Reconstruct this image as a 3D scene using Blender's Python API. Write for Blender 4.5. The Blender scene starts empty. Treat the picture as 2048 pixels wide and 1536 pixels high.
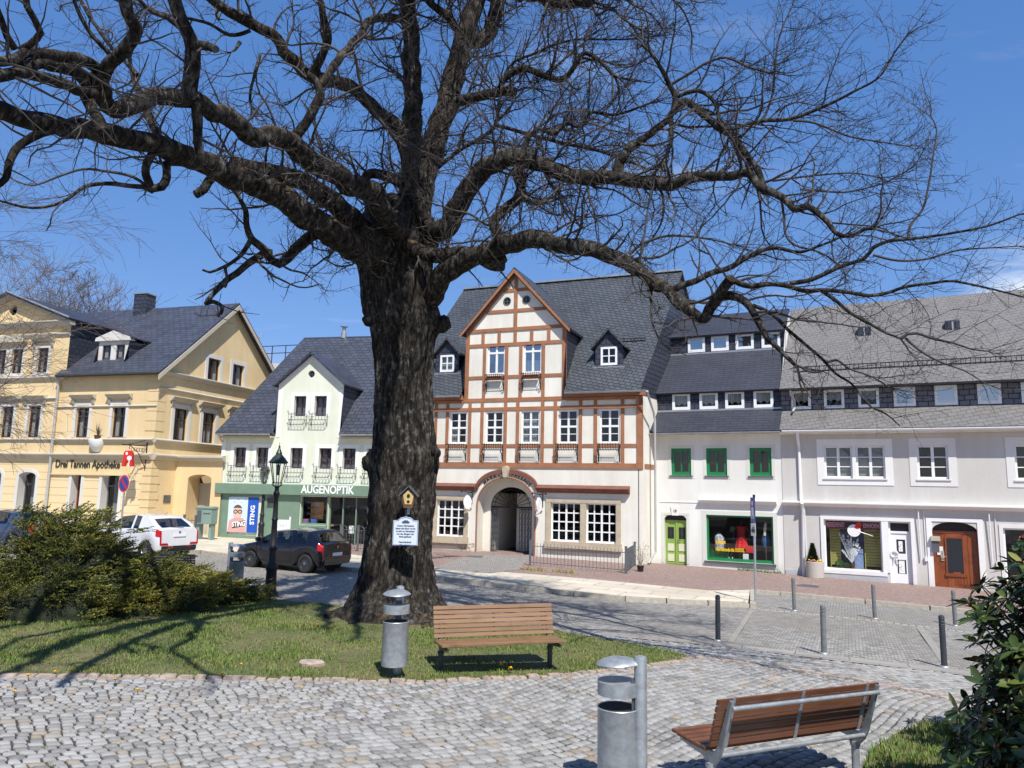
import bpy, bmesh, math, random
from mathutils import Vector, Matrix, noise, geometry
from math import sin, cos, pi, radians, sqrt, atan2
R = random.Random(7)
sc = bpy.context.scene
col = sc.collection
# ------------------------------------------------------------------ camera model
F_PX = 1500.0
CAM = Vector((0, 0, 2.5)); PITCH = radians(8.06); ROLL = radians(1.19)
_f = Vector((0, cos(PITCH), sin(PITCH))); _r0 = Vector((1, 0, 0)); _u0 = Vector((0, -sin(PITCH), cos(PITCH)))
_r = _r0 * cos(ROLL) + _u0 * sin(ROLL); _u = _u0 * cos(ROLL) - _r0 * sin(ROLL)
def ray(x, y): return _f + _r * ((x - 1024) / F_PX) - _u * ((y - 768) / F_PX)
def proj(p):
    d = Vector(p) - CAM; z = max(d.dot(_f), .01)
    return 1024 + F_PX * d.dot(_r) / z, 768 - F_PX * d.dot(_u) / z
def at(x, y, Y):
    d = ray(x, y); return CAM + d * (Y / d.y)
def smooth(a, b, x):
    t = min(1, max(0, (x - a) / (b - a))); return t * t * (3 - 2 * t)
def G(x, y): return -.026 * x - .008 * y - .12 * smooth(13, 18, y)     # lie of the land (road level)
def gp(x, y, off=0):
    d = ray(x, y); t = 10
    for _ in range(60):
        P = CAM + d * t; t += (P.z - G(P.x, P.y) - off) / (-d.z + 1e-9) * .7
    return CAM + d * t
class Fr:
    """a facade's own axes: a along the wall, w out of the wall towards the square, z up"""
    def __init__(s, o, deg):
        t = radians(deg); s.o = Vector((o[0], o[1], 0)); s.u = Vector((cos(t), sin(t), 0)); s.n = Vector((s.u.y, -s.u.x, 0))
    def P(s, a, w, z): return s.o + s.u * a + s.n * w + Vector((0, 0, z))
    def px(s, x, y, w=0):
        d = ray(x, y); o = s.o + s.n * w; q = o - CAM; q.z = 0
        t = q.dot(s.n) / d.dot(s.n); P = CAM + d * t
        return (P - s.o).dot(s.u), P.z
    def a(s, x, y, w=0): return s.px(x, y, w)[0]
    def z(s, x, y, w=0): return s.px(x, y, w)[1]
    def ground(s, a, w=0):
        p = s.P(a, w, 0); return G(p.x, p.y) + .12
# ------------------------------------------------------------------ mesh builder
class MB:
    def __init__(s, fr=None): s.v = []; s.f = []; s.m = []; s.fr = fr
    def add(s, pts, faces, mi=0):
        b = len(s.v)
        if s.fr: s.v.extend(s.fr.P(*p) for p in pts)
        else: s.v.extend(Vector(p) for p in pts)
        s.f.extend(tuple(i + b for i in f) for f in faces); s.m.extend([mi] * len(faces)); return s
    def box(s, x0, x1, y0, y1, z0, z1, mi=0):
        return s.add([(x0,y0,z0),(x1,y0,z0),(x1,y1,z0),(x0,y1,z0),(x0,y0,z1),(x1,y0,z1),(x1,y1,z1),(x0,y1,z1)],
                     [(0,3,2,1),(4,5,6,7),(0,1,5,4),(1,2,6,5),(2,3,7,6),(3,0,4,7)], mi)
    def poly(s, pts, mi=0): return s.add(pts, [tuple(range(len(pts)))], mi)
    def slab(s, pts, thick, mi=0):
        """a polygon given thickness against its normal"""
        P = [s.fr.P(*p) if s.fr else Vector(p) for p in pts]
        n = (P[1]-P[0]).cross(P[2]-P[0]).normalized()
        if n.z < -.01: n = -n
        Q = [p - n * thick for p in P]; k = len(P); b = len(s.v)
        s.v.extend(P + Q)
        fs = [tuple(range(k)), tuple(range(2*k-1, k-1, -1))] + [(i, (i+1) % k, k+(i+1) % k, k+i) for i in range(k)]
        s.f.extend(tuple(i+b for i in f) for f in fs); s.m.extend([mi]*len(fs)); return s
    def prism(s, loop, c0, c1, axis=1, mi=0):
        """2-D loop pushed along an axis: axis=1 -> loop is (a,z) pushed in w; 0 -> (w,z) pushed in a; 2 -> (a,w) pushed in z"""
        def mk(p, c): return (p[0], c, p[1]) if axis == 1 else ((c, p[0], p[1]) if axis == 0 else (p[0], p[1], c))
        k = len(loop); tri = geometry.tessellate_polygon([[Vector((p[0], p[1], 0)) for p in loop]])
        pts = [mk(p, c0) for p in loop] + [mk(p, c1) for p in loop]
        fs = [tuple(t) for t in tri] + [tuple(i+k for i in reversed(t)) for t in tri] + [(i, (i+1) % k, k+(i+1) % k, k+i) for i in range(k)]
        return s.add(pts, fs, mi)
    def tube(s, path, rad, n=8, mi=0, caps=True):
        P = [s.fr.P(*p) if s.fr else Vector(p) for p in path]
        rs = rad if isinstance(rad, (list, tuple)) else [rad] * len(P)
        b = len(s.v); up = None
        for i, p in enumerate(P):
            t = (P[min(i+1, len(P)-1)] - P[max(i-1, 0)])
            t = t.normalized() if t.length > 1e-9 else Vector((0,0,1))
            if up is None:
                up = Vector((0,0,1)) if abs(t.z) < .9 else Vector((1,0,0))
            e = t.cross(up)
            if e.length < 1e-4: e = t.cross(Vector((1,.3,.2)))
            e.normalize(); g = e.cross(t).normalized(); up = g
            for k in range(n):
                q = 2*pi*k/n; s.v.append(p + e*(cos(q)*rs[i]) + g*(sin(q)*rs[i]))
        for i in range(len(P)-1):
            for k in range(n):
                s.f.append((b+i*n+k, b+i*n+(k+1) % n, b+(i+1)*n+(k+1) % n, b+(i+1)*n+k)); s.m.append(mi)
        if caps:
            s.f.append(tuple(b+k for k in reversed(range(n)))); s.f.append(tuple(b+(len(P)-1)*n+k for k in range(n))); s.m += [mi, mi]
        return s
    def lathe(s, prof, c=(0,0,0), n=20, mi=0, sx=1, sy=1):
        b = []
        for r, z in prof:
            for k in range(n):
                q = 2*pi*k/n; b.append((c[0]+r*cos(q)*sx, c[1]+r*sin(q)*sy, c[2]+z))
        fs = [(i*n+k, i*n+(k+1) % n, (i+1)*n+(k+1) % n, (i+1)*n+k) for i in range(len(prof)-1) for k in range(n)]
        fs += [tuple(reversed(range(n))), tuple((len(prof)-1)*n+k for k in range(n))]
        return s.add(b, fs, mi)
    def wall(s, outline, holes=(), w=0, reveal=.16, mi=0, rmi=None):
        """(a,z) outline with openings; each opening gets reveal faces going back"""
        loops = [outline] + list(holes)
        tri = geometry.tessellate_polygon([[Vector((p[0], p[1], 0)) for p in l] for l in loops])
        flat = [p for l in loops for p in l]
        s.add([(p[0], w, p[1]) for p in flat], [tuple(t) for t in tri], mi)
        for h in holes:
            k = len(h)
            s.add([(p[0], w, p[1]) for p in h] + [(p[0], w-reveal, p[1]) for p in h], [(i, (i+1) % k, k+(i+1) % k, k+i) for i in range(k)], mi if rmi is None else rmi)
        return s
    def text(s, txt, place, size=.3, depth=.02, mi=0, xs=1.0, bold=0.0, align='CENTER'):
        """place maps (x, y, z) of the lettering to builder coordinates"""
        cu = bpy.data.curves.new('lettering', 'FONT'); cu.body = txt; cu.size = size; cu.extrude = depth/2; cu.align_x = align; cu.offset = bold; cu.resolution_u = 3
        o = bpy.data.objects.new('lettering', cu); col.objects.link(o)
        me = o.to_mesh(); pts = [place(v.co.x*xs, v.co.y, v.co.z + depth/2) for v in me.vertices]; fs = [tuple(p.vertices) for p in me.polygons]
        o.to_mesh_clear(); bpy.data.objects.remove(o); bpy.data.curves.remove(cu)
        return s.add(pts, fs, mi)
    def build(s, name, mats, parent=None, sharp=35, bevel=0, uv=True, smooth_all=True):
        if not s.f: return None
        if not isinstance(mats, (list, tuple)): mats = [mats]
        off = ROOT.get(parent.name, Vector((0,0,0))) if parent else Vector((0,0,0))
        me = bpy.data.meshes.new(name); me.from_pydata([v - off for v in s.v], [], s.f)
        for m in mats: me.materials.append(m)
        if len(mats) > 1: me.polygons.foreach_set('material_index', s.m)
        if bevel:
            bm = bmesh.new(); bm.from_mesh(me); bmesh.ops.remove_doubles(bm, verts=bm.verts, dist=1e-5); bmesh.ops.recalc_face_normals(bm, faces=bm.faces)
            es = [e for e in bm.edges if len(e.link_faces) == 2 and e.calc_face_angle(0) > .6]
            bmesh.ops.bevel(bm, geom=es, offset=bevel, segments=2, affect='EDGES', clamp_overlap=True); bm.to_mesh(me); bm.free()
        if uv and len(me.polygons) < 40000:
            L = me.uv_layers.new(name='UVMap'); data = [0.0]*(2*len(me.loops)); Z = Vector((0,0,1))
            for p in me.polygons:
                n = p.normal; U = Z.cross(n)
                if U.length < .05: U = Vector((1,0,0)); Vv = Vector((0,1,0))
                else:
                    U.normalize(); Vv = n.cross(U)
                    if Vv.z < 0: Vv = -Vv
                    if U.x < 0: U = -U
                for li in p.loop_indices:
                    c = me.vertices[me.loops[li].vertex_index].co + off; data[2*li] = c.dot(U); data[2*li+1] = c.dot(Vv)
            L.data.foreach_set('uv', data)
        if smooth_all:
            me.polygons.foreach_set('use_smooth', [True]*len(me.polygons)); me.set_sharp_from_angle(angle=radians(sharp))
        me.update()
        o = bpy.data.objects.new(name, me); col.objects.link(o)
        if parent: o.parent = parent; ROOT[o.name] = off
        return o
ROOT = {}
def tag(o, label=None, cat=None, group=None, kind=None):
    if label: o['label'] = label
    if cat: o['category'] = cat
    if group: o['group'] = group
    if kind: o['kind'] = kind
    return o
def thing(name, label, cat, loc, group=None, rz=0):
    o = bpy.data.objects.new(name, None); col.objects.link(o); o.location = loc; o.empty_display_size = .2
    ROOT[o.name] = Vector(loc); tag(o, label, cat, group)
    return o
def proto(name, label, cat, group=None):
    """a thing built round its own origin, placed afterwards"""
    return thing(name, label, cat, (0,0,0), group)
def place(o, loc, rz=0, rx=0, ry=0): o.location = loc; o.rotation_euler = (rx, ry, rz); return o
def copy_tree(o, parent=None):
    c = o.copy(); col.objects.link(c)
    if parent: c.parent = parent
    for ch in list(o.children): copy_tree(ch, c)
    return c
# ------------------------------------------------------------------ materials
def newmat(name):
    m = bpy.data.materials.new(name); m.use_nodes = True; nt = m.node_tree; b = nt.nodes['Principled BSDF']; return m, nt, b
def nd(nt, typ, ins=None, **kw):
    n = nt.nodes.new(typ)
    for k, v in kw.items(): setattr(n, k, v)
    for k, v in (ins or {}).items():
        if isinstance(v, bpy.types.NodeSocket): nt.links.new(v, n.inputs[k])
        else: n.inputs[k].default_value = v
    return n
def rgb(c): return (c[0], c[1], c[2], 1)
def ramp(nt, fac, stops):
    n = nt.nodes.new('ShaderNodeValToRGB'); nt.links.new(fac, n.inputs[0]); e = n.color_ramp.elements
    while len(e) < len(stops): e.new(.5)
    for i, (p, c) in enumerate(stops): e[i].position = p; e[i].color = rgb(c) if len(c) == 3 else c
    return n.outputs[0]
def mixc(nt, fac, a, b, mode='MIX'):
    n = nt.nodes.new('ShaderNodeMix'); n.data_type = 'RGBA'; n.blend_type = mode
    for s, v in ((0, fac), (6, a), (7, b)):
        if isinstance(v, bpy.types.NodeSocket): nt.links.new(v, n.inputs[s])
        else: n.inputs[s].default_value = rgb(v) if isinstance(v, (tuple, list)) else v
    return n.outputs[2]
def math_(nt, op, a, b=0.0, c=None):
    n = nt.nodes.new('ShaderNodeMath'); n.operation = op
    for s, v in ((0, a), (1, b)) + (((2, c),) if c is not None else ()):
        if isinstance(v, bpy.types.NodeSocket): nt.links.new(v, n.inputs[s])
        else: n.inputs[s].default_value = v
    return n.outputs[0]
def coords(nt, out='Object', scale=(1,1,1), rot=(0,0,0)):
    t = nt.nodes.new('ShaderNodeTexCoord'); mp = nd(nt, 'ShaderNodeMapping', {'Vector': t.outputs[out], 'Scale': scale, 'Rotation': rot}); return mp.outputs[0]
def noi(nt, vec, scale, detail=4, rough=.55): return nd(nt, 'ShaderNodeTexNoise', {'Vector': vec, 'Scale': scale, 'Detail': detail, 'Roughness': rough}).outputs['Fac']
def bump(nt, b, h, strength=.3, dist=.01, prev=None):
    n = nd(nt, 'ShaderNodeBump', {'Height': h, 'Strength': strength, 'Distance': dist})
    if prev is not None: nt.links.new(prev, n.inputs['Normal'])
    nt.links.new(n.outputs[0], b.inputs['Normal']); return n.outputs[0]
def simple(name, c, rough=.6, metal=0.0, var=.12, scale=3.0, bmp=.0, bscale=40.0, bdist=.01, spec=.5, coat=0.0):
    m, nt, b = newmat(name); v = coords(nt)
    f = noi(nt, v, scale, 6, .6)
    cc = mixc(nt, ramp(nt, f, [(.3, (0,0,0)), (.7, (1,1,1))]), tuple(x*(1-var) for x in c), tuple(min(1, x*(1+var)) for x in c))
    nt.links.new(cc, b.inputs['Base Color']); b.inputs['Roughness'].default_value = rough; b.inputs['Metallic'].default_value = metal
    b.inputs['Specular IOR Level'].default_value = spec; b.inputs['Coat Weight'].default_value = coat
    if bmp: bump(nt, b, noi(nt, v, bscale, 5, .6), bmp, bdist)
    return m
def plaster(name, c, grime=.14):
    m, nt, b = newmat(name); v = coords(nt)
    n1 = noi(nt, v, .55, 6, .65); vs = coords(nt, scale=(1.6, 1.6, .22)); n2 = noi(nt, vs, 1.4, 5, .6); n3 = noi(nt, v, 9, 4, .6)
    g = math_(nt, 'MULTIPLY', n1, n2)
    cc = mixc(nt, ramp(nt, g, [(.12, (1,1,1)), (.42, (0,0,0))]), c, tuple(x*(1-grime)*k for x, k in zip(c, (.97, .95, .9))))
    cc = mixc(nt, ramp(nt, n3, [(.35, (0,0,0)), (.75, (.35,.35,.35))]), cc, tuple(x*.93 for x in c))
    z = nd(nt, 'ShaderNodeSeparateXYZ', {0: coords(nt)}).outputs[2]; spl = math_(nt, 'MULTIPLY', ramp(nt, math_(nt, 'ADD', math_(nt, 'MULTIPLY', z, .6), math_(nt, 'MULTIPLY', noi(nt, v, 3.5, 6, .7), .55)), [(.28, (1,1,1)), (.62, (0,0,0))]), .5)
    cc = mixc(nt, spl, cc, tuple(x*k for x, k in zip(c, (.62, .60, .57)))); n5 = noi(nt, coords(nt, scale=(7, 7, .35)), 1.0, 4, .7)
    cc = mixc(nt, ramp(nt, math_(nt, 'MULTIPLY', n5, n1), [(.33, (0,0,0)), (.48, (.4,.4,.4))]), cc, tuple(x*.8 for x in c))
    nt.links.new(cc, b.inputs['Base Color']); b.inputs['Roughness'].default_value = .92; b.inputs['Specular IOR Level'].default_value = .2
    bump(nt, b, noi(nt, v, 90, 3, .6), .25, .006); return m
def slate(name, c, rw=.3, rh=.17, rot=0.0, var=.35, mort=.03, rough=.5, light=None):
    m, nt, b = newmat(name); v = coords(nt, 'UV', rot=(0, 0, rot))
    wv = nd(nt, 'ShaderNodeTexNoise', {'Vector': v, 'Scale': 1.6, 'Detail': 3.0})
    vv = nd(nt, 'ShaderNodeVectorMath', {0: v, 1: nd(nt, 'ShaderNodeVectorMath', {0: wv.outputs['Color'], 'Scale': .10}, operation='SCALE').outputs[0]}, operation='ADD').outputs[0]
    br = nd(nt, 'ShaderNodeTexBrick', {'Vector': vv, 'Color1': rgb(tuple(x*(1-var) for x in c)), 'Color2': rgb(tuple(x*(1+var) for x in c)), 'Mortar': rgb(tuple(x*.18 for x in c)),
        'Scale': 1.0, 'Mortar Size': rh*mort*1.6, 'Mortar Smooth': .3, 'Brick Width': rw, 'Row Height': rh, 'Bias': 0.0}, offset=.5)
    n = noi(nt, v, .7, 5, .6); n4 = noi(nt, v, 14, 4, .6)
    cc = mixc(nt, ramp(nt, n, [(.35, (0,0,0)), (.7, (.6,.6,.6))]), br.outputs['Color'], light or tuple(x*1.5 for x in c))
    cc = mixc(nt, math_(nt, 'MULTIPLY', br.outputs['Fac'], 1.0), cc, tuple(x*.18 for x in c))
    cc = mixc(nt, ramp(nt, n4, [(.45, (0,0,0)), (.8, (.4,.4,.4))]), cc, tuple(x*.6 for x in c))
    nt.links.new(cc, b.inputs['Base Color']); b.inputs['Roughness'].default_value = rough; b.inputs['Specular IOR Level'].default_value = .4
    # each course tilts: height rises towards the lower edge of a slate
    sep = nd(nt, 'ShaderNodeSeparateXYZ', {0: vv}); fr_ = math_(nt, 'FRACT', math_(nt, 'DIVIDE', sep.outputs[1], rh))
    h = math_(nt, 'SUBTRACT', math_(nt, 'MULTIPLY', math_(nt, 'SUBTRACT', 1.0, fr_), .7), math_(nt, 'MULTIPLY', br.outputs['Fac'], .8))
    bump(nt, b, h, .7, .02); return m
def courses(name, c, rh=.36, joint=.03):
    """rendered wall with ruled horizontal joints"""
    m, nt, b = newmat(name); v = coords(nt, 'UV'); sep = nd(nt, 'ShaderNodeSeparateXYZ', {0: v})
    f = math_(nt, 'FRACT', math_(nt, 'DIVIDE', sep.outputs[1], rh)); j = math_(nt, 'LESS_THAN', f, joint/rh)
    o = coords(nt); n = noi(nt, o, 1.2, 6, .6)
    cc = mixc(nt, ramp(nt, n, [(.3, (0,0,0)), (.75, (1,1,1))]), tuple(x*.93 for x in c), c)
    cc = mixc(nt, j, cc, tuple(x*.72 for x in c)); nt.links.new(cc, b.inputs['Base Color']); b.inputs['Roughness'].default_value = .9; b.inputs['Specular IOR Level'].default_value = .2
    bump(nt, b, math_(nt, 'SUBTRACT', 1.0, j), .8, .02); return m
def wood(name, c, c2, along='x', scale=1.0, rough=.55):
    m, nt, b = newmat(name); s = (2, 28, 28) if along == 'x' else (28, 28, 2)
    v = coords(nt, scale=tuple(k*scale for k in s)); n = noi(nt, v, 1.0, 5, .6); big = noi(nt, coords(nt), 2.2, 4, .6)
    isl = nd(nt, 'ShaderNodeNewGeometry').outputs['Random Per Island']
    cc = mixc(nt, ramp(nt, n, [(.3, (0,0,0)), (.7, (1,1,1))]), c, c2)
    cc = mixc(nt, math_(nt, 'MULTIPLY', isl, .45), cc, tuple(x*.55 for x in c))
    cc = mixc(nt, ramp(nt, big, [(.5, (0,0,0)), (.68, (.7,.7,.7))]), cc, tuple(x*.5 for x in c))
    nt.links.new(cc, b.inputs['Base Color']); b.inputs['Roughness'].default_value = rough; bump(nt, b, n, .3, .003); return m
def glassmat(name, tint=.7, lo=.07):
    m = bpy.data.materials.new(name); m.use_nodes = True; nt = m.node_tree; nt.nodes.clear()
    out = nt.nodes.new('ShaderNodeOutputMaterial'); t = nd(nt, 'ShaderNodeBsdfTransparent', {'Color': (tint, tint*1.02, tint*1.02, 1)})
    g = nd(nt, 'ShaderNodeBsdfGlossy', {'Color': (1,1,1,1), 'Roughness': .015}); f = nd(nt, 'ShaderNodeLayerWeight', {'Blend': .5}).outputs['Facing']
    fac = math_(nt, 'ADD', math_(nt, 'MULTIPLY', math_(nt, 'POWER', f, 4.0), .85), .035+lo); mx = nd(nt, 'ShaderNodeMixShader', {0: fac, 1: t.outputs[0], 2: g.outputs[0]}); nt.links.new(mx.outputs[0], out.inputs[0]); return m
def cloth(name, c):
    m, nt, b = newmat(name); v = coords(nt, scale=(1, 1, .05)); n = noi(nt, v, 22, 2, .5)
    nt.links.new(mixc(nt, n, tuple(x*.75 for x in c), c), b.inputs['Base Color']); b.inputs['Roughness'].default_value = .95; bump(nt, b, n, .6, .02); return m
M = {}
M['cream'] = plaster('cream_plaster', (.81, .785, .70), .2); M['white'] = plaster('white_plaster', (.80, .795, .75), .15); M['greywall'] = plaster('grey_plaster', (.62, .598, .568), .16)
M['palegreen'] = plaster('pale_green_plaster', (.72, .745, .615), .14); M['yellow'] = plaster('yellow_plaster', (.76, .585, .33), .14); M['yellow_course'] = courses('yellow_ruled_plaster', (.76, .595, .345))
M['trim'] = plaster('stone_trim', (.52, .475, .385), .15); M['palestone'] = plaster('pale_stone_trim', (.66, .64, .60), .1); M['whitetrim'] = plaster('white_trim', (.8, .8, .79), .05); M['greytrim'] = plaster('grey_trim', (.73, .72, .705), .06)
M['plinth'] = plaster('grey_plinth', (.48, .49, .53), .1)
M['beam'] = simple('brown_timber', (.32, .138, .066), .7, var=.18, scale=2.5, bmp=.3, bscale=30)
M['brownledge'] = simple('brown_ledge', (.17, .065, .04), .65, var=.2)
M['sandstone'] = simple('sandstone', (.45, .375, .27), .9, var=.15, scale=5, bmp=.4, bscale=60)
M['slate_old'] = slate('old_slate', (.060, .067, .076), .28, .18, radians(17), .24, .06)
M['slate_blue'] = slate('blue_slate', (.05, .056, .075), .36, .24, 0, .28, .04); M['slate_green'] = slate('dark_slate', (.055, .060, .073), .36, .2, radians(6), .25, .04)
M['slate_plain'] = slate('fine_slate', (.036, .039, .052), .5, .16, 0, .15, .03, .55); M['slate_grey'] = slate('weathered_grey_slate', (.158, .15, .143), .30, .2, radians(-14), .12, .02, .7, (.19, .18, .168))
M['slate_clad'] = slate('slate_cladding', (.035, .040, .058), .3, .22, 0, .2, .05, .5); M['slate_cladgrey'] = slate('grey_slate_cladding', (.13, .13, .145), .34, .2, 0, .2, .06, .6)
M['zinc'] = simple('zinc_sheet', (.42, .43, .44), .45, .7, .15, 4); M['whitepipe'] = simple('white_pipe', (.74, .74, .74), .5, 0, .05); M['greypipe'] = simple('grey_pipe', (.45, .44, .42), .5, .2, .1)
M['winwhite'] = simple('white_window_paint', (.80, .80, .79), .4, 0, .04); M['wingreen'] = simple('green_window_paint', (.012, .19, .06), .4, 0, .1); M['winbrown'] = simple('brown_window_paint', (.055, .03, .022), .4, 0, .1)
M['winpurple'] = simple('dark_window_paint', (.05, .032, .042), .4, 0, .1)
M['glass'] = glassmat('window_glass', .6, .02); M['shopglass'] = glassmat('shop_glass', .93, .005); M['blueglass'] = glassmat('reflecting_glass', .4, .34)
M['interior'] = simple('interior_gloom', (.032, .03, .034), .9, 0, .2, 1); M['curtain'] = cloth('white_curtain', (.75, .75, .73)); M['blind'] = simple('grey_blind', (.52, .57, .55), .8, 0, .04)  # interior: near-black colour carries the gloom of unlit rooms and displays
M['curtain_dark'] = cloth('mauve_curtain', (.36, .30, .36))
M['iron'] = simple('black_iron', (.018, .018, .02), .5, .3, .1); M['irongrey'] = simple('grey_iron', (.13, .14, .15), .5, .5, .15)
M['shopgreen'] = simple('green_shop_paint', (.155, .235, .165), .5, 0, .08); M['galv'] = simple('galvanised_steel', (.36, .385, .395), .45, .5, .22, 14); M['dark_in'] = simple('inside_black', (.012, .012, .014), .8)
M['red'] = simple('red_paint', (.56, .02, .015), .4, 0, .05); M['lettering_dark'] = simple('dark_lettering', (.025, .03, .02), .6); M['lettering_white'] = simple('white_lettering', (.8, .8, .78), .5, 0, .03)
M['doorbrown'] = wood('varnished_door_wood', (.235, .058, .016), (.29, .075, .022), 'z', .3, .4); M['doorgreen'] = simple('lime_green_door_paint', (.24, .36, .075), .5, 0, .12); M['doorpanel'] = simple('pale_door_panel', (.62, .64, .44), .6, 0, .08)
M['white_plastic'] = simple('white_plastic', (.78, .78, .77), .35, 0, .02); M['black'] = simple('black_plastic', (.012, .012, .013), .5); M['yellow_paint'] = simple('yellow_paint', (.8, .48, .01), .5, 0, .03)
M['blue_sign'] = simple('blue_sign', (.015, .05, .32), .4, 0, .04); M['concrete'] = simple('exposed_aggregate', (.46, .42, .37), .95, 0, .3, 60, .5, 80)
# ------------------------------------------------------------------ ground
def sheet(name, poly, off, m, step=1.0, z=None):
    """a ground sheet that follows the lie of the land"""
    pts = [Vector((p[0], p[1])) for p in poly]; n = len(pts)
    xs = [p.x for p in pts]; ys = [p.y for p in pts]
    def inside(x, y):
        c = False; j = n-1
        for i in range(n):
            if (pts[i].y > y) != (pts[j].y > y) and x < (pts[j].x-pts[i].x)*(y-pts[i].y)/(pts[j].y-pts[i].y)+pts[i].x: c = not c
            j = i
        return c
    g = []
    y = min(ys)+step/2
    while y < max(ys):
        x = min(xs)+step/2
        while x < max(xs):
            if inside(x, y): g.append(Vector((x, y)))
            x += step
        y += step
    v, e, f, *_ = geometry.delaunay_2d_cdt(pts+g, [], [list(range(n))], 1, 1e-5)
    mb = MB(); mb.add([(p.x, p.y, G(p.x, p.y)+off) for p in v], [tuple(t) for t in f])
    o = mb.build(name, m, uv=False); tag(o, kind='structure'); return o
def inpoly(poly, x, y):
    c = False; j = len(poly)-1
    for i in range(len(poly)):
        a, b = poly[i], poly[j]
        if (a[1] > y) != (b[1] > y) and x < (b[0]-a[0])*(y-a[1])/(b[1]-a[1])+a[0]: c = not c
        j = i
    return c
def setts(name, c, wx, wy, arc=0.0, var=.3, joint=.1, tint=(.9, 1, 1)):
    m, nt, b = newmat(name); v = coords(nt, 'Object', rot=(0, 0, radians(24)))
    sp = nd(nt, 'ShaderNodeSeparateXYZ', {0: v}); y = sp.outputs[1]
    if arc: y = math_(nt, 'ADD', y, math_(nt, 'MULTIPLY', math_(nt, 'ABSOLUTE', math_(nt, 'SINE', math_(nt, 'MULTIPLY', sp.outputs[0], pi/1.5))), arc))
    v2 = nd(nt, 'ShaderNodeCombineXYZ', {0: sp.outputs[0], 1: y, 2: 0.0}).outputs[0]
    w = nd(nt, 'ShaderNodeTexNoise', {'Vector': v, 'Scale': 6.0, 'Detail': 2.0})
    v3 = nd(nt, 'ShaderNodeVectorMath', {0: v2, 1: nd(nt, 'ShaderNodeVectorMath', {0: w.outputs['Color'], 'Scale': wy*.35}, operation='SCALE').outputs[0]}, operation='ADD').outputs[0]
    br = nd(nt, 'ShaderNodeTexBrick', {'Vector': v3, 'Color1': rgb(tuple(x*(1-var) for x in c)), 'Color2': rgb(tuple(min(1, x*(1+var)) for x in c)), 'Mortar': rgb(tuple(x*.42 for x in c)), 'Scale': 1.0,
        'Mortar Size': wy*joint, 'Mortar Smooth': .25, 'Brick Width': wx, 'Row Height': wy}, offset=.5)
    n = noi(nt, v, .35, 6, .65); n2 = noi(nt, v, 45, 3, .6)
    cc = mixc(nt, ramp(nt, n, [(.38, (0,0,0)), (.68, (.75,.75,.75))]), br.outputs['Color'], tuple(x*.72*k for x, k in zip(c, (1, .95, .88))))
    cc = mixc(nt, ramp(nt, n2, [(.3, (.3,.3,.3)), (.6, (0,0,0))]), cc, tuple(x*.55 for x in c))
    nt.links.new(cc, b.inputs['Base Color']); b.inputs['Roughness'].default_value = .75; b.inputs['Specular IOR Level'].default_value = .35
    h = math_(nt, 'ADD', math_(nt, 'MULTIPLY', math_(nt, 'SUBTRACT', 1.0, br.outputs['Fac']), 1.0), math_(nt, 'MULTIPLY', n2, .25))
    bump(nt, b, h, .9, .018); return m
M['road'] = setts('granite_setts', (.315, .297, .265), .125, .11, .34, .34, .075); M['bay'] = setts('bay_setts', (.315, .30, .272), .15, .13, 0, .22, .10)
M['mosaic'] = setts('pink_mosaic_paving', (.40, .285, .245), .075, .07, 0, .42, .13); M['slab'] = setts('sandstone_slabs', (.64, .575, .455), 1.25, .85, 0, .13, .02); M['greymosaic'] = setts('grey_mosaic_paving', (.36, .34, .31), .08, .08, 0, .4, .13)
M['kerb'] = simple('granite_kerb', (.40, .36, .29), .85, 0, .2, 8, .4, 60); M['joint'] = simple('joint_soil', (.05, .046, .038), .95, 0, .4, 5, .5, 60)
def grassground():
    m, nt, b = newmat('lawn_soil'); v = coords(nt); n = noi(nt, v, .9, 6, .65); n2 = noi(nt, v, 18, 5, .7)
    cc = mixc(nt, ramp(nt, n, [(.38, (0,0,0)), (.62, (1,1,1))]), (.085, .115, .03), (.19, .165, .07)); cc = mixc(nt, ramp(nt, n2, [(.35, (0,0,0)), (.7, (.7,.7,.7))]), cc, (.10, .08, .04))
    nt.links.new(cc, b.inputs['Base Color']); b.inputs['Roughness'].default_value = 1; bump(nt, b, n2, .8, .03); return m
M['soil'] = grassground()
def pt(x, y, off=0): p = gp(x, y, off); return (p.x, p.y)
# the base sheet, out to beyond the town
xs = [-400, -120, -60, -30, -15, 0, 15, 30, 60, 120, 400]; ys = [-120, -30, 0, 8, 13, 14, 15, 16, 17, 18, 25, 35, 50, 80, 150, 400]
mb = MB(); nx = len(xs); mb.add([(x, y, G(x, y)-.07) for y in ys for x in xs], [(j*nx+i, j*nx+i+1, (j+1)*nx+i+1, (j+1)*nx+i) for j in range(len(ys)-1) for i in range(nx-1)])
tag(mb.build('ground', M['greymosaic'], uv=False), kind='structure')
LAWN = [(-13, 9.0), (-8.5, 9.5)] + [pt(*q) for q in ((0,1352),(300,1353),(640,1360),(850,1364),(1130,1350),(1280,1335),(1355,1322),(1385,1316),(1350,1306),(1250,1285),(1110,1262),(885,1232),(690,1215),(550,1199))] + [(-7.5, 19.2), (-13, 21.5)]
kf = [pt(*q) for q in ((400,1108),(700,1143),(890,1163),(1050,1181),(1250,1203),(1500,1216))]      # kerb along the far side of the road
kb = [pt(1500, 1183, .06)] + [pt(*q) for q in ((1560,1192),(1730,1208),(2000,1235))]                 # kerb at the back of the bay
def ext(a, b, d):
    l = sqrt((b[0]-a[0])**2+(b[1]-a[1])**2); return (b[0]+(b[0]-a[0])/l*d, b[1]+(b[1]-a[1])/l*d)
kf = [ext(kf[1], kf[0], 40)] + kf; kb = kb + [ext(kb[-2], kb[-1], 14)]
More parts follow.
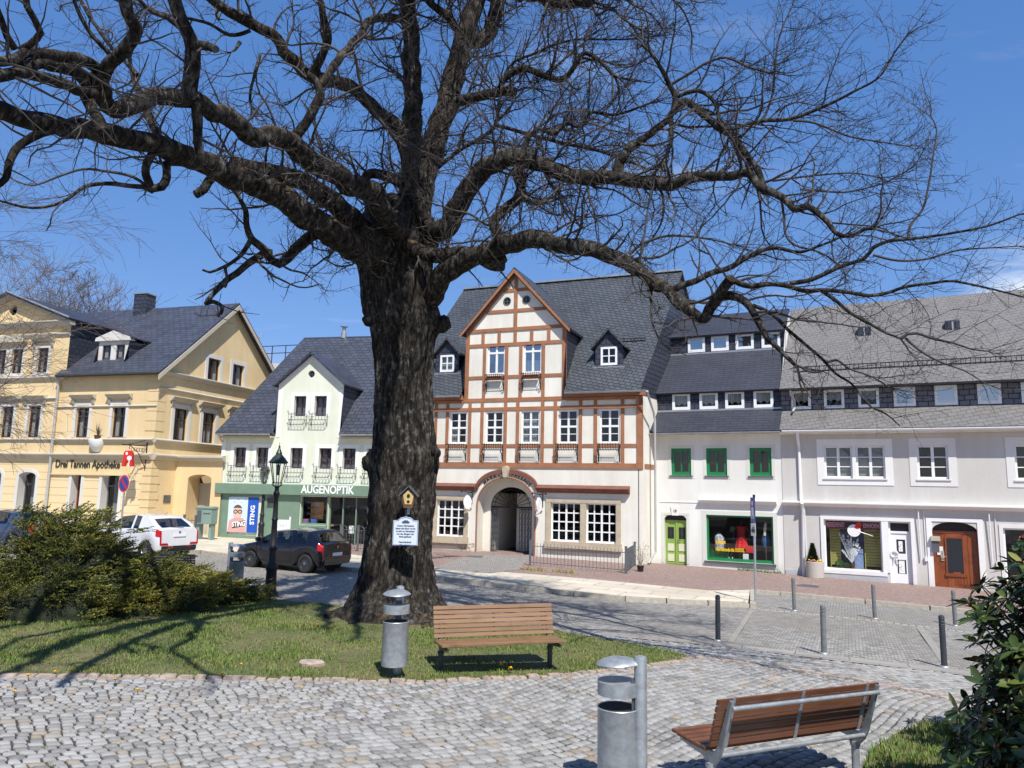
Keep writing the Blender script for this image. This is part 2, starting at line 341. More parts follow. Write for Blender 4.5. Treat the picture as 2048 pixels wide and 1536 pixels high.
near = [pt(*q) for q in ((1130,1262),(1435,1290),(1648,1316),(1888,1342),(2048,1365))]; near = [(-60, 42), (-13, 21.5), (-7.5, 19.2), (-5.4, 17.85), (-1.38, 16.6)] + near + [ext(near[-2], near[-1], 12)]
bayf = [pt(1500, 1216), pt(1700, 1236), pt(2048, 1277)]; bayf = bayf + [ext(bayf[-2], bayf[-1], 12)]
sheet('road', near + [bayf[-1]] + bayf[:-1][::-1] + kf[:-1][::-1], 0, M['road'], 1.2)
sheet('parking_bay_pavement', bayf + kb[::-1], .004, M['bay'], 1.2)
# pavement: slabs by the kerb, pink mosaic up to the walls
def offs(line, d):
    out = []
    for i, p in enumerate(line):
        a = line[max(i-1, 0)]; b = line[min(i+1, len(line)-1)]; l = sqrt((b[0]-a[0])**2+(b[1]-a[1])**2); out.append((p[0]-(b[1]-a[1])/l*d, p[1]+(b[0]-a[0])/l*d))
    return out
KW = .16
kf_in = offs(kf, KW); slabtop = [ext(pt(870,1132,.12), pt(700,1100,.12), 45)] + [pt(*q, .12) for q in ((700,1108),(870,1134),(1060,1148),(1180,1158),(1420,1181))] + [kb[0]]
kb_in = offs(kb, KW)
sheet('pavement_slabs', kf_in + slabtop[::-1], .12, M['slab'], 1.2)
sheet('mosaic_pavement', slabtop[:-1] + kb_in + [(40, 30), (30, 60), (-60, 80), (-62, 50)], .116, M['mosaic'], 1.5)
cr = [pt(*q, .13) for q in ((868,1137),(905,1121),(948,1108),(1062,1112),(1040,1138),(980,1146))]
sheet('forecourt_pavement', cr, .124, M['greymosaic'], .8)
def kerb(name, line, w, z0, z1, stone=1.0):
    mb = MB()
    inn = offs(line, w)
    for i in range(len(line)-1):
        a, b, c, d = map(lambda q: Vector((q[0], q[1], 0)), (line[i], line[i+1], inn[i+1], inn[i])); n = max(1, int((b-a).length/stone))
        for k in range(n):
            t0, t1 = k/n+.004, (k+1)/n-.004; j = R.uniform(-.006, .006)
            q = [a.lerp(b, t0), a.lerp(b, t1), d.lerp(c, t1), d.lerp(c, t0)]
            mb.add([(p.x, p.y, G(p.x, p.y)+z0) for p in q] + [(p.x, p.y, G(p.x, p.y)+z1+j) for p in q], [(0,3,2,1),(4,5,6,7),(0,1,5,4),(1,2,6,5),(2,3,7,6),(3,0,4,7)])
    o = mb.build(name, M['kerb'], bevel=.012, uv=False); tag(o, kind='structure'); return o
kerb('kerb', kf, KW, -.1, .122); kerb('bay_kerb', kb, KW, -.1, .122, 1.3); kerb('bay_side_kerb', [kf[-1], kb[0]], -.16, -.1, .124)
M['pinksett'] = simple('reddish_setts', (.37, .29, .235), .85, 0, .4, 9, .5, 50)
kerb('bay_front_kerb', offs(bayf, -.14), .13, -.1, .012, .16)
# foreground plaza: real setts laid in waving rows
def setmat():
    m, nt, b = newmat('worn_granite_setts'); v = coords(nt); isl = nd(nt, 'ShaderNodeNewGeometry').outputs['Random Per Island']
    cc = ramp(nt, isl, [(0, (.135, .131, .122)), (.14, (.21, .204, .192)), (.35, (.295, .287, .270)), (.7, (.375, .366, .345)), (.9, (.25, .245, .234)), (.94, (.32, .265, .20)), (1, (.25, .20, .145))])
    n = noi(nt, v, 60, 4, .65); n2 = noi(nt, v, .8, 5, .6); n3 = noi(nt, v, 11, 4, .6)
    cc = mixc(nt, ramp(nt, n, [(.3, (.55,.55,.55)), (.6, (0,0,0))]), cc, (.24, .23, .21)); cc = mixc(nt, ramp(nt, n2, [(.45, (0,0,0)), (.75, (.45,.45,.45))]), cc, (.31, .29, .25))
    cc = mixc(nt, ramp(nt, n3, [(.5, (0,0,0)), (.8, (.5,.5,.5))]), cc, (.33, .32, .30))
    nt.links.new(cc, b.inputs['Base Color']); b.inputs['Roughness'].default_value = .72; b.inputs['Specular IOR Level'].default_value = .3; bump(nt, b, math_(nt, 'ADD', n, math_(nt, 'MULTIPLY', n3, 1.5)), .55, .006); return m
M['sett'] = setmat()
PL = [(-13, 3), (14, 3), (12.5, 10.2)] + near[4:][::-1] + [(-1.0, 17)]
PLAZA = [(-14, 2), (13.5, 2), near[-1]] + near[5:-1][::-1] + [near[4], near[3], near[2], (-14, 22)]
sheet('plaza_ground', PLAZA, -.024, M['joint'], 1.0)
GRASS2 = [pt(1745,1500), pt(1790,1470), pt(1850,1448), pt(1930,1440), (7, 8.6), (8, 3), (2.9, 5.2), pt(1720,1545)]
def make_setts():
    mb = MB(); v = -16.0; ca, sa = cos(radians(37)), sin(radians(37))
    def wp(a, b):
        b2 = b+.34*sin(a*.62+.22*b)+.10*sin(a*1.5-b*.5); a2 = a+.20*sin(b*.55)
        return a2*ca-b2*sa, a2*sa+b2*ca
    while v < 19:
        h = R.uniform(.106, .132); s = -9.0+R.uniform(0, .2)
        while s < 24:
            w = R.uniform(.10, .15); g = R.uniform(.007, .011)
            cx, cy = wp(s+w/2, v+h/2)
            if cy > 3.5 and abs(cx) < cy*.78+1.2 and inpoly(PLAZA, cx, cy) and not inpoly(LAWN, cx, cy) and not inpoly(GRASS2, cx, cy):
                sk_ = noise.noise(Vector((cx*.9, cy*.9, 4)))*.012; jz = R.uniform(-.005, .003)+sk_; tx, ty = R.uniform(-.03, .03), R.uniform(-.03, .03); J = lambda: R.uniform(-.009, .009)
                cs = [wp(s+g+J(), v+g+J()), wp(s+w-g+J(), v+g+J()), wp(s+w-g+J(), v+h-g+J()), wp(s+g+J(), v+h-g+J())]
                mx = sum(c[0] for c in cs)/4; my = sum(c[1] for c in cs)/4; pts = []
                for k, dz in ((1.0, -.04), (.985, -.014), (.87, -.004), (.52, .002)):
                    for c in cs:
                        x = mx+(c[0]-mx)*k; y = my+(c[1]-my)*k; pts.append((x, y, G(x, y)+dz+jz+(x-mx)*tx+(y-my)*ty))
                fs = [(12,13,14,15)]
                for l in (0, 4, 8): fs += [(l+i, l+(i+1) % 4, l+4+(i+1) % 4, l+4+i) for i in range(4)]
                mb.add(pts, fs)
            s += w
        v += h
    o = mb.build('plaza_pavement', M['sett'], uv=False, sharp=50); tag(o, kind='structure')
make_setts()
# reddish edging stones along the lawn and across the plaza
def edging(name, line, w=.12, z=.02):
    mb = MB()
    for i in range(len(line)-1):
        a = Vector((*line[i], 0)); b = Vector((*line[i+1], 0)); d = (b-a); L = d.length; d.normalize(); n = Vector((-d.y, d.x, 0)); s = 0
        while s < L-.03:
            l = min(R.uniform(.12, .26), L-s); q = [a+d*(s+.008)-n*w/2, a+d*(s+l-.008)-n*w/2, a+d*(s+l-.008)+n*w/2, a+d*(s+.008)+n*w/2]; j = R.uniform(-.012, .01)
            q = [p+Vector((R.uniform(-.01, .01), R.uniform(-.012, .012), 0)) for p in q]
            mb.add([(p.x, p.y, G(p.x, p.y)-.05) for p in q]+[(p.x, p.y, G(p.x, p.y)+z+j) for p in q], [(4,5,6,7),(0,1,5,4),(1,2,6,5),(2,3,7,6),(3,0,4,7)]); s += l
    o = mb.build(name, M['pinksett'], bevel=.01, uv=False); tag(o, kind='structure')
edging('lawn_kerb', [LAWN[i] for i in range(1, 9)] + [LAWN[9]], .12, .022)
edging('plaza_kerb', [pt(*q) for q in ((1390,1315),(1500,1327),(1600,1341),(1700,1357),(1800,1376),(1900,1398),(1960,1412))], .13, .014)
M['seam'] = simple('concrete_seam', (.275, .255, .225), .9, 0, .15, 6, .3, 50); M['edgeslab'] = setts('plaza_edge_slabs', (.335, .313, .278), .9, .34, 0, .12, .03)
def strip(name, a, b, w, m, z=.004):
    d = Vector((b[0]-a[0], b[1]-a[1])).normalized(); n = (-d.y*w, d.x*w); sheet(name, [a, b, (b[0]+n[0], b[1]+n[1]), (a[0]+n[0], a[1]+n[1])], z, m, .8)
strip('road_seam', pt(1500, 1219), pt(1455, 1284), .11, M['seam']); strip('road_seam', pt(1832, 1254), pt(1882, 1325), .15, M['seam'])
sheet('plaza_edge', offs(near[5:], -.15) + offs(near[5:], .34)[::-1], .005, M['edgeslab'], .8)
sheet('lawn', LAWN, .012, M['soil'], .7); sheet('corner_lawn', GRASS2, .012, M['soil'], .7)
def grass_blades(name, poly, n, label, hmin=.025, hmax=.07, avoid=()):
    m, nt, b = newmat('grass_blades'); v = coords(nt); isl = nd(nt, 'ShaderNodeNewGeometry').outputs['Random Per Island']; n1 = noi(nt, v, .8, 5, .65)
    cc = ramp(nt, isl, [(0, (.06, .115, .016)), (.5, (.105, .18, .028)), (.85, (.17, .23, .05)), (1, (.32, .28, .12))]); dry = ramp(nt, n1, [(.47, (0,0,0)), (.66, (.5,.5,.5))])
    cc = mixc(nt, dry, cc, (.29, .24, .10)); nt.links.new(cc, b.inputs['Base Color']); b.inputs['Roughness'].default_value = .7; b.inputs['Specular IOR Level'].default_value = .25
    V_ = []; Fc = []; xs = [p[0] for p in poly]; ys = [p[1] for p in poly]; k = 0
    x0, x1, y0, y1 = max(min(xs), -9.5), min(max(xs), 8), min(ys), min(max(ys), 18.5)
    while k < n:
        x, y = R.uniform(x0, x1), R.uniform(y0, y1)
        if abs(x) > y*.75+.5 or not inpoly(poly, x, y): continue
        q = noise.noise(Vector((x*1.1, y*1.1, 3))); t = noise.noise(Vector((x*4, y*4, 9)))
        if R.random() > .62+q*.7: k += 1; continue
        if (x+2.36)**2+(y-15.9)**2 < 1.3+R.random()*2.2: k += .3; continue
        h = R.uniform(hmin, hmax)*(1+q*.7+max(0, t)*.9); a = R.uniform(0, 2*pi); w = R.uniform(.003, .006); l = h*R.uniform(.3, .9); z = G(x, y)+.008; i = len(V_)
        dx, dy = cos(a), sin(a)
        V_ += [(x-dy*w, y+dx*w, z), (x+dy*w, y-dx*w, z), (x+dx*l*.4+dy*w*.7, y+dy*l*.4-dx*w*.7, z+h*.7), (x+dx*l*.4-dy*w*.7, y+dy*l*.4+dx*w*.7, z+h*.7), (x+dx*l, y+dy*l, z+h)]
        Fc += [(i, i+1, i+2, i+3), (i+3, i+2, i+4)]; k += 1
    mb = MB(); mb.add(V_, Fc); o = mb.build(name, m, uv=False, smooth_all=False); tag(o, label, 'grass', kind='stuff')
grass_blades('grass', LAWN, 150000, 'short patchy spring grass of the lawn under the oak', .018, .048)
grass_blades('grass', GRASS2, 22000, 'small patch of dry grass below the glossy evergreen bush', .03, .08)

def scatter_leaves(name, label, n, box, mats, smin, smax, test):
    g = random.Random(77); mbs = MB()
    k = 0
    while k < n:
        x, y = g.uniform(box[0], box[1]), g.uniform(box[2], box[3])
        if not test(x, y) or abs(x) > y*.75+.5: continue
        k += 1; s = g.uniform(smin, smax); q = g.uniform(0, 6.28); z = G(x, y)+g.uniform(.012, .03); d = Vector((cos(q), sin(q), g.uniform(-.2, .3)))*s; e = Vector((-sin(q), cos(q), g.uniform(-.3, .3)))*s*.45; c = Vector((x, y, z))
        mbs.add([c-d, c-e*.9, c+d*.2-e*.6, c+d, c+d*.2+e*.7, c+e], [(0,1,2,3,4,5)])
    tag(mbs.build(name, mats, uv=False), label, 'leaves', kind='stuff')
M['dryleaf'] = simple('dry_leaf', (.20, .125, .06), .9, 0, .5, 9)
scatter_leaves('fallen_leaves', 'brown dry leaves lying on the lawn', 1500, (-9, 3.2, 9.8, 18), M['dryleaf'], .012, .03, lambda x, y: inpoly(LAWN, x, y))
scatter_leaves('fallen_leaves', 'brown leaf litter and crumbs along the plaza paving', 420, (-6, 8, 6, 14.5), M['dryleaf'], .006, .018, lambda x, y: inpoly(PLAZA, x, y) and not inpoly(LAWN, x, y))
def joint_weeds():
    g = random.Random(41); m = MB()
    for _ in range(260):
        x, y = g.uniform(-6, 6), g.uniform(6.3, 14)
        if not inpoly(PLAZA, x, y) or inpoly(LAWN, x, y) or noise.noise(Vector((x*.7, y*.7, 2))) < .05-.3*(y > 9.3 and y < 10.6): continue
        for k in range(g.randint(4, 12)):
            b = Vector((x+g.gauss(0, .025), y+g.gauss(0, .025), G(x, y)-.015)); q = g.uniform(0, 6.28); h = g.uniform(.018, .045); w = Vector((-sin(q), cos(q), 0))*.005; m.add([b-w, b+w, b+Vector((cos(q)*h*.8, sin(q)*h*.8, h))], [(0,1,2)])
    tag(m.build('joint_weeds', simple('joint_weed_green', (.10, .14, .03), .8, 0, .4, 20), uv=False), 'small weeds and moss growing in the plaza joints', 'weeds', kind='stuff')
joint_weeds()
# ------------------------------------------------------------------ buildings
def rect(a, z, w, h): return [(a-w/2, z-h/2), (a+w/2, z-h/2), (a+w/2, z+h/2), (a-w/2, z+h/2)]
def arch(a0, a1, z0, zs, zt, n=14):
    c = (a0+a1)/2; r = (a1-a0)/2
    return [(a0, z0), (a1, z0)] + [(c+r*cos(pi*k/n), zs+(zt-zs)*sin(pi*k/n)) for k in range(n+1)]
def window(root, fr, a, z, w, h, mat='winwhite', nx=2, ny=2, d=.13, fw=.06, bar=.028, mull=.07, trans=None, curtain=None, glass='glass', w0=0.0, name='window', sill=None, arch_top=None):
    """a frame with glazing bars; its pane and curtain hang under it"""
    mb = MB(fr); A0, A1, Z0, Z1 = a-w/2, a+w/2, z-h/2, z+h/2; y0, y1 = w0-d-.05, w0-d+.02
    mb.box(A0, A0+fw, y0, y1, Z0, Z1); mb.box(A1-fw, A1, y0, y1, Z0, Z1); mb.box(A0+fw, A1-fw, y0, y1, Z0, Z0+fw*1.15); mb.box(A0+fw, A1-fw, y0, y1, Z1-fw, Z1)
    iz0, iz1 = Z0+fw*1.15, Z1-fw
    zs = [iz0+(iz1-iz0)*k/ny for k in range(1, ny)]
    if trans: zt = Z0+h*trans; mb.box(A0+fw, A1-fw, y0, y1+.012, zt-mull*.5, zt+mull*.5); zs = [q for q in zs if abs(q-zt) > .1]
    for k in range(1, nx):
        c = A0+w*k/nx; big = (nx == 2 or (nx == 4 and k == 2)); b2 = mull/2 if big else bar/2
        mb.box(c-b2, c+b2, y0, y1+(.006 if big else -.012), iz0, iz1)
    for q in zs: mb.box(A0+fw, A1-fw, y0+.004, y1-.015, q-bar/2, q+bar/2)
    o = mb.build(name, M[mat], root)
    MB(fr).poly([(A0+.01, y0+.03, Z0+.01), (A1-.01, y0+.03, Z0+.01), (A1-.01, y0+.03, Z1-.01), (A0+.01, y0+.03, Z1-.01)]).build('pane', M[glass], o)
    if curtain:
        kind, lo, hi = curtain[:3]; cm = curtain[3] if len(curtain) > 3 else 'curtain'; c = MB(fr); n = 26; zz0, zz1 = Z0+h*lo, Z0+h*hi; yb = y0-.07
        def strip(s0, s1, zl=None):
            pts = []; 
            for k in range(n+1):
                t = k/n; aa = A0+w*(s0+(s1-s0)*t); yy = yb+.022*sin(k*1.9)
                zb = zz0 if zl is None else zl(t); pts += [(aa, yy, zb), (aa, yy, zz1)]
            c.add(pts, [(2*k, 2*k+2, 2*k+3, 2*k+1) for k in range(n)])
        if kind == 'full': strip(0, 1)
        elif kind == 'sides': strip(0, .3); strip(.7, 1)
        elif kind == 'left': strip(0, .38)
        elif kind == 'scallop': strip(0, 1, lambda t: zz0+(zz1-zz0)*.22*abs(sin(t*pi*3)))
        elif kind == 'blind': c.poly([(A0, yb, zz0), (A1, yb, zz0), (A1, yb, zz1), (A0, yb, zz1)])
        c.build('curtain' if kind != 'blind' else 'blind', M[cm], o)
    if sill:
        MB(fr).box(A0-.06, A1+.06, w0-d, w0+.06, Z0-.05, Z0-.003).build('sill', M[sill], o)
    return o
def surround(fr, a, z, w, h, t, mb, w0=0.0, p=.03, bottom=True, mi=0):
    sub = getattr(mb, 'sub', None)
    if sub: mb = MB(fr)
    A0, A1, Z0, Z1 = a-w/2, a+w/2, z-h/2, z+h/2
    mb.box(A0-t, A0, w0-.01, w0+p, Z0-(t if bottom else 0), Z1+t, mi); mb.box(A1, A1+t, w0-.01, w0+p, Z0-(t if bottom else 0), Z1+t, mi); mb.box(A0, A1, w0-.01, w0+p, Z1, Z1+t, mi)
    if bottom: mb.box(A0, A1, w0-.01, w0+p, Z0-t, Z0, mi)
    if sub: mb.build('window_surround', sub[1], sub[0])
def trims(fr, root, mat): m = MB(fr); m.sub = (root, M[mat]); return m
def gutter(fr, root, a0, a1, w, z, mat='zinc', r=.07, name='gutter'):
    mb = MB(fr); n = 8; loop = [(w+r*cos(pi+pi*k/n), z+r*sin(pi+pi*k/n)) for k in range(n+1)] + [(w+r*.8, z+.012), (w-r*.8, z+.012)]
    mb.prism(loop, a0, a1, axis=0); return mb.build(name, M[mat], root)
def pipe(fr, root, pts, r=.05, mat='greypipe', name='downpipe'):
    return MB(fr).tube(pts, r, 10).build(name, M[mat], root)
def basket(fr, root, a, z, w=.9, p=.26, h=.22, mat='iron', scroll=True, w0=0.02, bars=9, plants=False):
    mb = MB(fr); r = .012
    for zz in (z, z-h): mb.tube([(a-w/2, w0, zz), (a-w/2, w0+p, zz), (a+w/2, w0+p, zz), (a+w/2, w0, zz)], .016, 5)
    for k in range(bars):
        q = a-w/2+w*k/(bars-1); mb.tube([(q, w0+p, z+.05), (q, w0+p, z-h*.6), (q, w0+p*.72, z-h-.02), (q, w0+p*.2, z-h-.02)], r, 5)
    if scroll:
        for q in (a-w/2, a+w/2):
            mb.tube([(q, w0+p*.95, z-h), (q, w0+p*.8, z-h-.12), (q, w0+p*.45, z-h-.2), (q, w0+p*.3, z-h-.3), (q, w0+p*.45, z-h-.36), (q, w0+p*.3, z-h-.42), (q, w0, z-h-.5)], .02, 5)
            mb.tube([(q, w0+.01, z), (q, w0+.01, z-h-.5)], .016, 5)
    o = mb.build('window_basket', M[mat], root)
    if plants:
        b = MB(fr)
        b.box(a-w/2+.08, a+w/2-.08, w0+.07, w0+p-.07, z-h+.01, z-.07); b.build('flower_box', M[plants], o)
    return o
def inside(fr, root, a0, a1, z0, z1, w=-1.6):  # dark sheet added behind the panes so the rooms look unlit
    MB(fr).poly([(a0, w, z0), (a1, w, z0), (a1, w, z1), (a0, w, z1)]).build('dark_backing', M['interior'], root)
def shell(fr, root, sides, mat, name='wall'):
    mb = MB(fr)
    for s in sides: mb.poly(s)
    return mb.build(name, M[mat], root)
def snowguard(fr, root, a0, a1, f, h=.13):
    """a low lattice rail standing on a roof; f(a) gives (w, z)"""
    mb = MB(fr); n = max(2, int((a1-a0)/.16)); P = []
    for k in range(n+1):
        a = a0+(a1-a0)*k/n; w, z = f(a); P.append((a, w, z)); mb.tube([(a, w, z-.02), (a, w, z+h)], .014, 4)
    for dz in (.02, h): mb.tube([(p[0], p[1], p[2]+dz) for p in P], .02, 4)
    mb.build('snow_guard', M['iron'], root)

M['sagetrim'] = plaster('pale_sage_trim', (.66, .68, .62), .06); M['pinklet'] = simple('pink_lettering', (.62, .30, .32), .5); M['terracotta'] = simple('terracotta_box', (.24, .055, .03), .8, 0, .3, 8)
# ---- timber framed house with the archway
H = Fr((1.29, 33.0), -21.6)
def build_half():
    fr = H; root = thing('timber_framed_house', 'cream and brown timber framed house with steep gable, slate roof and arched passage', 'house', fr.P(-1, -4, G(1, 36)))
    KS = -.18; W = -10.2
    aL, aR = fr.a(800, 860), fr.a(1283, 900); zT = 6.75; zB = fr.z(1080, 935)
    gy = -1.2
    # openings
    ups = [(fr.a(x, y), fr.z(1061, 854)) for x, y in ((917, 857), (989, 855.5), (1061, 854), (1136.5, 853), (1219.4, 852))]
    wu, hu = .86, 1.46
    gw = [fr.px(992.4, 718, .02), fr.px(1065, 714.5, .02)]; zg = (gw[0][1]+gw[1][1])/2
    r1 = [(fr.px(1102, 1004), fr.px(1160.7, 1083)), (fr.px(1172.4, 1006.5), fr.px(1232.5, 1088))]
    l1 = (fr.px(875, 999), fr.px(927.3, 1074.5))
    sh = []
    for p, q in [l1] + r1:
        sh.append(((p[0]+q[0])/2, (p[1]+q[1])/2, q[0]-p[0], p[1]-q[1]))
    zs = sum(s[1] for s in sh)/3; hs = sum(s[3] for s in sh)/3
    sh = [(s[0], zs, s[2], hs) for s in sh]
    sh.append((sh[0][0]-sh[0][2]-.3, zs, sh[0][2], hs))
    a0, a1 = fr.a(953.5, 1050), fr.a(1070.3, 1050); zsp, ztp = fr.z(1012, 1011), fr.z(1018, 955)
    arch1 = arch(a0, a1, gy, zsp, ztp, 20)
    gL, gR = fr.a(931.5, 730), fr.a(1133, 730); zge = fr.z(1033, 658); apx = fr.px(1033.4, 542)
    aC = (gL+gR)/2; zA = apx[1]
    MB(fr).wall([(aL, gy), (aR, gy), (aR, zB), (aL, zB)], [rect(*s) for s in sh] + [arch1], reveal=.2).build('wall', M['cream'], root)
    out = [(aL, zB), (aR, zB), (aR, zT), (gR, zT), (gR, zge), (aC, zA), (gL, zge), (gL, zT), (aL, zT)]
    ov = [fr.px(1014.7, 603), fr.px(1053, 599)]; zo = (ov[0][1]+ov[1][1])/2; ovr = .165
    holes = [rect(a, z, wu, hu) for a, z in ups] + [rect(g[0], zg, .86, 1.42) for g in gw] + [[(o[0]+ovr*1.05*cos(2*pi*k/16), zo+ovr*sin(2*pi*k/16)) for k in range(16)] for o in ov]
    MB(fr).wall(out, holes, w=.012, reveal=.15).build('wall', M['cream'], root)
    # side and back walls
    sk = lambda a, w: a+KS*w
    zr = 13.33; wr = -5.0
    mb = MB(fr); mb.poly([(sk(aR, 0), 0, gy), (sk(aR, W), W, gy), (sk(aR, W), W, 6.75), (sk(aR, 0), 0, 6.75)]); mb.poly([(sk(aL, 0), 0, gy), (sk(aL, W), W, gy), (sk(aL, W), W, 6.75), (sk(aL, 0), 0, 6.75)]); mb.poly([(sk(aL, W), W, gy), (sk(aR, W), W, gy), (sk(aR, W), W, 6.75), (sk(aL, W), W, 6.75)])
    mb.build('wall', M['cream'], root)
    for a in (aL, aR+.015): MB(fr).poly([(sk(a, .1), .1, 6.6), (sk(a, W), W, 6.6), (sk(a, W), W, 6.9), (sk(a, wr), wr, zr-.1), (sk(a, .1), .1, 7.0)]).build('slate_gable', M['slate_clad'], root)
    # brown timber on the side wall edge
    t = MB(fr); t.box(aR-.02, aR+.035, -.30, .03, zB-.05, 6.75); t.poly([(sk(aR, -.3)+.02, -.3, zB), (sk(aR, -3)+.02, -3, zB), (sk(aR, -3)+.02, -3, zB+.2), (sk(aR, -.3)+.02, -.3, zB+.2)])
    P = .045; bw = .145
    def vb(a, z0, z1, w=bw, p=P): t.box(a-w/2, a+w/2, 0, p, z0, z1)
    def hb(a0_, a1_, z, h=.145, p=P+.003): t.box(a0_, a1_, 0, p, z-h/2, z+h/2)
    zsill = ups[0][1]-hu/2-.10; zhead = ups[0][1]+hu/2+.10; zfr = zhead+.36
    hb(aL, aR, zB+.09, .22, P+.006); hb(aL, aR, zhead, .15); hb(aL, aR, zfr+.06, .16)
    posts = [fr.a(x, 880) for x in (871, 894, 939, 963.5, 1010.5, 1035, 1085, 1110.5, 1161, 1191, 1245.6)]
    posts = [posts[0]-1.0, posts[0]-.5] + posts
    for q in posts: vb(q, zB+.2, zfr)
    vb(aR-.09, zB+.2, zfr+.15, .2, P+.012)
    hb(aL, aR, zsill, .15, P-.006)
    # gable front
    vb(gL+.09, zfr+.14, zge, .19, P+.01); vb(gR-.09, zfr+.14, zge, .19, P+.01)
    gz = [zge, fr.z(1050, 687), fr.z(1090, 750)]
    hb(gL, gR, gz[0], .16, P+.012); hb(gL+.18, gR-.18, gz[1], .15); hb(gL+.18, gR-.18, gz[2]-.02, .15, P-.006)
    for x in (969, 1013.5, 1041.6, 1087): vb(fr.a(x, 740), zfr+.14, gz[1]-.07)
    for x in (967, 999, 1031, 1064, 1098): vb(fr.a(x, 670), gz[1]+.07, gz[0]-.07, .15)
    vb(aC, gz[0]+.08, zA-.25, .17)
    for px_, py_ in ((1033, 621), (1033, 580)):
        z = fr.z(px_, py_); hw = (zA-z)/(zA-zge)*(gR-gL)/2-.12; hb(aC-hw, aC+hw, z, .15)
    for s, e in ((-1, gL), (1, gR)):
        d = Vector((e-aC, 0, zge-zA)).normalized(); n = Vector((-d.z*s, 0, d.x*s))
        c = [(aC, zA-.02), (e, zge-.02), (e-s*.02, zge-.24), (aC, zA-.26)]
        t.prism(c, 0.0, P+.02)
    hb(aL, gL-.02, 6.66, .2, .30); hb(gR+.02, aR+.2, 6.66, .2, .30); hb(aL, gL-.02, 6.48, .12, .18); hb(gR+.02, aR+.05, 6.48, .12, .18)
    # corner strut under the eave
    t.prism([(0.05, 5.75), (.05, 5.95), (.30, 6.5), (.36, 6.5)], aR-.16, aR-.06, axis=0)
    t.build('timber_frame', M['beam'], root, bevel=0)
    # windows
    cur = [('left', .02, .5), None, ('full', .02, .96, 'blind'), None, None]
    for (a, z), c in zip(ups, cur): window(root, fr, a, z, wu, hu, nx=2, ny=4, trans=.5, mull=.085, bar=.03, curtain=c, w0=.012, d=.07, fw=.07)
    window(root, fr, gw[0][0], zg, .86, 1.42, nx=2, ny=1, trans=.70, mull=.085, w0=.012, d=.07, fw=.07, glass='blueglass'); window(root, fr, gw[1][0], zg, .86, 1.42, nx=2, ny=1, trans=.70, mull=.085, w0=.012, d=.07, fw=.07, glass='blueglass', curtain=('full', .08, .42))
    for (a, z) in ups: basket(fr, root, a, z-hu/2-.05, .90, .29, .24, w0=.05)
    for g in gw: basket(fr, root, g[0], zg-.71-.05, .84, .25, .22, w0=.05, plants='terracotta')
    for o in ov:
        m = MB(fr); m.lathe([(.17, 0), (.17, .05)], n=16); m = MB(fr)
        m.tube([(o[0]+(ovr+.01)*cos(2*pi*k/20), .03, zo+(ovr+.01)*sin(2*pi*k/20)) for k in range(21)], .018, 6); m.box(o[0]-.015, o[0]+.015, -.06, 0, zo-ovr, zo+ovr); m.box(o[0]-ovr, o[0]+ovr, -.061, -.004, zo-.015, zo+.015)
        q = m.build('vent_window', M['irongrey'], root); MB(fr).poly([(o[0]+ovr*1.05*cos(2*pi*k/16), -.05, zo+ovr*sin(2*pi*k/16)) for k in range(16)]).build('pane', M['glass'], q)
    for s in sh[:3]:
        window(root, fr, *s, nx=4, ny=4, bar=.05, mull=.075, fw=.055, d=.13, trans=None, name='shop_window')
    window(root, fr, *sh[3], nx=4, ny=4, bar=.05, mull=.05, fw=.055, d=.13, name='shop_window')
    st = MB(fr)
    A0, A1 = sh[1][0]-sh[1][2]/2, sh[2][0]+sh[2][2]/2; m0, m1 = sh[1][0]+sh[1][2]/2, sh[2][0]-sh[2][2]/2
    for L0, L1, mm in ((A0, A1, (m0, m1)), (sh[3][0]-sh[3][2]/2, sh[0][0]+sh[0][2]/2, (sh[3][0]+sh[3][2]/2, sh[0][0]-sh[0][2]/2))):
        z0, z1 = zs-hs/2, zs+hs/2; st = MB(fr)
        st.box(L0-.22, L0, -.03, .05, z0, z1); st.box(L1, L1+.2, -.03, .05, z0, z1); st.box(mm[0], mm[1], -.05, .045, z0, z1); st.box(L0-.22, L1+.2, -.03, .056, z1, z1+.15); st.box(L0-.26, L1+.24, -.03, .16, z0-.3, z0-.002); st.box(L0-.22, L1+.22, -.02, .05, z0-.42, z0-.3)
        st.build('stone_surround', M['sandstone'], root, bevel=.012)
    # ledge and arch hood
    zl = fr.z(1166, 981, .2); lg = MB(fr); e0, e1 = fr.a(951, 980, .1), fr.a(1075, 980, .1); cA = (a0+a1)/2+.02; rx = (e1-e0)/2; ze = zl+.08; zh = fr.z(1012, 936, .1)-.03
    prof = lambda: [(0, zl-.12), (.08, zl-.12), (.29, zl+.02), (.31, zl+.08), (.05, zl+.22), (0, zl+.22)]
    lg.prism(prof(), e1-.02, fr.a(1258, 985, .2), axis=0); lg.prism(prof(), aL+.3, e0+.02, axis=0)
    n = 26; ring = []
    for k in range(n+1):
        q = pi*k/n; c, s = cos(q), sin(q)
        ring += [(cA+rx*c, 0, ze+(zh-ze)*s), (cA+rx*c, .11, ze+(zh-ze)*s-.04), (cA+(rx-.11)*c, .11, ze+(zh-ze-.12)*s-.1), (cA+(rx-.11)*c, 0, ze+(zh-ze-.12)*s-.1)]
    lg.add(ring, [(4*k+j, 4*k+4+j, 4*k+4+(j+1) % 4, 4*k+(j+1) % 4) for k in range(n) for j in range(4)])
    lg.build('cornice', M['brownledge'], root, sharp=45)
    # inner moulding along the archway edge
    am = MB(fr); path = [(a0, .03, gy)] + [((a0+a1)/2-(a1-a0)/2*cos(pi*k/20), .03, zsp+(ztp-zsp)*sin(pi*k/20)) for k in range(21)] + [(a1, .03, gy)]
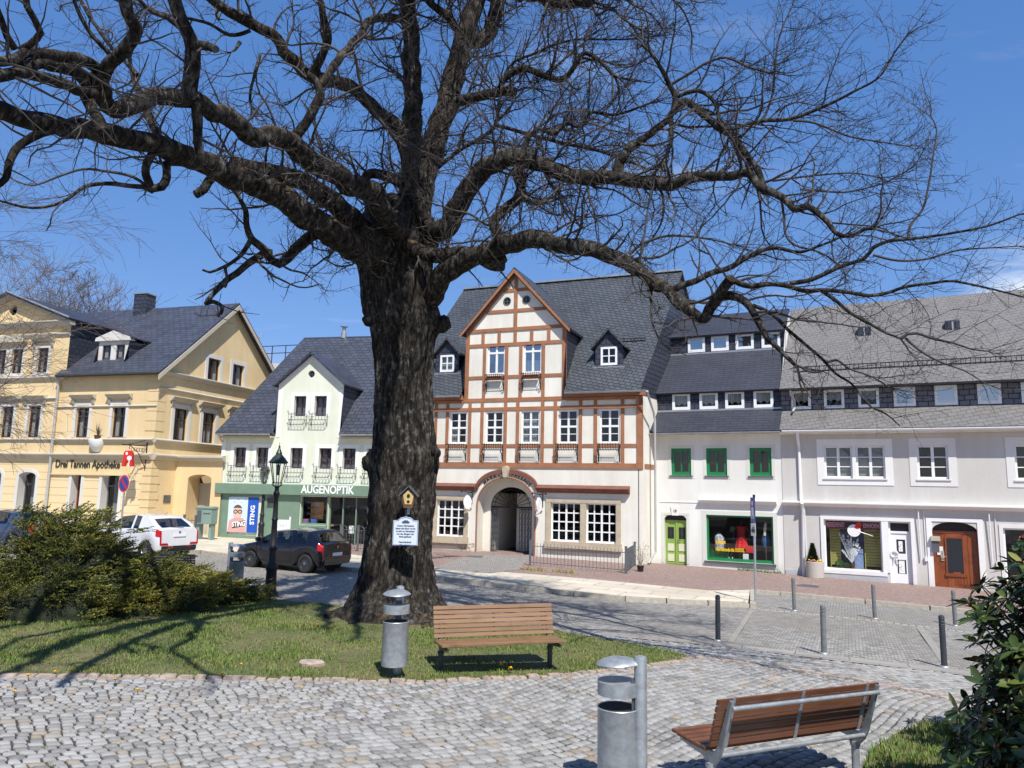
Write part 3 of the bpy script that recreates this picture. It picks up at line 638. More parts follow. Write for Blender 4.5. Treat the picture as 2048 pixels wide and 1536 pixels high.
    am.tube(path, .035, 8); am.build('arch_moulding', M['beam'], root)
    # archway recess, inner arch with grille and folding gates
    wd = -.75; b0, b1 = fr.a(980, 1060, wd), fr.a(1063.5, 1060, wd); zi, zit = fr.z(1018, 1014, wd), fr.z(1018, 974, wd)
    rv = MB(fr); pts = []
    for p in arch1: pts += [(p[0], -.2, p[1]), (p[0]*1.0, wd, p[1])]
    k = len(arch1); rv.add(pts, [(2*i, 2*((i+1) % k), 2*((i+1) % k)+1, 2*i+1) for i in range(k)]); rv.build('archway_reveal', M['cream'], root)
    MB(fr).wall([(a0-.3, gy), (a1+.3, gy), (a1+.3, ztp+.2), (a0-.3, ztp+.2)], [arch(b0, b1, gy, zi, zit, 18)], w=wd, reveal=.3).build('inner_arch', M['cream'], root)
    gr = MB(fr); c = (b0+b1)/2; rr = (b1-b0)/2; wg = wd-.12
    gr.tube([(c-rr*cos(pi*k/18), wg, zi+(zit-zi)*sin(pi*k/18)) for k in range(19)], .03, 6); gr.box(b0, b1, wg-.03, wg+.03, zi-.05, zi+.03)
    for k in range(1, 12):
        q = pi*k/12; gr.tube([(c-.12*cos(q), wg, zi+.1*sin(q)), (c-rr*cos(q), wg, zi+(zit-zi)*sin(q))], .014, 5)
    for f in (.28, .85):
        gr.tube([(c-rr*f*cos(pi*k/24), wg, zi+(zit-zi)*f*sin(pi*k/24)+(.03 if k % 2 and f > .5 else 0)) for k in range(25)], .013, 5)
    gr.build('fan_grille', M['iron'], root)
    zf = fr.ground((b0+b1)/2, wd)
    def gate(x0, x1, ang):
        g = MB(fr); n = 8
        for k in range(n+1):
            q = x0+(x1-x0)*k/n; ww = wg+.03*(-1)**k; g.box(q-.012, q+.012, ww-.012, ww+.012, zf+.05, zi-.06)
        for z in (zf+.08, zi-.1): g.box(min(x0, x1), max(x0, x1), wg-.03, wg+.03, z-.02, z+.02)
        for z in range(7):
            for k in range(n):
                qa, qb = x0+(x1-x0)*k/n, x0+(x1-x0)*(k+1)/n; zz = zf+.25+z*.27; g.tube([(qa, wg, zz), (qb, wg, zz+.12*(-1)**k)], .008, 4)
        return g
    gate(b0+.02, b0+.36, 0).build('folding_gate', M['irongrey'], root); gate(b1-.02, b1-.62, 0).build('folding_gate', M['iron'], root)
    pas = MB(fr); D = wd-6
    pas.poly([(b0-.1, wd-.3, gy), (b0-.1, D, gy), (b0-.1, D, zi+.6), (b0-.1, wd-.3, zi+.6)]); pas.poly([(b1+.1, wd-.3, gy), (b1+.1, D, gy), (b1+.1, D, zi+.6), (b1+.1, wd-.3, zi+.6)]); pas.poly([(b0-.1, D, gy), (b1+.1, D, gy), (b1+.1, D, zi+.6), (b0-.1, D, zi+.6)]); pas.poly([(b0-.1, wd-.3, zi+.6), (b1+.1, wd-.3, zi+.6), (b1+.1, D, zi+.6), (b0-.1, D, zi+.6)])
    pas.poly([(c-.3, wd-1.5, gy), (b1+.1, wd-1.5, gy), (b1+.1, wd-1.5, zi+.6), (c-.3, wd-1.5, zi+.6)]); pas.poly([(c-.3, wd-1.5, gy), (c-.3, D, gy), (c-.3, D, zi+.6), (c-.3, wd-1.5, zi+.6)])
    pas.build('passage_wall', M['white'], root)
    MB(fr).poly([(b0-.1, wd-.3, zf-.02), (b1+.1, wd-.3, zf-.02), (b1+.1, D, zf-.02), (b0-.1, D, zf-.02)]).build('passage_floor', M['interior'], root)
    ks = MB(fr); kz = fr.z(1011, 943, .1); ks.prism([(cA-.14, kz+.18), (cA-.16, kz+.1), (cA-.1, kz-.28), (cA+.1, kz-.28), (cA+.16, kz+.1), (cA+.14, kz+.18), (cA, kz+.26)], 0, .27); ks.build('keystone', M['sandstone'], root, bevel=.02)
    tx = MB(fr)
    def arc_text(s, q0, q1):
        for k, ch in enumerate(s):
            q = q0+(q1-q0)*k/(len(s)-1); rX, rZ = (a1-a0)/2+.07, ztp-zsp+.07; x, z = (a0+a1)/2-rX*cos(q), zsp+rZ*sin(q)
            tv = Vector((rX*sin(q), rZ*cos(q))).normalized()
            tx.text(ch, lambda u, v, d, x=x, z=z, tv=tv: (x+u*tv.x-v*tv.y, .014+d, z+u*tv.y+v*tv.x), .20, .015, bold=.005)
    arc_text('MARKT', radians(47), radians(76)); tx.build('lettering', M['lettering_dark'], root); tx = MB(fr); arc_text('PASSAGE', radians(101), radians(137)); tx.build('lettering', M['lettering_dark'], root)
    # main roof
    we, ze_ = .42, 6.76; f = lambda w: ze_+(zr-ze_)*(we-w)/(we-wr); av0, av1 = aL-.15, aR+.12
    rf = MB(fr); rf.slab([(sk(av0, we), we, ze_), (gL-.02, we, ze_), (gL-.02, .0, f(0)), (sk(av0, 0), 0, f(0))], .12); rf.slab([(gR+.02, we, ze_), (sk(av1, we), we, ze_), (sk(av1, 0), 0, f(0)), (gR+.02, .0, f(0))], .12)
    rf.slab([(sk(av0, 0), 0, f(0)), (sk(av1, 0), 0, f(0)), (sk(av1, wr), wr, zr), (sk(av0, wr), wr, zr)], .12); rf.slab([(sk(av0, W-.4), W-.4, 6.7), (sk(av0, wr), wr, zr), (sk(av1, wr), wr, zr), (sk(av1, W-.4), W-.4, 6.7)], .12)
    rf.build('roof', M['slate_old'], root)
    MB(fr).box(sk(av0, wr)-.0, sk(av1, wr), wr-.12, wr+.14, zr-.02, zr+.07).build('ridge_cap', M['zinc'], root)
    gutter(fr, root, aL-.1, gL-.05, .5, 6.72); gutter(fr, root, gR+.08, aR+.3, .5, 6.72)
    # gable roof running back into the main roof
    winv = lambda z: we-(z-ze_)*(we-wr)/(zr-ze_)
    gm = MB(fr); ovh = .32; zgE = zge-.18
    sl = (zA-zge)/((gR-gL)/2)
    for s, e in ((-1, gL-.22), (1, gR+.22)):
        zE = zA+.1-sl*abs(e-aC); gm.slab([(e, ovh, zE), (aC, ovh, zA+.1), (aC, winv(zA+.1), zA+.1), (e, winv(zE), zE)], .1)
    gm.build('gable_roof', M['slate_old'], root)
    vt = MB(fr)
    for s, e in ((-1, gL-.22), (1, gR+.22)):
        zE = zA+.1-sl*abs(e-aC); vt.prism([(aC, zA+.02), (e, zE-.06), (e, zE-.20), (aC, zA-.16)], ovh-.03, ovh+.015)
    vt.build('bargeboard', M['beam'], root)
    for a in (gL, gR): MB(fr).poly([(a, 0.01, 6.6), (a, 0.01, zge), (a, winv(zge), zge), (a, winv(6.9), 6.9)]).build('gable_cheek', M['slate_clad'], root)
    # two small slate dormers
    for cx, cy, apy, nm in ((1218, 712, 657, 0), (894.5, 727, 676, 1)):
        w_f = -.62; a, z = fr.px(cx, cy, w_f); hw = .62; zap = fr.z(cx, apy, w_f); zeD = z+.50; db = MB(fr); z0 = f(w_f)-.25
        db.wall([(a-hw, z0), (a+hw, z0), (a+hw, zeD), (a, zap-.12), (a-hw, zeD)], [rect(a, z, .74, .82)], w=w_f, reveal=.1)
        for q in (a-hw, a+hw): db.poly([(q, w_f, z0), (q, w_f, zeD), (q, winv(zeD), zeD)])
        d = db.build('dormer', M['slate_clad'], root); window(d, fr, a, z, .74, .82, w0=w_f, d=.0, nx=2, ny=2, mull=.05, bar=.04, fw=.09, curtain=('blind', .1, .9, 'blind') if nm else None, glass='glass')
        dr = MB(fr)
        for s in (-1, 1):
            e = a+s*(hw+.22); zE = zeD-.16; dr.slab([(e, w_f+.18, zE), (a, w_f+.18, zap), (a, winv(zap), zap), (e, winv(zE), zE)], .07)
        dr.build('dormer_roof', M['slate_old'], d); MB(fr).box(a-hw-.1, a+hw+.1, w_f, w_f+.1, z-.53, z-.49).build('flashing', M['zinc'], d)
    snowguard(fr, root, fr.a(1192, 652, -1.6), fr.a(1290, 640, -1.6), lambda a: (-1.6, f(-1.6)+.03))
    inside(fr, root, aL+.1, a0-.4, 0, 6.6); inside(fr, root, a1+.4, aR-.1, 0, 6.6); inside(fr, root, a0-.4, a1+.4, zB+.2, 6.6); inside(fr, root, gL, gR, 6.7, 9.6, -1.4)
    pipe(fr, root, [(aR+.35, .5, 6.68), (aR+.35, .3, 6.5), (aR+.42, -.5, 5.9), (aR+.45, -.6, 5.6), (aR+.45, -.6, .1), (aR+.3, -.3, -.2), (aR+.25, -.1, -.35)], .05)
    MB(fr).tube([(aR-.12, .015, zB), (aR-.12, .015, gy)], .012, 5).build('cable', M['iron'], root)
    # rubble patch at the archway foot
    mb = MB(fr); rr_ = random.Random(3)
    for k in range(46):
        x, z = rr_.uniform(a0-.9, a0-.03), rr_.uniform(-.28, .12)*1.0; s = rr_.uniform(.03, .07)
        if z > .2-(a0-x)*.2: continue
        q = [(x+s*rr_.uniform(.7, 1.2)*cos(t), z+s*.7*rr_.uniform(.7, 1.2)*sin(t)) for t in [2*pi*i/6 for i in range(6)]]; mb.prism(q, 0, .012)
    mb.build('bare_stonework', M['sandstone'], root)
    return a0, a1, zl, aR
HALF = build_half()

# ---- white shop house with green windows and stepped dark dormers, and the long grey house: one frontage line
S = Fr((6.2, 32.5), -27.2)
def build_shop():
    fr = S; root = thing('white_shop_house', 'narrow white house with green windows, lime green door and two rows of dark dormer windows', 'house', fr.P(2.5, -4, G(9, 34)))
    aL, aR = -.75, fr.a(1564, 950); gy = -1.4
    ze = fr.z(1440, 863, .5)
    ups = [fr.px(x, y) for x, y in ((1362, 923), (1433, 924), (1521, 924))]; zu = sum(p[1] for p in ups)/3
    d0, d1 = fr.px(1328.5, 1036), fr.px(1374, 1132); ds0, ds1 = d0[0], d1[0]; dz0 = fr.ground((ds0+ds1)/2); dzt = fr.z(1350, 1028)
    dw = arch(ds0, ds1, dz0-.05, dzt-.22, dzt, 12)
    s0, s1 = fr.px(1412, 1030), fr.px(1548.5, 1128); sz = (s0[1]+s1[1])/2; shh = s0[1]-s1[1]+.03; sa, sw = (s0[0]+s1[0])/2, s1[0]-s0[0]
    MB(fr).wall([(aL, gy), (aR, gy), (aR, ze+.05), (aL, ze+.05)], [rect(p[0], zu, .86, 1.14) for p in ups] + [dw, rect(sa, sz, sw, shh)], reveal=.17).build('wall', M['white'], root)
    tr = trims(fr, root, 'sagetrim')
    for p in ups: surround(fr, p[0], zu, .86, 1.14, .13, tr, p=.012)
    surround(fr, sa, sz, sw, shh, .17, tr, p=.014); surround(fr, (ds0+ds1)/2, (dzt+dz0)/2, ds1-ds0, dzt-dz0-.1, .12, tr, p=.016, bottom=False)
    tr.prism([((ds0+ds1)/2-.14, dzt-.06), ((ds0+ds1)/2+.14, dzt-.06), ((ds0+ds1)/2+.18, dzt+.32), ((ds0+ds1)/2-.18, dzt+.32)], 0, .04)
    tr.build('trim', M['whitetrim'], root)
    MB(fr).text('13', lambda u, v, d: ((ds0+ds1)/2+u, .042+d, dzt+.08+v), .15, .01, bold=.004).build('house_number', M['lettering_dark'], root)
    for p in ups: window(root, fr, p[0], zu, .86, 1.14, 'wingreen', nx=2, ny=1, d=.09, fw=.13, mull=.05, sill='irongrey')
    # ledge over shop window
    zl = fr.z(1475, 1003, .1); MB(fr).prism([(0, zl-.1), (.06, zl-.1), (.2, zl+.02), (.2, zl+.06), (0, zl+.1)], fr.a(1398, 1003, .1), fr.a(1553, 1003, .1), axis=0).build('cornice', M['whitetrim'], root)
    MB(fr).box(aL+1.0, fr.a(1398, 1003), 0, .02, zl-.1, zl-.06).build('string_course', M['whitetrim'], root)
    # shop window
    w = MB(fr); A0, A1, Z0, Z1 = sa-sw/2, sa+sw/2, sz-shh/2, sz+shh/2
    w.box(A0, A0+.08, -.18, -.08, Z0, Z1); w.box(A1-.08, A1, -.18, -.08, Z0, Z1); w.box(A0+.08, A1-.08, -.18, -.08, Z0, Z0+.12); w.box(A0+.08, A1-.08, -.18, -.08, Z1-.07, Z1)
    ww = w.build('shop_window', M['wingreen'], root); MB(fr).poly([(A0, -.13, Z0), (A1, -.13, Z0), (A1, -.13, Z1), (A0, -.13, Z1)]).build('pane', M['shopglass'], ww)
    MB(fr).box(A0-.08, A1+.08, -.08, .08, Z0-.08, Z0-.004).build('sill', M['irongrey'], ww)
    lt = MB(fr); lt.text("Lässt", lambda u, v, d: (A0+sw*.13+u, -.124+d, Z0+.70+v), .20, .006, bold=.008, align='LEFT'); lt.build('lettering', M['yellow_paint'], ww); lt = MB(fr); lt.text('Herrenmode bis XXXXL', lambda u, v, d: (A0+sw*.13+u, -.124+d, Z0+.40+v), .20, .006, xs=.56, bold=.008, align='LEFT'); lt.build('lettering', M['yellow_paint'], ww)
    MB(fr).box(A0-.2, A1+.2, -1.5, -1.45, Z0-.3, Z1+.3).build('display_back', M['interior'], root); MB(fr).box(A0-.2, A1+.2, -1.45, -.2, Z0-.06, Z0+.02).build('display_floor', M['interior'], root)
    # display goods: their own things
    zf = Z0+.025
    def goods(name, label, cat, a, wv): return thing(name, label, cat, fr.P(a, wv, zf))
    am = A0+sw*.495; t = goods('mannequin', 'dark headless mannequin in a red top and bright red skirt in the shop window', 'mannequin', am, -.6)
    b = MB(fr); b.tube([(am-.08, -.6, zf), (am-.09, -.6, zf+.45), (am-.09, -.6, zf+.85)], [.035, .05, .07], 8); b.tube([(am+.08, -.6, zf), (am+.09, -.6, zf+.45), (am+.09, -.6, zf+.85)], [.035, .05, .07], 8); b.tube([(am, -.6, zf+1.3), (am, -.6, zf+1.52), (am, -.6, zf+1.6)], [.05, .045, .06], 8)
    for s in (-1, 1): b.tube([(am+s*.2, -.6, zf+1.36), (am+s*.32, -.58, zf+1.1), (am+s*.30, -.5, zf+.85)], [.045, .035, .03], 7)
    b.build('body', M['black'], t)
    b = MB(fr); b.tube([(am, -.6, zf+.86), (am, -.6, zf+1.0), (am, -.6, zf+1.25), (am, -.6, zf+1.38), (am, -.6, zf+1.42)], [.17, .155, .19, .21, .12], 14); b.build('top', simple('dark_red_cloth', (.25, .012, .012), .9, 0, .2), t)
    b = MB(fr); n = 28
    pts = [(am+r*(1+.12*sin(k*pi*2/n*7))*cos(2*pi*k/n), -.6+.8*r*(1+.12*sin(k*pi*2/n*7))*sin(2*pi*k/n), zf+z) for r, z in ((.16, .95), (.25, .5)) for k in range(n)]; b.add(pts, [(k, (k+1) % n, n+(k+1) % n, n+k) for k in range(n)]); b.build('skirt', simple('red_cloth', (.62, .012, .012), .85, 0, .1), t)
    ab = A1-sw*.14; t = goods('dress_form', 'dress form in a pale scarf and blue patterned cloth on a wooden stand', 'dress form', ab, -.5)
    b = MB(fr); b.tube([(ab, -.5, zf), (ab, -.5, zf+.6)], .02, 6); b.tube([(ab, -.5, zf), (ab-.12, -.45, zf)], .02, 5); b.tube([(ab, -.5, zf), (ab+.12, -.45, zf)], .02, 5); b.build('stand', M['sandstone'], t)
    b = MB(fr); b.tube([(ab, -.5, zf+.6), (ab, -.5, zf+.8), (ab, -.5, zf+1.05), (ab, -.5, zf+1.2)], [.13, .17, .15, .06], 12); b.build('blouse', simple('blue_patterned_cloth', (.05, .12, .25), .9, 0, .9, 18), t)
    b = MB(fr); b.tube([(ab-.02, -.36, zf+1.05), (ab, -.38, zf+1.3), (ab+.02, -.5, zf+1.55)], [.05, .06, .05], 8); b.build('scarf', M['doorpanel'], t)
    al = A0+.42; t = goods('dress_form', 'dress form in a grey and black striped top at the left of the window', 'dress form', al, -.5)
    b = MB(fr); b.tube([(al, -.5, zf), (al, -.5, zf+.5)], .02, 6); b.build('stand', M['black'], t); b = MB(fr); b.tube([(al, -.5, zf+.45), (al, -.5, zf+.65), (al, -.5, zf+.9), (al, -.5, zf+1.0), (al, -.5, zf+1.08)], [.2, .19, .2, .14, .06], 12); b.build('top', simple('grey_patterned_cloth', (.35, .36, .35), .9, 0, .8, 14), t)
    ar = A0+sw*.64; b = MB(fr); b.prism([(ar-.18, zf+.35), (ar+.18, zf+.35), (ar+.18, zf+.62), (ar-.18, zf+.62)], -.3, -.28); o = b.build('poster', M['red']); tag(o, 'small plain red card standing in the shop window', 'poster')
    ap = A0+sw*.57; b = MB(fr); b.prism([(ap-.11, zf), (ap+.11, zf), (ap+.11, zf+.3), (ap-.11, zf+.3)], -.32, -.3); o = b.build('card', M['white_plastic']); tag(o, 'white card leaning at the foot of the red dressed mannequin', 'card')
    b = MB(fr)
    for sx in (-.09, .05): b.tube([(A0+sw*.345+sx, -.35, zf+.04), (A0+sw*.345+sx+.03, -.28, zf+.04), (A0+sw*.345+sx, -.38, zf+.12)], [.045, .035, .02], 7)
    tag(b.build('shoes', M['white_plastic']), 'pair of white shoes on the display floor', 'shoes')
    b = MB(fr); gg = random.Random(4)
    for k in range(120):
        x = A0+.1+abs(gg.gauss(0, .35)); h = gg.uniform(.12, .5); b.tube([(x, -.25+gg.uniform(-.05, .05), zf), (x+gg.uniform(-.06, .06), -.25, zf+h*.6), (x+gg.uniform(-.14, .14), -.23, zf+h)], [.008, .007, .002], 4)
    tag(b.build('artificial_grass', M['wingreen']), 'bright green artificial grass at the lower left of the shop display', 'decoration')
    # door
    dm = MB(fr); c = (ds0+ds1)/2; y = -.16
    for s, e in ((ds0, c-.012), (c+.012, ds1)): dm.box(s, e, y-.05, y, dz0, dzt-.28)
    dm.box(ds0, ds1, y-.06, y+.02, dzt-.33, dzt-.26); dm.box(c-.03, c+.03, y, y+.03, dz0, dzt-.33); door = dm.build('door', M['doorgreen'], root, bevel=.006)
    pn = MB(fr); gl = MB(fr); irn = MB(fr)
    for s, e in ((ds0, c), (c, ds1)):
        x0, x1 = s+.1, e-.1; pn.box(x0, x1, y+.001, y+.02, dz0+.12, dz0+.42); pn.box(x0, x1, y+.001, y+.02, dz0+.55, dz0+.85); gl.poly([(x0, y+.004, dz0+1.05), (x1, y+.004, dz0+1.05), (x1, y+.004, dzt-.55), (x0, y+.004, dzt-.55)])
        irn = MB(fr)
        for k in range(4): irn.tube([(x0+(x1-x0)*(k+.5)/4, y+.012, dz0+1.07), (x0+(x1-x0)*(k+.5)/4+.04*(-1)**k, y+.012, dz0+1.3), (x0+(x1-x0)*(k+.5)/4, y+.012, dzt-.57)], .008, 4)
        irn.build('grille', M['iron'], door)
    pn.build('door_panel', M['doorpanel'], door); gl.build('door_pane', M['interior'], door)
    MB(fr).tube([(c+.08, y, dz0+1.0), (c+.08, y+.06, dz0+1.0), (c+.2, y+.06, dz0+1.0)], .014, 6).build('handle', M['iron'], door)
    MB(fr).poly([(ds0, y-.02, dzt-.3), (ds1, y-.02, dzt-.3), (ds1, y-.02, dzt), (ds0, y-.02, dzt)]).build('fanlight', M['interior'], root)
    # stepped roof
    p1 = -.50; z1 = fr.z(1440, 820, p1); z2 = fr.z(1440, 782, p1+.2); p2 = -2.3; z3 = fr.z(1440, 705, p2); z4 = fr.z(1440, 668, p2+.2); p3 = -4.0; z5 = fr.z(1440, 629, p3); p4 = -9
    rf = MB(fr); rf.slab([(aL, .5, ze+.02), (aR+.02, .5, ze+.02), (aR+.02, p1, z1), (aL, p1, z1)], .1); rf.slab([(aL, p1+.24, z2), (aR+.02, p1+.24, z2), (aR+.02, p2, z3), (aL, p2, z3)], .1); rf.slab([(aL, p2+.22, z4), (aR+.02, p2+.22, z4), (aR+.02, p3, z5), (aL, p3, z5)], .1); rf.slab([(aL, p4, ze), (aL, p3, z5), (aR, p3, z5), (aR, p4, ze)], .1)
    rf.build('roof', M['slate_plain'], root)
    b1 = [fr.a(x, 800, p1) for x in (1362.6, 1417.5, 1469.5, 1527)]; b2 = [fr.a(x, 690, p2) for x in (1393, 1440, 1489.5, 1542)]
    for bs, p, za, zb, ww_, hh in ((b1, p1, z1, z2, .78, .78), (b2, p2, z3, z4, .78, .70)):
        zz = (za+zb)/2+.02; hh = min(hh, zb-za-.06)
        d = MB(fr).wall([(aL, za-.1), (aR+.01, za-.1), (aR+.01, zb+.1), (aL, zb+.1)], [rect(q, zz, ww_, hh) for q in bs], w=p, reveal=.08).build('dormer_band', M['slate_clad'], root)
        for q in bs: window(d, fr, q, zz, ww_, hh, nx=1, ny=1, d=-.02, fw=.11, w0=p, curtain=('scallop', .25, .92) if p == p1 else ('full', .1, .9), glass='blueglass' if p == p2 else 'glass')
        MB(fr).box(aL, aR, p, p+.05, za-.03, za+.05).build('flashing', M['zinc'], d)
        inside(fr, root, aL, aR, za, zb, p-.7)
    gutter(fr, root, aL, aR+.05, .51, ze-.04)
    MB(fr).box(aL, aR, 0, .42, ze-.12, ze-.08).build('eave_board', M['cream'], root)
    shell(fr, root, [[(aL, 0, gy), (aL, p4, gy), (aL, p4, ze), (aL, p3, z5-.1), (aL, p2, z4), (aL, p1, z2), (aL, p1, z1), (aL, 0, ze)], [(aR, 0, gy), (aR, p4, gy), (aR, p4, ze), (aR, p3, z5-.1), (aR, p2, z4), (aR, p1, z2), (aR, p1, z1), (aR, 0, ze)], [(aL, p4, gy), (aR, p4, gy), (aR, p4, ze), (aL, p4, ze)]], 'white')
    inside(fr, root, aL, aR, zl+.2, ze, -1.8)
    return aR, ze
SHOP = build_shop()

def build_grey():
    fr = S; root = thing('long_grey_house', 'long pale grey house with weathered slate roof, travel shop window and brown front door', 'house', fr.P(11, -4, G(16, 31)))
    aL, aR = SHOP[0]+.004, 23.0; gy = -2.0; w0 = .02
    ze = fr.z(1800, 856, .45)
    ups = [fr.px(x, y) for x, y in ((1676.5, 924), (1741, 924), (1865.5, 924), (2064, 925))]; zu = sum(p[1] for p in ups)/4; wu, hu = 1.0, 1.24
    s0, s1 = fr.px(1647.5, 1039.5), fr.px(1767, 1143); t0, t1 = fr.px(1776, 1041), fr.px(1827, 1168); g0, g1 = fr.px(1863, 1044), fr.px(1962, 1172); v0, v1 = fr.px(2005, 1048), fr.px(2130, 1150)
    zt = fr.z(1707, 1040); zb = fr.z(1707, 1141)
    dg = fr.ground((t0[0]+t1[0])/2); gg = fr.ground((g0[0]+g1[0])/2)-.02; gt = fr.z(1910, 1044)
    SW = rect((s0[0]+s1[0])/2, (zt+zb)/2, s1[0]-s0[0], zt-zb); DR = [(t0[0], dg-.04), (t1[0], dg-.04), (t1[0], zt), (t0[0], zt)]; GA = arch(g0[0], g1[0], gg-.05, gt-.32, gt, 14); VW = rect((v0[0]+v1[0])/2, (zt+zb)/2-.1, v1[0]-v0[0], zt-zb)
    MB(fr).wall([(aL, gy), (aR, gy), (aR, ze+.05), (aL, ze+.05)], [rect(p[0], zu, wu, hu) for p in ups] + [SW, DR, GA, VW], w=w0, reveal=.2).build('wall', M['greywall'], root)
    tr = trims(fr, root, 'greytrim')
    a, b = ups[0][0]-wu/2, ups[1][0]+wu/2; q0, q1 = ups[0][0]+wu/2, ups[1][0]-wu/2; z0, z1 = zu-hu/2, zu+hu/2; T = .26
    tr.box(a-T, a, w0, w0+.02, z0-T, z1+T); tr.box(b, b+T, w0, w0+.02, z0-T, z1+T); tr.box(a, b, w0, w0+.02, z1, z1+T); tr.box(a, b, w0, w0+.02, z0-T, z0); tr.box(q0, q1, w0, w0+.02, z0, z1)
    for p in ups[2:]: surround(fr, p[0], zu, wu, hu, T, tr, w0, .02)
    tr.box(SW[0][0]-.12, SW[0][0], w0, w0+.05, zb, zt+.13); tr.box(SW[1][0], DR[0][0], w0-.1, w0+.04, zb, zt); tr.box(SW[0][0], t1[0]+.03, w0, w0+.05, zt, zt+.13); tr.box(SW[0][0]-.12, SW[1][0]+.14, w0, w0+.07, zb-.14, zb); tr.box(t1[0], t1[0]+.12, w0, w0+.045, dg, zt+.13)
    tr.box(g0[0]-.18, g0[0], w0, w0+.03, gg, gt+.12); tr.box(g1[0], g1[0]+.18, w0, w0+.03, gg, gt+.12); tr.box(g0[0], g1[0], w0, w0+.03, gt, gt+.12); surround(fr, (v0[0]+v1[0])/2, (zt+zb)/2-.1, v1[0]-v0[0], zt-zb, .12, tr, w0, .03)
    tr.build('trim', M['whitetrim'], root)
    pl = MB(fr); zp = fr.z(1590, 1140)
    pl.box(aL+.03, SW[0][0]-.13, w0, w0+.03, gy, zp); pl.box(SW[0][0]-.125, SW[1][0]+.135, w0, w0+.05, gy, zb-.14); pl.box(t1[0]+.125, g0[0]-.185, w0, w0+.035, gy, zp-.28); pl.box(g1[0]+.185, aR, w0, w0+.03, gy, zp-.5)
    pl.build('plinth', M['plinth'], root)
    zc = fr.z(1700, 1010, .1); MB(fr).prism([(w0, zc-.09), (w0+.16, zc-.06), (w0+.26, zc+.04), (w0+.26, zc+.09), (w0, zc+.11)], aL, aR, axis=0).build('cornice', M['whitetrim'], root)
    for i, p in enumerate(ups): window(root, fr, p[0], zu, wu, hu, nx=2, ny=3, d=.1, fw=.07, mull=.10, bar=.035, w0=w0, sill='greytrim', curtain=('blind', .04, .96, 'blind') if i < 2 else None)
    # travel shop window
    A0, A1 = SW[0][0], SW[1][0]; f = MB(fr); f.box(A0, A0+.05, -.14, -.06, zb, zt); f.box(A1-.05, A1, -.14, -.06, zb, zt); f.box(A0+.05, A1-.05, -.14, -.06, zb, zb+.05); f.box(A0+.05, A1-.05, -.14, -.06, zt-.05, zt)
    o = f.build('shop_window', M['winwhite'], root); MB(fr).poly([(A0, -.1, zb), (A1, -.1, zb), (A1, -.1, zt), (A0, -.1, zt)]).build('pane', M['shopglass'], o)
    lt = MB(fr); lt.box(A0+.05, A1-.05, -.099, -.095, zt-.36, zt-.06); lt.build('fascia_film', simple('dark_maroon_film', (.045, .012, .018), .5), o)
    lt = MB(fr); k = (A1-A0)
    lt.text('REISEDIENST', lambda u, v, d: (A0+.08+u, -.094+d, zt-.28+v), .24, .006, xs=.66*k/2.75, align='LEFT', bold=.003); lt.build('lettering', M['pinklet'], o); lt = MB(fr); lt.text('EINHORN', lambda u, v, d: (A1-.08+u, -.094+d, zt-.28+v), .24, .006, xs=.70*k/2.75, align='RIGHT', bold=.003); lt.build('lettering', M['pinklet'], o)
    lt = MB(fr); cx = A0+k*.525; lt.prism([(cx+.23*cos(2*pi*i/24), zt-.4+.23*sin(2*pi*i/24)) for i in range(24)], -.093, -.088); lt.tube([(cx+.15, -.09, zt-.42), (cx+.65, -.09, zt-.58)], [.018, .008], 5); lt.build('logo', M['white_plastic'], o)
    lt = MB(fr); lt.prism([(cx+.02, zt-.3), (cx+.08, zt-.12), (cx+.2, zt-.06), (cx+.28, zt-.16), (cx+.22, zt-.3), (cx+.12, zt-.34)], -.087, -.083); lt.build('logo', M['red'], o)
    di = MB(fr); di.box(A0-.1, A1+.1, -1.3, -1.25, zb-.3, zt+.3); di.build('display_back', M['interior'], root); MB(fr).box(A0-.1, A1+.1, -1.25, -.16, zb-.05, zb+.03).build('display_floor', M['trim'], root)
    zf = zb+.035
    oy = simple('olive_louvre', (.36, .33, .08), .6, 0, .12)
    for c_, w_, lb in ((A0+k*.17, .32, 'narrow olive yellow slatted screen at the left of the travel shop display'), (A0+k*.83, .52, 'wide olive yellow slatted screen at the right of the travel shop display')):
        b = MB(fr); n = 13
        for i in range(n): b.box(c_-w_/2, c_+w_/2, -.62, -.58, zf+.1+i*(zt-zf-.45)/n, zf+.1+(i+.86)*(zt-zf-.45)/n)
        b.box(c_-w_/2-.03, c_-w_/2, -.63, -.56, zf, zt-.3); b.box(c_+w_/2, c_+w_/2+.03, -.63, -.56, zf, zt-.3); tag(b.build('slatted_screen', oy), lb, 'screen')
    b = MB(fr); b.box(A0+k*.28, A0+k*.70, -.82, -.78, zf, zt-.35); tag(b.build('backdrop_panel', simple('night_blue_panel', (.03, .04, .12), .6, 0, .5, 4)), 'dark blue panel behind the white twigs in the travel shop', 'panel')
    b = MB(fr); b.box(A0+k*.5, A0+k*.66, -.5, -.48, zf, zf+.75); tag(b.build('display_board', simple('pale_blue_board', (.22, .30, .48), .6, 0, .25, 6)), 'pale blue board standing in the travel shop window', 'board')
    b = MB(fr); g2 = random.Random(11); x0 = A0+k*.46
    tw = thing('white_twig_arrangement', 'white painted twigs in a dark pot in the travel shop window', 'decoration', fr.P(x0, -.4, zf)); MB(fr).tube([(x0, -.4, zf), (x0, -.4, zf+.22)], [.08, .11], 12).build('pot', M['winbrown'], tw)
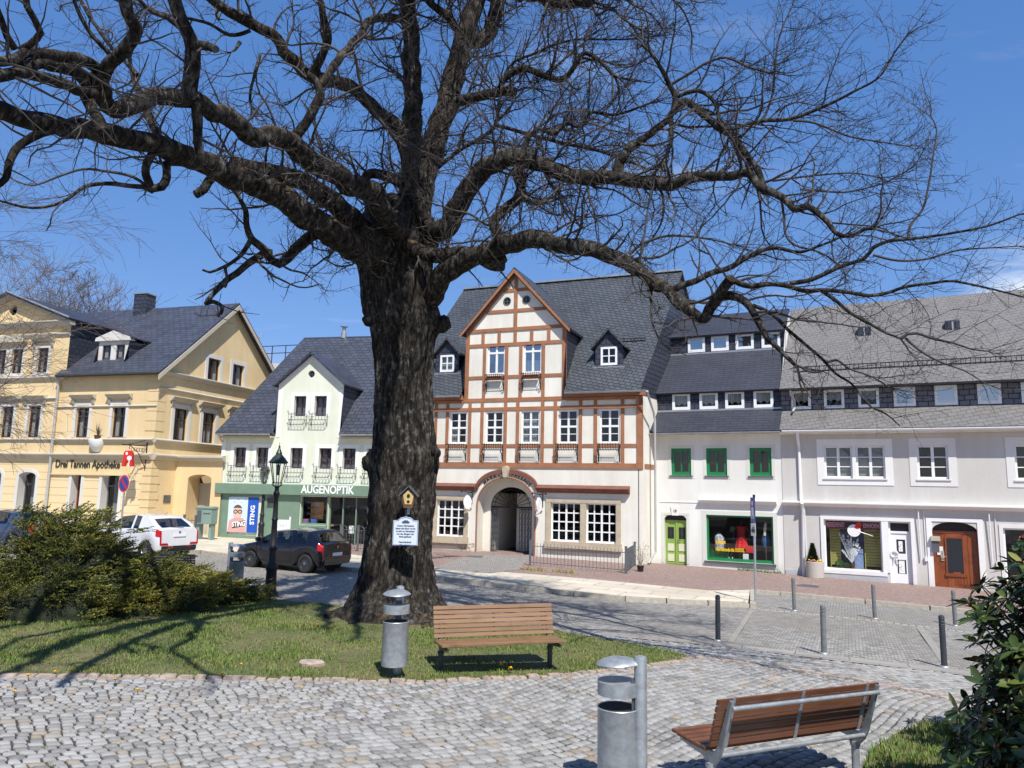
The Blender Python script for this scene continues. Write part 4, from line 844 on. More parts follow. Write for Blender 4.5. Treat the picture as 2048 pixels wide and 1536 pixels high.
    for i in range(26):
        q = g2.uniform(-.42, .34); h = g2.uniform(.5, 1.15); P0 = [(x0, -.4, zf+.2), (x0+q*.5, -.4+g2.uniform(-.08, .08), zf+.2+h*.5), (x0+q, -.4+g2.uniform(-.1, .1), zf+.2+h)]; b.tube(P0, [.01, .008, .004], 4)
        for j in range(7):
            t = g2.uniform(.45, 1); px_, pz = x0+q*t, zf+.2+h*t; b.add([(px_-.035, -.4, pz-.02), (px_+.02, -.39, pz-.025), (px_+.04, -.41, pz+.025), (px_-.015, -.4, pz+.035)], [(0,1,2,3)])
    b.build('twigs', M['white_plastic'], tw)
    for i, (q, lb) in enumerate(((.24, 'round green topiary ball, left one of the travel shop display'), (.36, 'small green plant beside the white twigs in the travel shop'))):
        b = MB(fr); rr = .15 if i == 0 else .1; g3 = random.Random(20+i)
        for j in range(160):
            v = Vector((g3.gauss(0, 1), g3.gauss(0, 1), g3.gauss(0, 1))).normalized()*rr; c_ = (A0+k*q+v.x, -.3+v.y, zf+rr+v.z); s = .028
            b.add([(c_[0]-s, c_[1], c_[2]-s), (c_[0]+s, c_[1]+s, c_[2]), (c_[0], c_[1]-s, c_[2]+s)], [(0,1,2)])
        tag(b.build('green_plant', simple('box_green', (.03, .09, .02), .7, 0, .4, 30)), lb, 'plant')
    # white shop door with notices
    D0, D1 = t0[0], t1[0]; y = -.1; d = MB(fr); zm = dg+.95
    d.box(D0, D0+.06, y-.06, y+.03, dg, zt); d.box(D1-.06, D1, y-.06, y+.03, dg, zt); d.box(D0+.06, D1-.06, y-.06, y+.03, zt-.44, zt-.36); d.box(D0+.06, D1-.06, y-.06, y+.03, zt-.06, zt)
    d.box(D0+.06, D0+.24, y-.05, y, dg, zt-.44); d.box(D1-.2, D1-.06, y-.05, y, dg, zt-.44); d.box(D0+.24, D1-.2, y-.05, y, dg, dg+.34); d.box(D0+.24, D1-.2, y-.05, y, zm-.1, zm+.12); d.box(D0+.24, D1-.2, y-.05, y, zt-.66, zt-.44)
    door = d.build('door', M['winwhite'], root)
    pn = MB(fr); pn.poly([(D0+.2, y-.03, dg+.3), (D1-.18, y-.03, dg+.3), (D1-.18, y-.03, zt-.6), (D0+.2, y-.03, zt-.6)]); pn.poly([(D0+.05, y-.03, zt-.4), (D1-.05, y-.03, zt-.4), (D1-.05, y-.03, zt-.05), (D0+.05, y-.03, zt-.05)]); pn.build('door_pane', M['interior'], door)
    pa = MB(fr); pa.box(D0+.31, D1-.29, y-.026, y-.022, zm+.2, zt-.72); pa.build('notice', M['white_plastic'], door); pa = MB(fr); pa.box(D0+.29, D1-.25, y-.026, y-.022, dg+.36, zm-.12); pa.build('notice', M['white_plastic'], door)
    ln = MB(fr)
    for zz0, zz1 in ((zm+.26, zt-.78), (dg+.44, zm-.2)):
        n = int((zz1-zz0)/.055)
        for i in range(n): ln.box(D0+.36, D1-.34-.1*((i*7) % 3)/2, y-.021, y-.019, zz0+i*.055, zz0+i*.055+.018)
    ln.build('notice_lines', M['irongrey'], door)
    MB(fr).tube([(D0+.15, y, zm), (D0+.15, y+.07, zm), (D0+.28, y+.07, zm)], .014, 6).build('handle', M['zinc'], door)
    b = MB(fr)
    for i in range(14):
        q = 2*pi*i/14; b.tube([(D0+.16+.12*cos(q), y+.04, zm+.1+.12*sin(q)), (D0+.16+.12*cos(q+.45), y+.06, zm+.1+.12*sin(q+.45))], .03, 5)
    b.tube([(D0+.16, y+.04, zm), (D0+.1, y+.04, zm-.3)], [.035, .01], 5); b.tube([(D0+.18, y+.04, zm), (D0+.26, y+.04, zm-.26)], [.035, .01], 5)
    tag(b.build('door_wreath', M['white_plastic']), 'white ribbon wreath hanging on the white shop door', 'wreath')
    # big brown house door under a flat arch
    E0, E1 = g0[0], g1[0]; y = -.17; d = MB(fr); top = gt-.42
    d.box(E0, E0+.42, y-.06, y-.005, gg, top); d.box(E0+.42, E1-.5, y-.05, y+.01, gg, top); d.box(E1-.5, E1, y-.06, y-.005, gg, top); d.box(E0, E1, y-.06, y+.02, top, top+.1)
    for i in range(8): d.box(E0+.64+i*.095, E0+.64+i*.095+.08, y+.01, y+.022, gg+.12, gg+.48)
    d.box(E0+.6, E1-.58, y+.01, y+.04, gg+.5, gg+.57)
    for i in range(3): d.box(E1-.46+i*.15, E1-.46+i*.15+.13, y-.005, y+.006, gg+.05, top-.05)
    door = d.build('door', M['doorbrown'], root, bevel=.005)
    W_ = E1-E0; H_ = top-gg; x0, x1, z0, z1 = E0+.31*W_, E0+.66*W_, gg+.27*H_, gg+.91*H_
    MB(fr).poly([(x0, y+.018, z0), (x1, y+.018, z0), (x1, y+.018, z1), (x0, y+.018, z1)]).build('door_pane', simple('textured_door_glass', (.02, .022, .028), .25, 0, .5, 60, .6, 40), door)
    q = MB(fr); q.box(x0-.05, x0, y+.01, y+.032, z0-.05, z1+.05); q.box(x1, x1+.05, y+.01, y+.032, z0-.05, z1+.05); q.box(x0, x1, y+.01, y+.032, z1, z1+.05); q.box(x0-.08, x1+.08, y+.01, y+.05, z0-.11, z0); q.build('pane_frame', M['doorbrown'], door)
    h = MB(fr); h.box(x0-.2, x0-.09, y+.01, y+.03, gg+.95, gg+1.3); h.tube([(x0-.15, y+.03, gg+1.1), (x0-.15, y+.08, gg+1.1), (x0-.04, y+.08, gg+1.1)], .014, 6); h.build('handle', M['sandstone'], door)
    MB(fr).text('1', lambda u, v, d_: (E1-.32+u, y+.008+d_, top-.55+v), .28, .01).build('house_number', M['doorbrown'], door)
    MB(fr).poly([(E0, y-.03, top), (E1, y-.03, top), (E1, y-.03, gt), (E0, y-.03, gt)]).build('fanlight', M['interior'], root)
    b = MB(fr); b.prism([(E0-.03, gg+1.25), (E0+.2, gg+1.25), (E0+.2, gg+1.62), (E0+.09, gg+1.72), (E0-.03, gg+1.62)], w0, w0+.11); b.build('letterbox', M['irongrey'], root); b = MB(fr); b.box(E0-.06, E0+.24, w0, w0+.16, gg+1.66, gg+1.82); b.build('lamp_box', M['trim'], root); b = MB(fr); b.box(E0+.13, E0+.32, y+.0, y+.03, gg+1.15, gg+1.45); b.build('bell_plate', M['white_plastic'], root)
    # second shop window at the right edge
    b = MB(fr); V0, V1, vz0, vz1 = VW[0][0], VW[1][0], VW[0][1], VW[2][1]; b.box(V0, V0+.06, -.14, -.06, vz0, vz1); b.box(V1-.06, V1, -.14, -.06, vz0, vz1); b.box(V0+.06, V1-.06, -.14, -.06, vz0, vz0+.06); b.box(V0+.06, V1-.06, -.14, -.06, vz1-.06, vz1); o = b.build('shop_window', M['winwhite'], root); MB(fr).poly([(V0, -.1, vz0), (V1, -.1, vz0), (V1, -.1, vz1), (V0, -.1, vz1)]).build('pane', M['glass'], o)
    b = MB(fr); bx = fr.a(2038, 1062); b.tube([(bx-.05, -.09, vz1-.55), (bx+.02, -.09, vz1-.3), (bx+.12, -.09, vz1-.2), (bx+.1, -.09, vz1-.4), (bx, -.09, vz1-.55), (bx+.1, -.09, vz1-.72), (bx+.3, -.09, vz1-.5)], .022, 6); b.build('lettering', simple('pink_script', (.6, .16, .12), .5), o)
    # awning cranks hanging from the cornice
    for x, y0_, y1_ in ((1611, 1014, 1110), (1838, 1021, 1118), (1979, 1028, 1128)):
        a_ = fr.a(x, 1060); MB(fr).tube([(a_, w0+.12, fr.z(x, y0_)), (a_+.02, w0+.07, fr.z(x, y1_))], .022, 6).build('awning_crank', M['whitepipe'], root)
        if x > 1700: MB(fr).box(a_+.13, a_+.23, w0, w0+.08, fr.z(x, y1_)-.06, fr.z(x, y1_)+.1).build('crank_socket', M['whitepipe'], root); MB(fr).tube([(a_+.18, w0+.03, fr.z(x, y0_)), (a_+.18, w0+.03, fr.z(x, y1_))], .014, 5).build('cable', M['whitepipe'], root)
    # roof: short skirt, cladding band, long upper roof
    p1 = -.42; z1 = fr.z(1800, 815, p1); z2 = fr.z(1800, 768, p1+.3); zr = fr.z(1800, 600, -5.2)
    rf = MB(fr); rf.slab([(aL-.02, .46, ze+.02), (aR, .46, ze+.02), (aR, p1, z1), (aL-.02, p1, z1)], .1); rf.slab([(aL-.02, p1+.34, z2), (aR, p1+.34, z2), (aR, -5.2, zr), (aL-.02, -5.2, zr)], .1); rf.slab([(aL, -10.8, ze), (aL, -5.2, zr), (aR, -5.2, zr), (aR, -10.8, ze)], .1); rf.build('roof', M['slate_grey'], root)
    band = [fr.a(x, 795, p1) for x in (1602, 1668, 1737, 1809, 1892, 1979, 2068)]; zz = (z1+z2)/2-.02; hh = min(.9, z2-z1-.12)
    d = MB(fr).wall([(aL, z1-.1), (aR, z1-.1), (aR, z2+.1), (aL, z2+.1)], [rect(q, zz, .74, hh) for q in band], w=p1, reveal=.08).build('dormer_band', M['slate_cladgrey'], root)
    for i, q in enumerate(band): window(d, fr, q, zz, .74, hh, nx=1, ny=1, d=-.02, fw=.10, w0=p1, curtain=('scallop', .35, .95) if i not in (3, 4) else ('full', .05, .3), glass='glass' if i < 3 else 'blueglass')
    MB(fr).box(aL+.05, aR, p1+.30, p1+.44, z2-.09, z2-.01).build('roof_gutter', M['iron'], root)
    MB(fr).tube([(aL+.4, p1+.37, z2-.05), (aL+.4, p1+.3, z2-.25), (aL+.52, p1+.08, z2-.45), (aL+.52, p1+.06, z1+.1), (aL+.45, p1+.3, z1-.08)], .045, 8).build('downpipe', M['greypipe'], root)
    slope = (zr-z2)/(-5.2-(p1+.34)); wz = lambda w: z2+slope*(w-(p1+.34))
    ws = -.95; snowguard(fr, root, aL+.5, aR-.1, lambda a: (ws, wz(ws)+.03), .2)
    for x, y in ((1729, 668), (1905, 656)):
        w_ = -3.0
        for _ in range(30): a_, z_ = fr.px(x, y, w_); w_ += (z_-wz(w_))/slope*.5
        b = MB(fr); b.prism([(w_-.3, wz(w_-.3)), (w_+.12, wz(w_+.12)-.02), (w_+.12, wz(w_+.12)+.36), (w_-.1, wz(w_-.3)+.08)], a_-.26, a_+.26, axis=0); k_ = b.build('roof_hatch', M['slate_clad'], root); MB(fr).box(a_-.03, a_+.03, w_+.12, w_+.14, wz(w_+.12), wz(w_+.12)+.34).build('seam', M['zinc'], k_)
    gutter(fr, root, aL+.1, aR, .49, ze-.04, 'whitepipe', .08)
    MB(fr).box(aL+.02, aR, w0, .42, ze-.16, ze-.1).build('eave_board', M['cream'], root)
    pipe(fr, root, [(fr.a(1595, 862, .4), .5, ze-.08), (fr.a(1596, 885, .3), .3, ze-.4), (fr.a(1598, 900, .1), .1, ze-.6), (fr.a(1602, 1000, .1), .1, zc+.25), (fr.a(1604, 1012, .3), .33, zc), (fr.a(1605, 1022, .1), .12, zc-.3), (fr.a(1606, 1100, .1), .1, gy+1.4)], .055, 'whitepipe')
    shell(fr, root, [[(aR, 0, gy), (aR, -10.8, gy), (aR, -10.8, ze), (aR, -5.2, zr-.1), (aR, 0, z2), (aR, 0, ze)], [(aL+.01, -.2, gy), (aL+.01, -10.8, gy), (aL+.01, -10.8, ze), (aL+.01, -5.2, zr-.12), (aL+.01, p1, z2-.1), (aL+.01, p1, z1-.1)], [(aL, -10.8, gy), (aR, -10.8, gy), (aR, -10.8, ze), (aL, -10.8, ze)]], 'slate_cladgrey')
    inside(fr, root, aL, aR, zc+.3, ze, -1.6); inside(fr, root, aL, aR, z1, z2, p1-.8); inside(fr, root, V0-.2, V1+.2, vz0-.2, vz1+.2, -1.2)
build_grey()
# ---- pale green optician's house
A = Fr((-9.95, 35.0), -11.9)
def build_optician():
    fr = A; root = thing('optician_house', 'pale green house with dark slate roof and a green optician shop front', 'house', fr.P(1, -4, G(-9, 38)))
    KS = -.25; sk = lambda a, w: a+KS*w; gy = -1.0
    aL, aR = fr.a(440, 950), fr.a(800, 950); ze = fr.z(500, 869, .35); wr = -5.2; W = -10
    gL, gR = fr.a(555, 820), fr.a(686, 820); zge = fr.z(620, 768); ap = fr.px(624.5, 709); aC, zA = (gL+gR)/2, ap[1]
    ups = [fr.px(x, y) for x, y in ((479.5, 914), (524, 914.5), (592.5, 917), (650, 917.5), (698, 918), (747, 918))]; zu = sum(p[1] for p in ups)/6; wu, hu = .62, .95
    gw = [fr.px(600, 812), fr.px(641, 812)]; zg = (gw[0][1]+gw[1][1])/2
    zf0, zf1 = fr.z(600, 991, .25), fr.z(600, 969, .25)
    out = [(aL, gy), (aR, gy), (aR, ze+.1), (gR, ze+.1), (gR, zge), (aC, zA), (gL, zge), (gL, ze+.1), (aL, ze+.1)]
    rd = fr.px(623, 748); holes = [rect(p[0], zu, wu, hu) for p in ups] + [rect(p[0], zg, .60, .95) for p in gw] + [[(rd[0]+.17*cos(2*pi*k/16), rd[1]+.17*sin(2*pi*k/16)) for k in range(16)]]
    # shop openings below the fascia
    S0, S1 = fr.a(600, 1030), fr.a(653, 1030); T0, T1 = fr.a(656, 1030), fr.a(735, 1030); zs0, zs1 = fr.z(620, 1050), zf0-.04; zd = fr.ground(T0)
    holes += [[(S0, zs0), (S1, zs0), (S1, zs1), (S0, zs1)], [(T0, zd-.05), (T1, zd-.05), (T1, zs1), (T0, zs1)]]
    MB(fr).wall(out, holes, reveal=.24).build('wall', M['palegreen'], root)
    tr = trims(fr, root, 'whitetrim')
    for p in ups: surround(fr, p[0], zu, wu, hu, .17, tr, p=.012, bottom=False)
    for p in gw: surround(fr, p[0], zg, .60, .95, .17, tr, p=.012, bottom=False)
    for q0_ in (gL, gR-.2): MB(fr).box(q0_, q0_+.2, 0, .02, ze-.1, zge-.25).build('trim', M['whitetrim'], root)
    for e in (gL, gR):
        s = 1 if e > aC else -1; tr.prism([(aC, zA), (e, zge), (e-s*.01, zge-.24), (aC, zA-.27)], 0, .022)
    MB(fr).box(aL, aL+.2, 0, .02, zf1, ze).build('trim', M['whitetrim'], root); tr.build('trim', M['whitetrim'], root)
    for p in ups: window(root, fr, p[0], zu, wu, hu, 'winpurple', nx=2, ny=1, trans=.5, d=.2, fw=.05, mull=.045, curtain=('full', .05, .98, 'curtain_dark'))
    for p in gw: window(root, fr, p[0], zg, .60, .95, 'winpurple', nx=2, ny=1, d=.2, fw=.05, mull=.045, curtain=('full', .05, .98, 'curtain_dark'))
    q = MB(fr); q.box(rd[0]-.02, rd[0]+.02, -.12, -.08, rd[1]-.17, rd[1]+.17); q.box(rd[0]-.17, rd[0]+.17, -.12, -.08, rd[1]-.02, rd[1]+.02); q = q.build('vent_window', M['winpurple'], root); MB(fr).poly([(rd[0]+.18*cos(2*pi*k/16), -.1, rd[1]+.18*sin(2*pi*k/16)) for k in range(16)]).build('pane', M['glass'], q)
    for p in ups+gw:
        z = (zu if p in ups else zg)-.52; mb = MB(fr); a = p[0]
        for zz, d in ((z+.12, .3), (z-.14, .3)): mb.tube([(a-.39, .0, zz), (a-.39, d, zz), (a+.39, d, zz), (a+.39, 0, zz)], .012, 5)
        for k in range(6):
            x = a-.39+.78*k/5; mb.tube([(x, .3, z+.2), (x, .33, z+.08), (x, .28, z-.02), (x, .3, z-.16), (x, .02, z-.2)], .009, 5)
        for x in (a-.39, a+.39): mb.tube([(x, .3, z+.14), (x-.05, .34, z+.22), (x-.02, .36, z+.28), (x, .3, z+.22)], .012, 5); mb.tube([(x, .02, z+.1), (x, .02, z-.45), (x, .16, z-.28), (x, .3, z-.14)], .012, 5)
        mb.build('window_basket', M['irongrey'], root)
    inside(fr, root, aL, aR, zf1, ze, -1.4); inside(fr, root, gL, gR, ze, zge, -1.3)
    # green shop front
    fa = MB(fr); fa.prism([(.01, zf0), (.2, zf0), (.26, zf0+.03), (.26, zf1-.02), (.22, zf1), (.01, zf1)], aL-.05, aR, axis=0); fas = fa.build('fascia', M['shopgreen'], root)
    MB(fr).text('AUGENOPTIK', lambda u, v, d: (fr.a(654.5, 985, .26)+u, .262+d, zf0+.12+v), .50, .02, xs=.82, bold=.012).build('lettering', M['lettering_white'], fas)
    for bx in ((aL-.03, fr.a(458, 1040), 0, .06, gy, zf0), (fr.a(458, 1040)+.002, fr.a(514, 1040), 0, .055, gy, fr.z(480, 1070)), (fr.a(523, 1040), S0-.02, 0, .05, gy, zf0), (S0-.018, S1+.018, 0, .05, gy, zs0-.01), (S1+.02, T0-.02, 0, .05, gy, zf0), (T1+.02, aR, 0, .05, gy, zf0), (fr.a(458, 1040)+.002, fr.a(523, 1040), 0, .04, fr.z(480, 992), zf0)):
        MB(fr).box(*bx).build('shop_front', M['shopgreen'], root)
    p0, p1_, p2 = fr.a(457.5, 1030), fr.a(496, 1030), fr.a(517, 1030); z0, z1 = fr.z(475, 1064), fr.z(475, 994)
    bd = MB(fr).box(p0, p1_, .05, .075, z0, z1).build('advert_panel', simple('pale_sky_print', (.58, .68, .78), .5, 0, .05), root)
    w = p1_-p0; h = z1-z0
    el = lambda cx, cz, rx, rz, n=18: [(p0+w*(cx+rx*cos(2*pi*k/n)), z0+h*(cz+rz*sin(2*pi*k/n))) for k in range(n)]
    MB(fr).prism([(p0+.02, z0), (p1_-.02, z0), (p1_-.02, z0+h*.26), (p0+w*.8, z0+h*.4), (p0+w*.4, z0+h*.44), (p0+w*.1, z0+h*.32)], .076, .08).build('printed_coat', simple('pink_print', (.62, .34, .32), .6, 0, .06), bd)
    MB(fr).prism(el(.5, .56, .24, .17), .081, .084).build('printed_face', simple('skin_print', (.66, .45, .36), .6, 0, .05), bd)
    MB(fr).prism([p for p in el(.5, .6, .26, .18, 24) if p[1] > z0+h*.66], .0845, .087).build('printed_hair', simple('hair_print', (.14, .07, .03), .6, 0, .1), bd)
    g = MB(fr)
    for cx in (.4, .63): g.tube([(p[0], .088, p[1]) for p in el(cx, .585, .095, .045, 12)] + [(el(cx, .585, .095, .045, 12)[0][0], .088, el(cx, .585, .095, .045, 12)[0][1])], .018, 5)
    for k in range(5): g.prism(el(.12+.19*k, .93 - .08*(k % 2), .02, .012, 6), .076, .08)
    g.prism([(p0+w*.27, z0+h*.11), (p0+w*.93, z0+h*.18), (p0+w*.93, z0+h*.34), (p0+w*.27, z0+h*.27)], .0882, .0905); g.build('printed_glasses', M['black'], bd)
    MB(fr).text('STING', lambda u, v, d: (p0+w*.6+u, .092+d, z0+h*.17+v+u*.09), .30, .006, xs=.8, bold=.012).build('lettering', M['lettering_white'], bd)
    bl = MB(fr).box(p1_+.02, p2, .05, .075, z0, z1).build('advert_panel', simple('bright_blue_print', (.01, .08, .42), .5, 0, .05), root)
    MB(fr).text('STING', lambda u, v, d: ((p1_+p2)/2+.10-v, .077+d, z0+h*.5+u), .30, .006, xs=1.05, bold=.01).build('lettering', M['lettering_white'], bl)
    f = MB(fr); f.box(S0, S0+.05, -.2, -.1, zs0, zs1); f.box(S1-.05, S1, -.2, -.1, zs0, zs1); f.box(S0, S1, -.2, -.06, zs0, zs0+.08); o = f.build('shop_window', M['shopgreen'], root); MB(fr).poly([(S0, -.15, zs0), (S1, -.15, zs0), (S1, -.15, zs1), (S0, -.15, zs1)]).build('pane', M['shopglass'], o)
    f = MB(fr)
    for x in (T0, (T0*2+T1)/3, (T0+2*T1)/3, T1-.05): f.box(x, x+.05, -.22, -.12, zd-.05, zs1)
    f.box(T0, (T0*2+T1)/3, -.2, -.1, zd-.05, zd+.5); o = f.build('shop_door', M['shopgreen'], root); MB(fr).poly([(T0, -.17, zd), (T1, -.17, zd), (T1, -.17, zs1), (T0, -.17, zs1)]).build('pane', M['shopglass'], o)
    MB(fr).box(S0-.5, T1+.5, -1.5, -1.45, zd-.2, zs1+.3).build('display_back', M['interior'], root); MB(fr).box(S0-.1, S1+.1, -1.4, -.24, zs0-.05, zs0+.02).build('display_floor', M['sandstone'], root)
    b = MB(fr); x = fr.a(634, 1025, -.5); b.box(x-.32, x+.32, -.52, -.5, zs0+.25, zs1-.25); pb = b.build('hanging_poster', simple('orange_poster', (.38, .17, .05), .6, 0, .25, 3)); tag(pb, 'orange brown portrait banner hanging in the optician window', 'poster')
    b = MB(fr); b.prism([(x-.14+.15*cos(2*pi*k/14)+.14, zs0+.85+.2*sin(2*pi*k/14)) for k in range(14)], -.497, -.493); b.build('printed_face', simple('face_print', (.30, .20, .14), .6, 0, .3, 8), pb)
    b = MB(fr)
    for k in range(5):
        for j in range(2): b.box(S0+.12+j*.2, S0+.26+j*.2, -.45, -.43, zs0+.2+k*.26, zs0+.26+k*.26)
    tag(b.build('spectacle_rack', M['irongrey']), 'dark rack of spectacles at the left of the optician window', 'rack')
    for q, lb, c in ((612, 'small mauve box on the optician display floor', (.25, .14, .25)), (628, 'small blue box on the optician display floor', (.04, .12, .35))):
        b = MB(fr); xx = fr.a(q, 1045, -.4); b.box(xx-.12, xx+.12, -.5, -.3, zs0+.025, zs0+.25); tag(b.build('box', simple('carton', c, .6, 0, .1), bevel=.01), lb, 'box')
    b = MB(fr); b.box(fr.a(543, 1000)-.1, fr.a(548, 1000)+.1, .05, .2, fr.z(545, 1006), fr.z(545, 996)); b.build('alarm_box', M['iron'], root)
    # roof
    zr = fr.z(655, 674, wr); we = .35; f = lambda w: ze+.08+(zr-ze-.08)*(we-w)/(we-wr); av0, av1 = aL-.12, aR+.1
    rf = MB(fr); rf.slab([(sk(av0, we), we, ze+.08), (gL-.01, we, ze+.08), (gL-.01, 0, f(0)), (sk(av0, 0), 0, f(0))], .1); rf.slab([(gR+.01, we, ze+.08), (av1, we, ze+.08), (av1, 0, f(0)), (gR+.01, 0, f(0))], .1)
    rf.slab([(sk(av0, 0), 0, f(0)), (av1, 0, f(0)), (av1, wr, zr), (sk(av0, wr), wr, zr)], .1); rf.slab([(sk(av0, W), W, ze), (sk(av0, wr), wr, zr), (av1, wr, zr), (av1, W, ze)], .1); rf.build('roof', M['slate_blue'], root)
    winv = lambda z: we-(z-ze-.08)*(we-wr)/(zr-ze-.08); sl = (zA-zge)/((gR-gL)/2)
    gm = MB(fr)
    for e in (gL-.2, gR+.2):
        zE = zA+.1-sl*abs(e-aC); gm.slab([(e, .28, zE), (aC, .28, zA+.1), (aC, winv(zA+.1), zA+.1), (e, winv(zE), zE)], .09)
    gm.build('gable_roof', M['slate_blue'], root)
    for a in (gL, gR): MB(fr).poly([(a, -.002, ze), (a, -.002, zge), (a, winv(zge), zge), (a, winv(ze+.2), ze+.2)]).build('gable_cheek', M['slate_blue'], root)
    gutter(fr, root, aL-.1, gL-.1, .42, ze+.03); gutter(fr, root, gR+.06, aR, .42, ze+.03)
    MB(fr).box(aL, gL-.05, 0, .32, ze-.14, ze-.06).build('eave_board', M['trim'], root); MB(fr).box(gR+.05, aR, 0, .32, ze-.14, ze-.06).build('eave_board', M['trim'], root)
    c = fr.P(fr.a(688, 665, wr), wr, zr-.1); MB().lathe([(.16, 0), (.16, .3), (.10, .34), (.10, .6), (.12, .62), (.22, .64), (.22, .67), (.02, .72)], c, 14).build('chimney_flue', M['zinc'], root)
    shell(fr, root, [[(sk(aL, 0), 0, gy), (sk(aL, W), W, gy), (sk(aL, W), W, ze), (sk(aL, wr), wr, zr-.1), (sk(aL, 0), 0, ze)], [(aR, 0, gy), (aR, W, gy), (aR, W, ze), (aR, wr, zr-.1), (aR, 0, ze)], [(sk(aL, W), W, gy), (aR, W, gy), (aR, W, ze), (sk(aL, W), W, ze)]], 'palegreen')
    pipe(fr, root, [(aL+.02, .42, ze), (aL+.04, .2, ze-.25), (aL+.05, .08, ze-.35)], .05, 'greypipe')
    # things standing in the shop: a shop assistant is not built, only stands and sheets
    b = MB(fr); xx = fr.a(703, 1050, -.5); b.box(xx-.13, xx+.13, -.55, -.53, zd+.45, zd+.8); tag(b.build('notice_sheet', M['white_plastic']), 'white sheet leaning inside the optician doorway', 'notice')
build_optician()

# ---- yellow pharmacy house
Y = Fr((-16.47, 34.7), -16.85); YS = Fr((-16.47, 34.7), 73.0)
def build_pharmacy():
    fr, fs = Y, YS; root = thing('pharmacy_house', 'ochre yellow pharmacy house with slate roof, pediment windows and arched shop openings', 'house', fr.P(-4, -4, G(-20, 38)))
    gy = -.8; zb1 = fr.z(200, 908, .1); zb2 = fr.z(200, 878, .1); zfr = fr.z(250, 772); ze = fr.z(215, 742, .35); aE = fr.a(119, 800); aL = fr.a(-150, 800)
    # ground floor: three arched openings on this wing, ruled plaster
    ar = []
    for x0, x1, yt in ((144, 163, 947), (205, 240, 947), (38, 72, 943), (-12, 3, 943)):
        a0, a1 = fr.a(x0, 960), fr.a(x1, 960); zt = fr.z((x0+x1)/2, yt); ar.append((a0, a1, zt))
    zt = sum(q[2] for q in ar)/4; hb = [arch(q[0]-.0, q[1]+.0, fr.ground(q[0])+(.0 if i == 0 else .25), zt-.2, zt, 12) for i, q in enumerate(ar)]
    MB(fr).wall([(aL, gy), (0, gy), (0, zb1), (aL, zb1)], hb, reveal=.42, rmi=1).build('wall', [M['yellow_course'], M['palestone']], root)
    ups = [fr.px(x, 842) for x in (164.5, 237)]; up2 = [fr.px(x, 843) for x in (70, 16, -45)]; zu = fr.z(200, 842.5); wu, hu = .78, 1.55
    MB(fr).wall([(aE, zb1), (0, zb1), (0, ze), (aE, ze)], [rect(p[0], zu, wu, hu) for p in ups], reveal=.16).build('wall', M['yellow'], root)
    # projecting three storey bay at the left with a pediment
    zc = fr.z(60, 650); zr3 = fr.z(60, 722); ap = fr.px(27, 592, .1); b0, b1 = aE-.0, aL; wb = .06
    aP = ap[0]; t3 = [fr.px(x, 722) for x in (87, 36, 3)]
    bR = fr.a(139, 700, wb)-.05
    MB(fr).wall([(aL, zb1), (aE, zb1), (aE, ze-.2), (bR, ze-.2), (bR, zc), (aP, ap[1]-.1), (2*aP-bR, zc), (aL, zc)], [rect(p[0], zu, wu, hu) for p in up2] + [rect(p[0], zr3, .72, 1.25) for p in t3] + [[(aP+.26*cos(2*pi*k/16)+.05, fr.z(29, 621)+.28*sin(2*pi*k/16)) for k in range(16)]], w=wb, reveal=.16).build('wall', M['yellow'], root)
    MB(fr).poly([(aE, 0, zb1), (aE, wb, zb1), (aE, wb, ze), (aE, 0, ze)]).build('wall', M['yellow'], root)
    tr = trims(fr, root, 'palestone'); gt = MB(fr)
    def pedim(a, z, h, w, w0): # hood with two consoles
        zt_ = z+h/2+.17; gt.prism([(w0, zt_+.12), (w0+.06, zt_+.12), (w0+.24, zt_+.26), (w0+.26, zt_+.32), (w0, zt_+.36)], a-w/2-.32, a+w/2+.32, axis=0)
        for s in (-1, 1): gt.prism([(w0, zt_-.2), (w0+.07, zt_-.12), (w0+.12, zt_+.12), (w0, zt_+.12)], a+s*(w/2+.2)-.07, a+s*(w/2+.2)+.07, axis=0)
    for p in ups: surround(fr, p[0], zu, wu, hu, .16, tr, 0, .035, False); pedim(p[0], zu, hu, wu, 0)
    for p in up2: surround(fr, p[0], zu, wu, hu, .16, tr, wb, .035, False); pedim(p[0], zu, hu, wu, wb)
    for p in t3: surround(fr, p[0], zr3, .72, 1.25, .14, tr, wb, .03, True)
    pedim(t3[0][0], zr3, 1.25, .72, wb); m = (t3[1][0]+t3[2][0])/2; gt.prism([(m-1.15, zr3+.95), (m+1.15, zr3+.95), (m+.8, zr3+1.2), (m, zr3+1.34), (m-.8, zr3+1.2)], wb, wb+.22)
    tr = MB(fr)
    for q in ar:
        n = 12; c = (q[0]+q[1])/2; r_ = (q[1]-q[0])/2; ring = []
        for k in range(n+1): ring += [(c-r_*cos(pi*k/n), zt-.2+.2*sin(pi*k/n)), (c-(r_+.17)*cos(pi*k/n), zt-.2+.37*sin(pi*k/n))]
        tr.add([(p[0], ww, p[1]) for p in ring for ww in (0.0, .035)], [f_ for k in range(n) for f_ in ((4*k+1, 4*k+3, 4*k+7, 4*k+5), (4*k+2, 4*k+3, 4*k+7, 4*k+6))]); tr.box(q[0]-.17, q[0], -.01, .035, gy, zt-.2); tr.box(q[1], q[1]+.17, -.01, .035, gy, zt-.2)
        tr.build('opening_surround', M['palestone'], root); tr = MB(fr)
    tr.build('trim', M['palestone'], root)
    # belts and cornices
    def belt(f_, a0, a1, z, p=.14, h=.2, w0=0): gt.fr = f_; gt.prism([(w0, z-h), (w0+p*.4, z-h), (w0+p, z-h*.2), (w0+p, z), (w0, z+.06)], a0, a1, axis=0)
